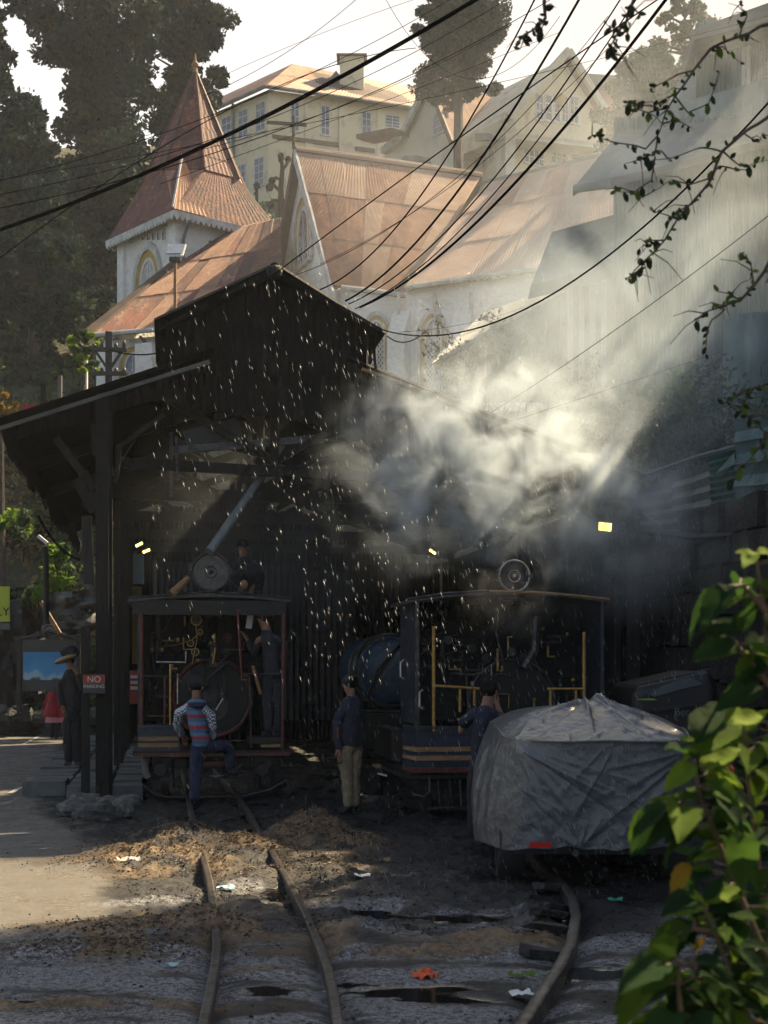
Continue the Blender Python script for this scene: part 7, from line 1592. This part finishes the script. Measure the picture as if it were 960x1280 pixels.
def plant(label, stems, leaves, seed, nrand=0, group=None):
    """stems: pixel polylines with depth; leaves: explicit (px,py,Y, tip px,py, dY, mesh) """
    rr = random.Random(seed); root = P(*stems[0][0]); o = thing('leafy_plant', label, 'plant', (root.x, root.y, root.z), 0, group)
    for s_ in stems: MB().tube([P(*q) for q in s_], [.0060 - .0036 * i / (len(s_) - 1) for i in range(len(s_))], 7).build('stem', 'plant_stem', o, True)
    for (x, y, Y, x2, y2, dY, me) in leaves:
        a, b_ = P(x, y, Y), P(x2, y2, Y + dY); up_ = Vector((rr.uniform(-.4, .4), -.75 + rr.uniform(-.3, .3), .75))
        place_leaf(o, a, b_ - a, up_, (b_ - a).length, me)
    for s_ in stems:
        pts = [P(*q) for q in s_]
        for i in range(len(pts) - 1):
            for k in range(nrand):
                p = pts[i].lerp(pts[i + 1], rr.random()); a = rr.random() * 6.28; d = Vector((math.cos(a), math.sin(a) * .8, rr.uniform(-.35, .45))); ln = rr.uniform(.045, .10)
                MB().tube([p, p + d.normalized() * .03], .0018, 5).build('petiole', 'plant_stem', o)
                place_leaf(o, p + d.normalized() * .03, d + Vector((0, 0, rr.uniform(-.5, 0))), Vector((rr.uniform(-.3, .3), -.4, .9)), ln, rr.choice(LM))
    return o
A0, A1, A2, A3, A4 = LM
Yp = 2.35
plant('tallest upright shoot of the leafy plant at the right edge with lime tips', [[(985, 1010, Yp), (962, 840, Yp), (955, 760, Yp), (944, 690, Yp)], [(958, 765, Yp), (930, 733, Yp), (912, 732, Yp)], [(965, 860, Yp), (925, 812, Yp), (918, 800, Yp)]],
      [(944, 694, Yp, 920, 688, -.02, BM_), (946, 692, Yp, 975, 690, .03, BM_), (942, 690, Yp, 930, 706, -.05, BM_), (915, 731, Yp, 876, 776, -.05, A1), (955, 748, Yp, 990, 735, .0, A2), (918, 800, Yp, 870, 818, -.05, A0), (922, 790, Yp, 948, 752, .0, A0),
       (925, 792, Yp, 874, 788, -.03, A0), (930, 800, Yp, 975, 818, .04, A2), (928, 815, Yp, 868, 818, .0, A1), (955, 815, Yp, 930, 850, -.02, A3), (958, 835, Yp, 912, 838, .05, A3), (950, 770, Yp, 985, 800, .0, A3), (960, 850, Yp, 985, 885, 0, A2), (955, 860, Yp, 895, 880, -.03, A1)], 5, 3)
plant('arching shoot of the leafy plant that overlaps the car cover', [[(972, 1230, Yp), (930, 1130, Yp), (893, 1040, Yp), (872, 985, Yp), (868, 950, Yp)], [(880, 1010, Yp - .02), (850, 1008, Yp - .04), (838, 1008, Yp - .05)]],
      [(838, 1006, Yp - .05, 793, 1058, -.05, A2), (868, 955, Yp, 832, 985, -.05, BM_), (866, 950, Yp, 845, 918, -.05, A3), (870, 948, Yp, 928, 890, .05, A1), (872, 945, Yp, 858, 935, .0, BM_), (876, 965, Yp, 925, 930, .05, BM_), (880, 975, Yp, 940, 985, .05, A3), (868, 925, Yp, 848, 922, .0, BM_), (870, 930, Yp, 915, 862, .05, A2),
       (880, 1000, Yp, 862, 985, .02, A3), (905, 905, Yp, 955, 890, .05, BM_), (890, 1035, Yp, 935, 1010, 0, A2), (900, 1050, Yp, 866, 1040, .0, A1), (915, 1060, Yp, 960, 1020, -.1, A4), (930, 1040, Yp - .1, 925, 1096, -.05, A4)], 6, 5)
plant('low forward shoot of the leafy plant with a lime crown of buds', [[(960, 1330, Yp - .1), (915, 1225, Yp - .1), (895, 1170, Yp - .1), (878, 1128, Yp - .1)], [(893, 1165, Yp - .1), (870, 1162, Yp - .12), (862, 1158, Yp - .12)], [(912, 1220, Yp - .1), (870, 1224, Yp - .1)]],
      [(878, 1130, Yp - .1, 830, 1142, -.02, BM_), (876, 1128, Yp - .1, 868, 1112, 0, BM_), (880, 1126, Yp - .1, 905, 1095, 0, A0), (880, 1130, Yp - .1, 935, 1108, .05, BM_), (862, 1156, Yp - .12, 808, 1190, -.03, A2), (866, 1150, Yp - .12, 815, 1205, .05, A1), (884, 1140, Yp - .1, 930, 1130, .02, A1), (870, 1224, Yp - .1, 840, 1226, 0, BM_),
       (816, 1228, Yp - .15, 766, 1262, -.02, A1), (868, 1226, Yp - .1, 835, 1262, -.02, A2), (912, 1224, Yp - .1, 945, 1200, 0, A4), (920, 1230, Yp - .12, 985, 1240, 0, A4), (900, 1180, Yp - .1, 940, 1180, .1, A3), (868, 1190, Yp, 880, 1170, 0, YM), (862, 1078, Yp, 838, 1118, -.02, YM), (858, 1085, Yp, 865, 1140, .1, A1)], 7, 5)
plant('rear shoot of the leafy plant against the right edge of view', [[(1000, 1300, Yp + .2), (960, 1150, Yp + .2), (945, 1060, Yp + .2), (935, 980, Yp + .2), (930, 915, Yp + .2)]],
      [(930, 920, Yp + .2, 890, 905, 0, BM_), (932, 915, Yp + .2, 960, 885, 0, BM_), (935, 960, Yp + .2, 985, 940, 0, A2)], 8, 12)
plant('bottom shoot of the leafy plant in the lower right corner', [[(870, 1340, Yp - .05), (862, 1270, Yp - .05), (865, 1228, Yp - .05)], [(900, 1340, Yp + .1), (925, 1270, Yp + .1), (935, 1200, Yp + .1)], [(990, 1340, Yp + .15), (975, 1220, Yp + .15), (985, 1120, Yp + .15)]], [(862, 1235, Yp - .05, 840, 1285, 0, A1), (866, 1232, Yp - .05, 900, 1215, .02, A0)], 9, 12)
plant('dense dark inner shoot of the leafy plant behind the others', [[(940, 1340, Yp + .45), (915, 1180, Yp + .45), (910, 1060, Yp + .45)], [(1010, 1330, Yp + .5), (980, 1150, Yp + .5), (965, 1000, Yp + .5), (960, 900, Yp + .5)]], [], 10, 16)
plant('leftmost low shoot of the leafy plant reaching over the wet ground', [[(868, 1350, Yp - .2), (850, 1260, Yp - .2), (846, 1195, Yp - .2)], [(905, 1350, Yp - .1), (885, 1260, Yp - .1), (872, 1200, Yp - .1)]], [(846, 1196, Yp - .2, 818, 1180, 0, BM_), (848, 1205, Yp - .2, 800, 1240, 0, A1), (846, 1230, Yp - .2, 890, 1250, 0, A3)], 15, 9)
fl_ = P(912, 963, Yp + .15); top('pink_flower', MB().ball(fl_, (.008, .008, .009), 8, 6), 'red_cloth', 'tiny magenta flower bud among the leaves at right', 'flower', smooth=True)
# ---------------- twigs hanging in at the top right
def spray(label, stems, Y, seed, leafn, col=('twig_leaf', 'dark_leaf')):
    rr = random.Random(seed); pts0 = stems[0][0]; root = P(*stems[0][0], Y); o = thing('tree_branch', label, 'branch', tuple(root))
    lv = {c_: MB() for c_ in col}; nleaf = 0
    for si, s_ in enumerate(stems):
        pts = [P(x, y, Y + .12 * math.sin(x * .02 + si)) for x, y in s_]; fine = []
        for i in range(len(pts) - 1):
            for k in range(4): q = pts[i].lerp(pts[i + 1], k / 4); fine.append(q + Vector((noise.noise(q * 9), noise.noise(q * 9 + Vector((5, 0, 0))), noise.noise(q * 9 + Vector((0, 7, 0))))) * .012)
        fine.append(pts[-1]); n = len(fine); r0 = (.0065 if si == 0 else .0032)
        MB().tube(fine, [r0 * (1 - .75 * i / n) for i in range(n)], 6).build('twig', 'bark', o, True)
        if si == 0 and leafn < 0: continue
        for i in range(n // 4, n):
            for k in range(rr.choice((0, 1, 1, 2)) if leafn > 0 else 0):
                p = fine[i]; d = Vector((rr.uniform(-1, 1), rr.uniform(-.5, .5), rr.uniform(-.9, .7))).normalized(); ln = rr.uniform(.012, .032) if rr.random() < .93 else rr.uniform(.034, .048); 
                if ln > .034: d = Vector((rr.uniform(-.3, .3), 0, -1)).normalized()
                x = d.cross(EY); x = x.normalized() if x.length > .05 else EX; c_ = rr.choice(col); w_ = ln * .26; zz = x.cross(d) * ln * .08
                me_mb = lv[c_]; me_mb.add([p, p + d * ln * .35 + x * w_ + zz, p + d * ln * .75 + x * w_ * .8 + zz, p + d * ln, p + d * ln * .75 - x * w_ * .8 + zz, p + d * ln * .35 - x * w_ + zz], [(0, 1, 2, 3), (0, 3, 4, 5)])
                if rr.random() < .25:
                    e_ = p + Vector((rr.uniform(-.10, .10), rr.uniform(-.05, .05), rr.uniform(-.10, .05))); MB().tube([p, (p + e_) / 2 + Vector((0, 0, .012)), e_], [.0022, .0015, .001], 4).build('twig', 'bark', o)
    for c_, mb in lv.items():
        if mb.v: q = mb.build('foliage', c_, o); q['kind'] = 'stuff'
    return o
spray('main leafy branch reaching in from the right at the top', [[(990, 20), (960, 32), (925, 45), (890, 62), (868, 88), (845, 118), (832, 140), (822, 170)], [(845, 118), (815, 135), (790, 130), (784, 128)], [(868, 88), (845, 92), (820, 105), (812, 112)], [(822, 170), (808, 185), (780, 180), (745, 172), (740, 170)], [(835, 135), (810, 140), (790, 132)], [(890, 62), (905, 60), (925, 78)], [(822, 170), (818, 195), (800, 200), (780, 205)], [(818, 195), (815, 225), (795, 240), (770, 238)], [(925, 45), (935, 20), (925, 5)], [(840, 120), (860, 140), (885, 130), (900, 90)], [(826, 155), (845, 150), (865, 160)]], 4.6, 21, 1)
spray('lower leafy branch curving down from the right edge', [[(990, 130), (960, 142), (930, 165), (905, 190), (890, 222), (870, 250), (850, 275), (830, 300), (810, 322), (788, 345)], [(905, 190), (875, 185), (840, 195), (815, 200)], [(890, 222), (862, 232), (840, 225), (815, 240)], [(930, 165), (950, 180), (955, 165)], [(850, 275), (830, 268), (812, 262)], [(870, 250), (850, 262), (832, 285)], [(905, 190), (925, 205), (945, 200)], [(890, 222), (900, 210), (930, 212), (960, 200)], [(830, 300), (812, 300), (800, 310)], [(810, 322), (800, 338), (782, 350)]], 4.6, 22, 1)
spray('thin branch with dark hanging leaves in the middle right', [[(990, 290), (965, 320), (945, 355), (925, 375), (905, 385), (885, 390), (870, 400)], [(905, 385), (890, 400), (886, 418), (882, 452)], [(925, 375), (915, 368), (895, 365)], [(945, 355), (940, 330), (930, 315)]], 4.5, 23, 1)
spray('short leafy twigs entering at the right edge below the middle branch', [[(990, 470), (965, 480), (945, 485), (925, 490), (905, 505)], [(945, 485), (935, 500), (925, 515)], [(990, 530), (960, 545), (948, 560), (930, 580), (915, 598)], [(960, 545), (950, 530), (935, 520)], [(948, 560), (960, 575)]], 4.4, 24, 1)
spray('drooping twig with dark leaves hanging into the top centre', [[(800, -30), (790, 5), (785, 30), (772, 48), (758, 70)], [(785, 30), (770, 35), (758, 30)], [(790, 5), (800, 18), (785, 40)], [(772, 48), (768, 58), (762, 68)]], 4.2, 25, 1, ('dark_leaf',))
spray('small leafy twig hanging in front of the lone tree', [[(690, -40), (682, 0), (684, 22), (672, 36), (655, 45), (645, 55)], [(684, 22), (676, 42)], [(655, 45), (650, 62)]], 4.2, 26, 1, ('dark_leaf',))
# ---------------- overhead wires
def wire(pts, r_, label, Y0, Y1, m_='wire_black'):
    n = 24; (x0, y0), (xm, ym), (x1, y1) = pts; out_ = []
    a, b_ = P(x0, y0, Y0), P(x1, y1, Y1); tmid = max(.1, min(.9, (xm - x0) / (x1 - x0) if x1 != x0 else .5))
    # sag that makes the cable pass through the middle point
    f_ = lambda t_, s_: a.lerp(b_, t_) - EZ * s_ * 4 * t_ * (1 - t_)
    lo_, hi_ = -6., 6.; best = (9e9, 0)
    for k in range(241):
        s_ = -3 + 9 * k / 240
        d = min(abs(480 + F * f_(t_, s_).x / f_(t_, s_).y - xm) + abs(HZ - F * (f_(t_, s_).z - CH) / f_(t_, s_).y - ym) for t_ in [i / 40 for i in range(41)])
        if d < best[0]: best = (d, s_)
    out_ = [f_(i / n, best[1]) for i in range(n + 1)]
    top('overhead_wire', MB().tube(out_, r_ * .55, 6), m_, label, 'wire', 'overhead wires crossing above the shed', smooth=True)
wire([(-20, 294), (300, 160), (620, -16)], .030, 'thickest black cable sweeping from the left edge to the top', 13, 11)
W_ = [([(-10, 330), (130, 232), (520, 60)], .012, 12, 20, 'thin wire just under the thick cable at the left edge'), ([(-10, 262), (250, 200), (700, -8)], .012, 14, 18, 'thin wire crossing the spire just above the thick cable'),
      ([(-10, 245), (300, 165), (640, -5)], .010, 15, 18, 'faint wire crossing the middle of the spire'), ([(-10, 228), (250, 150), (570, -5)], .010, 16, 19, 'thin wire that passes the upper spire'),
      ([(255, 120), (380, 50), (450, -5)], .012, 22, 24, 'single wire high against the pale sky left of centre'), ([(0, 225), (330, 165), (960, 20)], .010, 20, 24, 'long shallow wire running to the right edge at the top'),
      ([(200, 230), (420, 150), (700, 40)], .010, 20, 24, 'wire passing over the cream building windows'), ([(240, 190), (460, 120), (640, 30)], .010, 20, 24, 'wire passing over the cream building roof'),
      ([(400, 362), (560, 195), (672, -8)], .016, 15, 10, 'left wire of the bundle rising from the shed roof'), ([(432, 376), (585, 215), (728, -8)], .022, 15, 9, 'heavy twisted cable rising from the shed roof'),
      ([(436, 380), (640, 200), (780, -8)], .014, 15, 10, 'wire right of the heavy twisted cable'), ([(444, 386), (660, 188), (800, -8)], .012, 15, 10, 'thin wire in the middle of the rising bundle'),
      ([(450, 384), (650, 215), (838, -8)], .024, 15, 8, 'thick pole-like cable rising to the top right'), ([(340, 345), (520, 210), (830, -6)], .014, 15, 12, 'cable from the shed ridge up to the top right'),
      ([(350, 350), (560, 235), (760, 20)], .008, 15, 14, 'hair-thin wire beside the ridge cable'), ([(400, 330), (560, 240), (760, 60)], .007, 16, 15, 'hair-thin wire across the transept roof'),
      ([(477, 412), (640, 395), (970, 118)], .016, 15.5, 9, 'sagging black cable from the shed corner up to the right edge'), ([(500, 415), (600, 402), (760, 330)], .008, 18, 22, 'fine wire above the grey house roof'),
      ([(590, 530), (760, 420), (960, 270)], .009, 18, 14, 'fine wire passing through the steam to the right edge'), ([(560, 500), (640, 450), (700, 400)], .008, 18, 20, 'short fine wire by the bare bush'),
      ([(480, -5), (560, 90), (700, 20)], .008, 20, 18, 'fine wire dipping across the lone tree'), ([(600, 540), (720, 500), (900, 440)], .009, 17, 19, 'fine wire above the sheet fence'), ([(250, 108), (460, 20), (540, -8)], .008, 24, 24, 'faint wire in the sky above the cream building')]
for pts, r_, Ya, Yb2, lb in W_: wire(pts, r_ * .8, lb, Ya, Yb2, 'wire_black' if r_ > .009 else 'wire_brown')
for pts, Yq, r_, lb in [([(136, 437), (170, 448), (204, 440)], 30, .015, 'slack wire from the utility pole to the shed ridge'), ([(48, 645), (70, 690), (100, 700)], 17.5, .016, 'slack cable hanging under the left eave'), ([(470, 415), (466, 440), (470, 462)], 16.6, .018, 'short black cable dangling at the right of the ridge vent'), ([(484, 420), (505, 438), (532, 415)], 20, .01, 'small loop of cable before the church windows')]:
    a, m_, b_ = [P(x, y, Yq) for x, y in pts]; n = 14
    top('slack_cable', MB().tube([a * (1 - t_) ** 2 + m_ * 2 * t_ * (1 - t_) * 1 + b_ * t_ * t_ for t_ in [i / n for i in range(n + 1)]], r_, 6), 'wire_black', lb, 'cable', smooth=True)
# ---------------- rain drops
def drops():
    n = 2300; V_, F_ = [], []; rr = np.random.default_rng(4); k = 0
    while k < n:
        x, y = rr.uniform(190, 880), 335 + 790 * rr.random() ** .85
        if x < 380 and y > 640 and rr.random() < .75: continue
        if x < 330 and rr.random() < .4: continue
        if x > 820 and y > 900: continue
        Yd = rr.uniform(9.5, 13.0) if y < 860 else rr.uniform(8.0, 9.6); p = P(x, y, Yd); ln = Yd / F * rr.uniform(4.5, 12); w_ = Yd / F * rr.uniform(.09, .25) * (1 if rr.random() < .88 else 1.6); d = Vector((.30 + rr.uniform(-.08, .08), 0, -1)).normalized() * ln / 2
        if p.z < .03: continue
        b_ = len(V_); V_ += [p - d, p + Vector((w_, 0, 0)) + d * .3, p + Vector((-w_ * .5, w_, 0)) + d * .3, p + Vector((-w_ * .5, -w_, 0)) + d * .3, p + d]
        F_ += [(b_, b_ + 1, b_ + 2), (b_, b_ + 2, b_ + 3), (b_, b_ + 3, b_ + 1), (b_ + 4, b_ + 2, b_ + 1), (b_ + 4, b_ + 3, b_ + 2), (b_ + 4, b_ + 1, b_ + 3)]; k += 1
    return tag(np_mesh('water_drops', V_, F_, 'water_drop'), 'bright slanting drops of water falling in front of the shed', 'drops', kind='stuff')
drops()
# ---------------- steam, smoke and haze
def volmat(name, dens, scale, center, rad, color=(1, 1, 1), lo=.45, hi=.75, aniso=.3, detail=4, dist=1.0, power=1.0, lean=0.0):
    m = bpy.data.materials.new(name); m.use_nodes = True; t = m.node_tree; N = t.nodes; L = t.links; N.clear()
    o = N.new('ShaderNodeOutputMaterial'); pv = N.new('ShaderNodeVolumePrincipled'); pv.inputs['Color'].default_value = (*color, 1); pv.inputs['Anisotropy'].default_value = aniso
    L.new(pv.outputs[0], o.inputs['Volume']); pv.inputs['Density'].default_value = dens
    if scale:
        co = N.new('ShaderNodeTexCoord'); no = N.new('ShaderNodeTexNoise'); no.inputs['Scale'].default_value = scale; no.inputs['Detail'].default_value = detail; no.inputs['Roughness'].default_value = .62; no.inputs['Distortion'].default_value = dist
        L.new(co.outputs['Object'], no.inputs['Vector'])
        r1 = N.new('ShaderNodeMapRange'); r1.interpolation_type = 'SMOOTHSTEP'; r1.inputs['From Min'].default_value = lo; r1.inputs['From Max'].default_value = hi; L.new(no.outputs['Fac'], r1.inputs['Value'])
        mp = N.new('ShaderNodeMapping'); mp.inputs['Scale'].default_value = (1 / rad[0], 1 / rad[1], 1 / rad[2]); L.new(co.outputs['Object'], mp.inputs[0])
        ln = N.new('ShaderNodeVectorMath'); ln.operation = 'LENGTH'; L.new(mp.outputs[0], ln.inputs[0])
        r2 = N.new('ShaderNodeMapRange'); r2.interpolation_type = 'SMOOTHSTEP'; r2.inputs['From Min'].default_value = 1.0; r2.inputs['From Max'].default_value = .25; L.new(ln.outputs['Value'], r2.inputs['Value'])
        mu = N.new('ShaderNodeMath'); mu.operation = 'MULTIPLY'; L.new(r1.outputs[0], mu.inputs[0]); L.new(r2.outputs[0], mu.inputs[1])
        m2 = N.new('ShaderNodeMath'); m2.operation = 'MULTIPLY'; m2.inputs[1].default_value = dens; L.new(mu.outputs[0], m2.inputs[0]); L.new(m2.outputs[0], pv.inputs['Density'])
    MAT[name] = m
def puff(name, label, c_, rad, dens, scale, rot=0., **k):
    nm = 'vol_' + name + str(len(MAT)); volmat(nm, dens, scale, c_, rad, **k); mb = MB(); mb.ball((0, 0, 0), rad, 24, 14)
    o = mb.build(name, nm); o.location = c_; o.rotation_euler = (0, rot, 0); return tag(o, label, 'steam', kind='stuff')
if STEAM:
    puff('steam_cloud', 'thick sunlit steam cloud above the right locomotive', P(655, 585, 15.2), (2.15, 1.1, 1.4), 5, 2.1, rot=.35, color=(.80, .91, 1.0), lo=.45, hi=.74, detail=9, dist=.7)
    puff('steam_cloud', 'smaller steam puffs drifting before the shed gable at centre', P(530, 590, 15.6), (1.35, .9, 1.5), 2.6, 2.0, color=(.80, .91, 1.0), lo=.45, hi=.76, detail=9, dist=.7)
    puff('steam_cloud', 'wide thin steam veil rising towards the upper right', P(800, 430, 18.5), (3.0, 2.2, 3.4), .50, .6, rot=.5, color=(.76, .89, 1.0), detail=7, lo=.36, hi=.72)
    puff('steam_cloud', 'pale steam drifting up from the roof edge towards the church', P(680, 450, 17.5), (2.4, 1.5, 1.5), .32, 1.0, color=(.82, .92, 1), detail=8, lo=.38, hi=.72)
    puff('steam_cloud', 'bluish smoke hanging by the right post and retaining wall', P(810, 665, 15.6), (1.5, 1.2, 1.2), .9, 1.0, color=(.85, .93, 1), lo=.40, hi=.75)
    puff('engine_smoke', 'thin smoke filling the open mouth of the shed', SH(2.2, .9, 3.3), (2.6, 1.6, 1.6), .22, .8, color=(.85, .93, 1), lo=.25, hi=.75, aniso=.5)
    puff('engine_smoke', 'faint steam curling around the right locomotive cab', P(665, 740, 13.6), (.9, .5, .6), .5, 2.0, color=(.9, .95, 1), lo=.46, hi=.75)
if STEAM: puff('drifting_smoke', 'thin blue grey smoke in front of the upper tin house', P(870, 170, 22.5), (3.6, 2.2, 4.2), .10, .35, color=(.86, .94, 1), lo=.3, hi=.7)
if STEAM: puff('drifting_smoke', 'very thin pale smoke drifting in front of the church and hill houses', P(660, 270, 34), (8.5, 4, 7.5), .035, .16, color=(.92, .96, 1), lo=.3, hi=.7)
if HAZE:
    volmat('haze_air', .0005, None, None, None, color=(.88, .94, 1.0), aniso=.1)
    hb = MB().box((0, 76, 29), (420, 176, 64)).build('haze', 'haze_air'); tag(hb, kind='stuff')
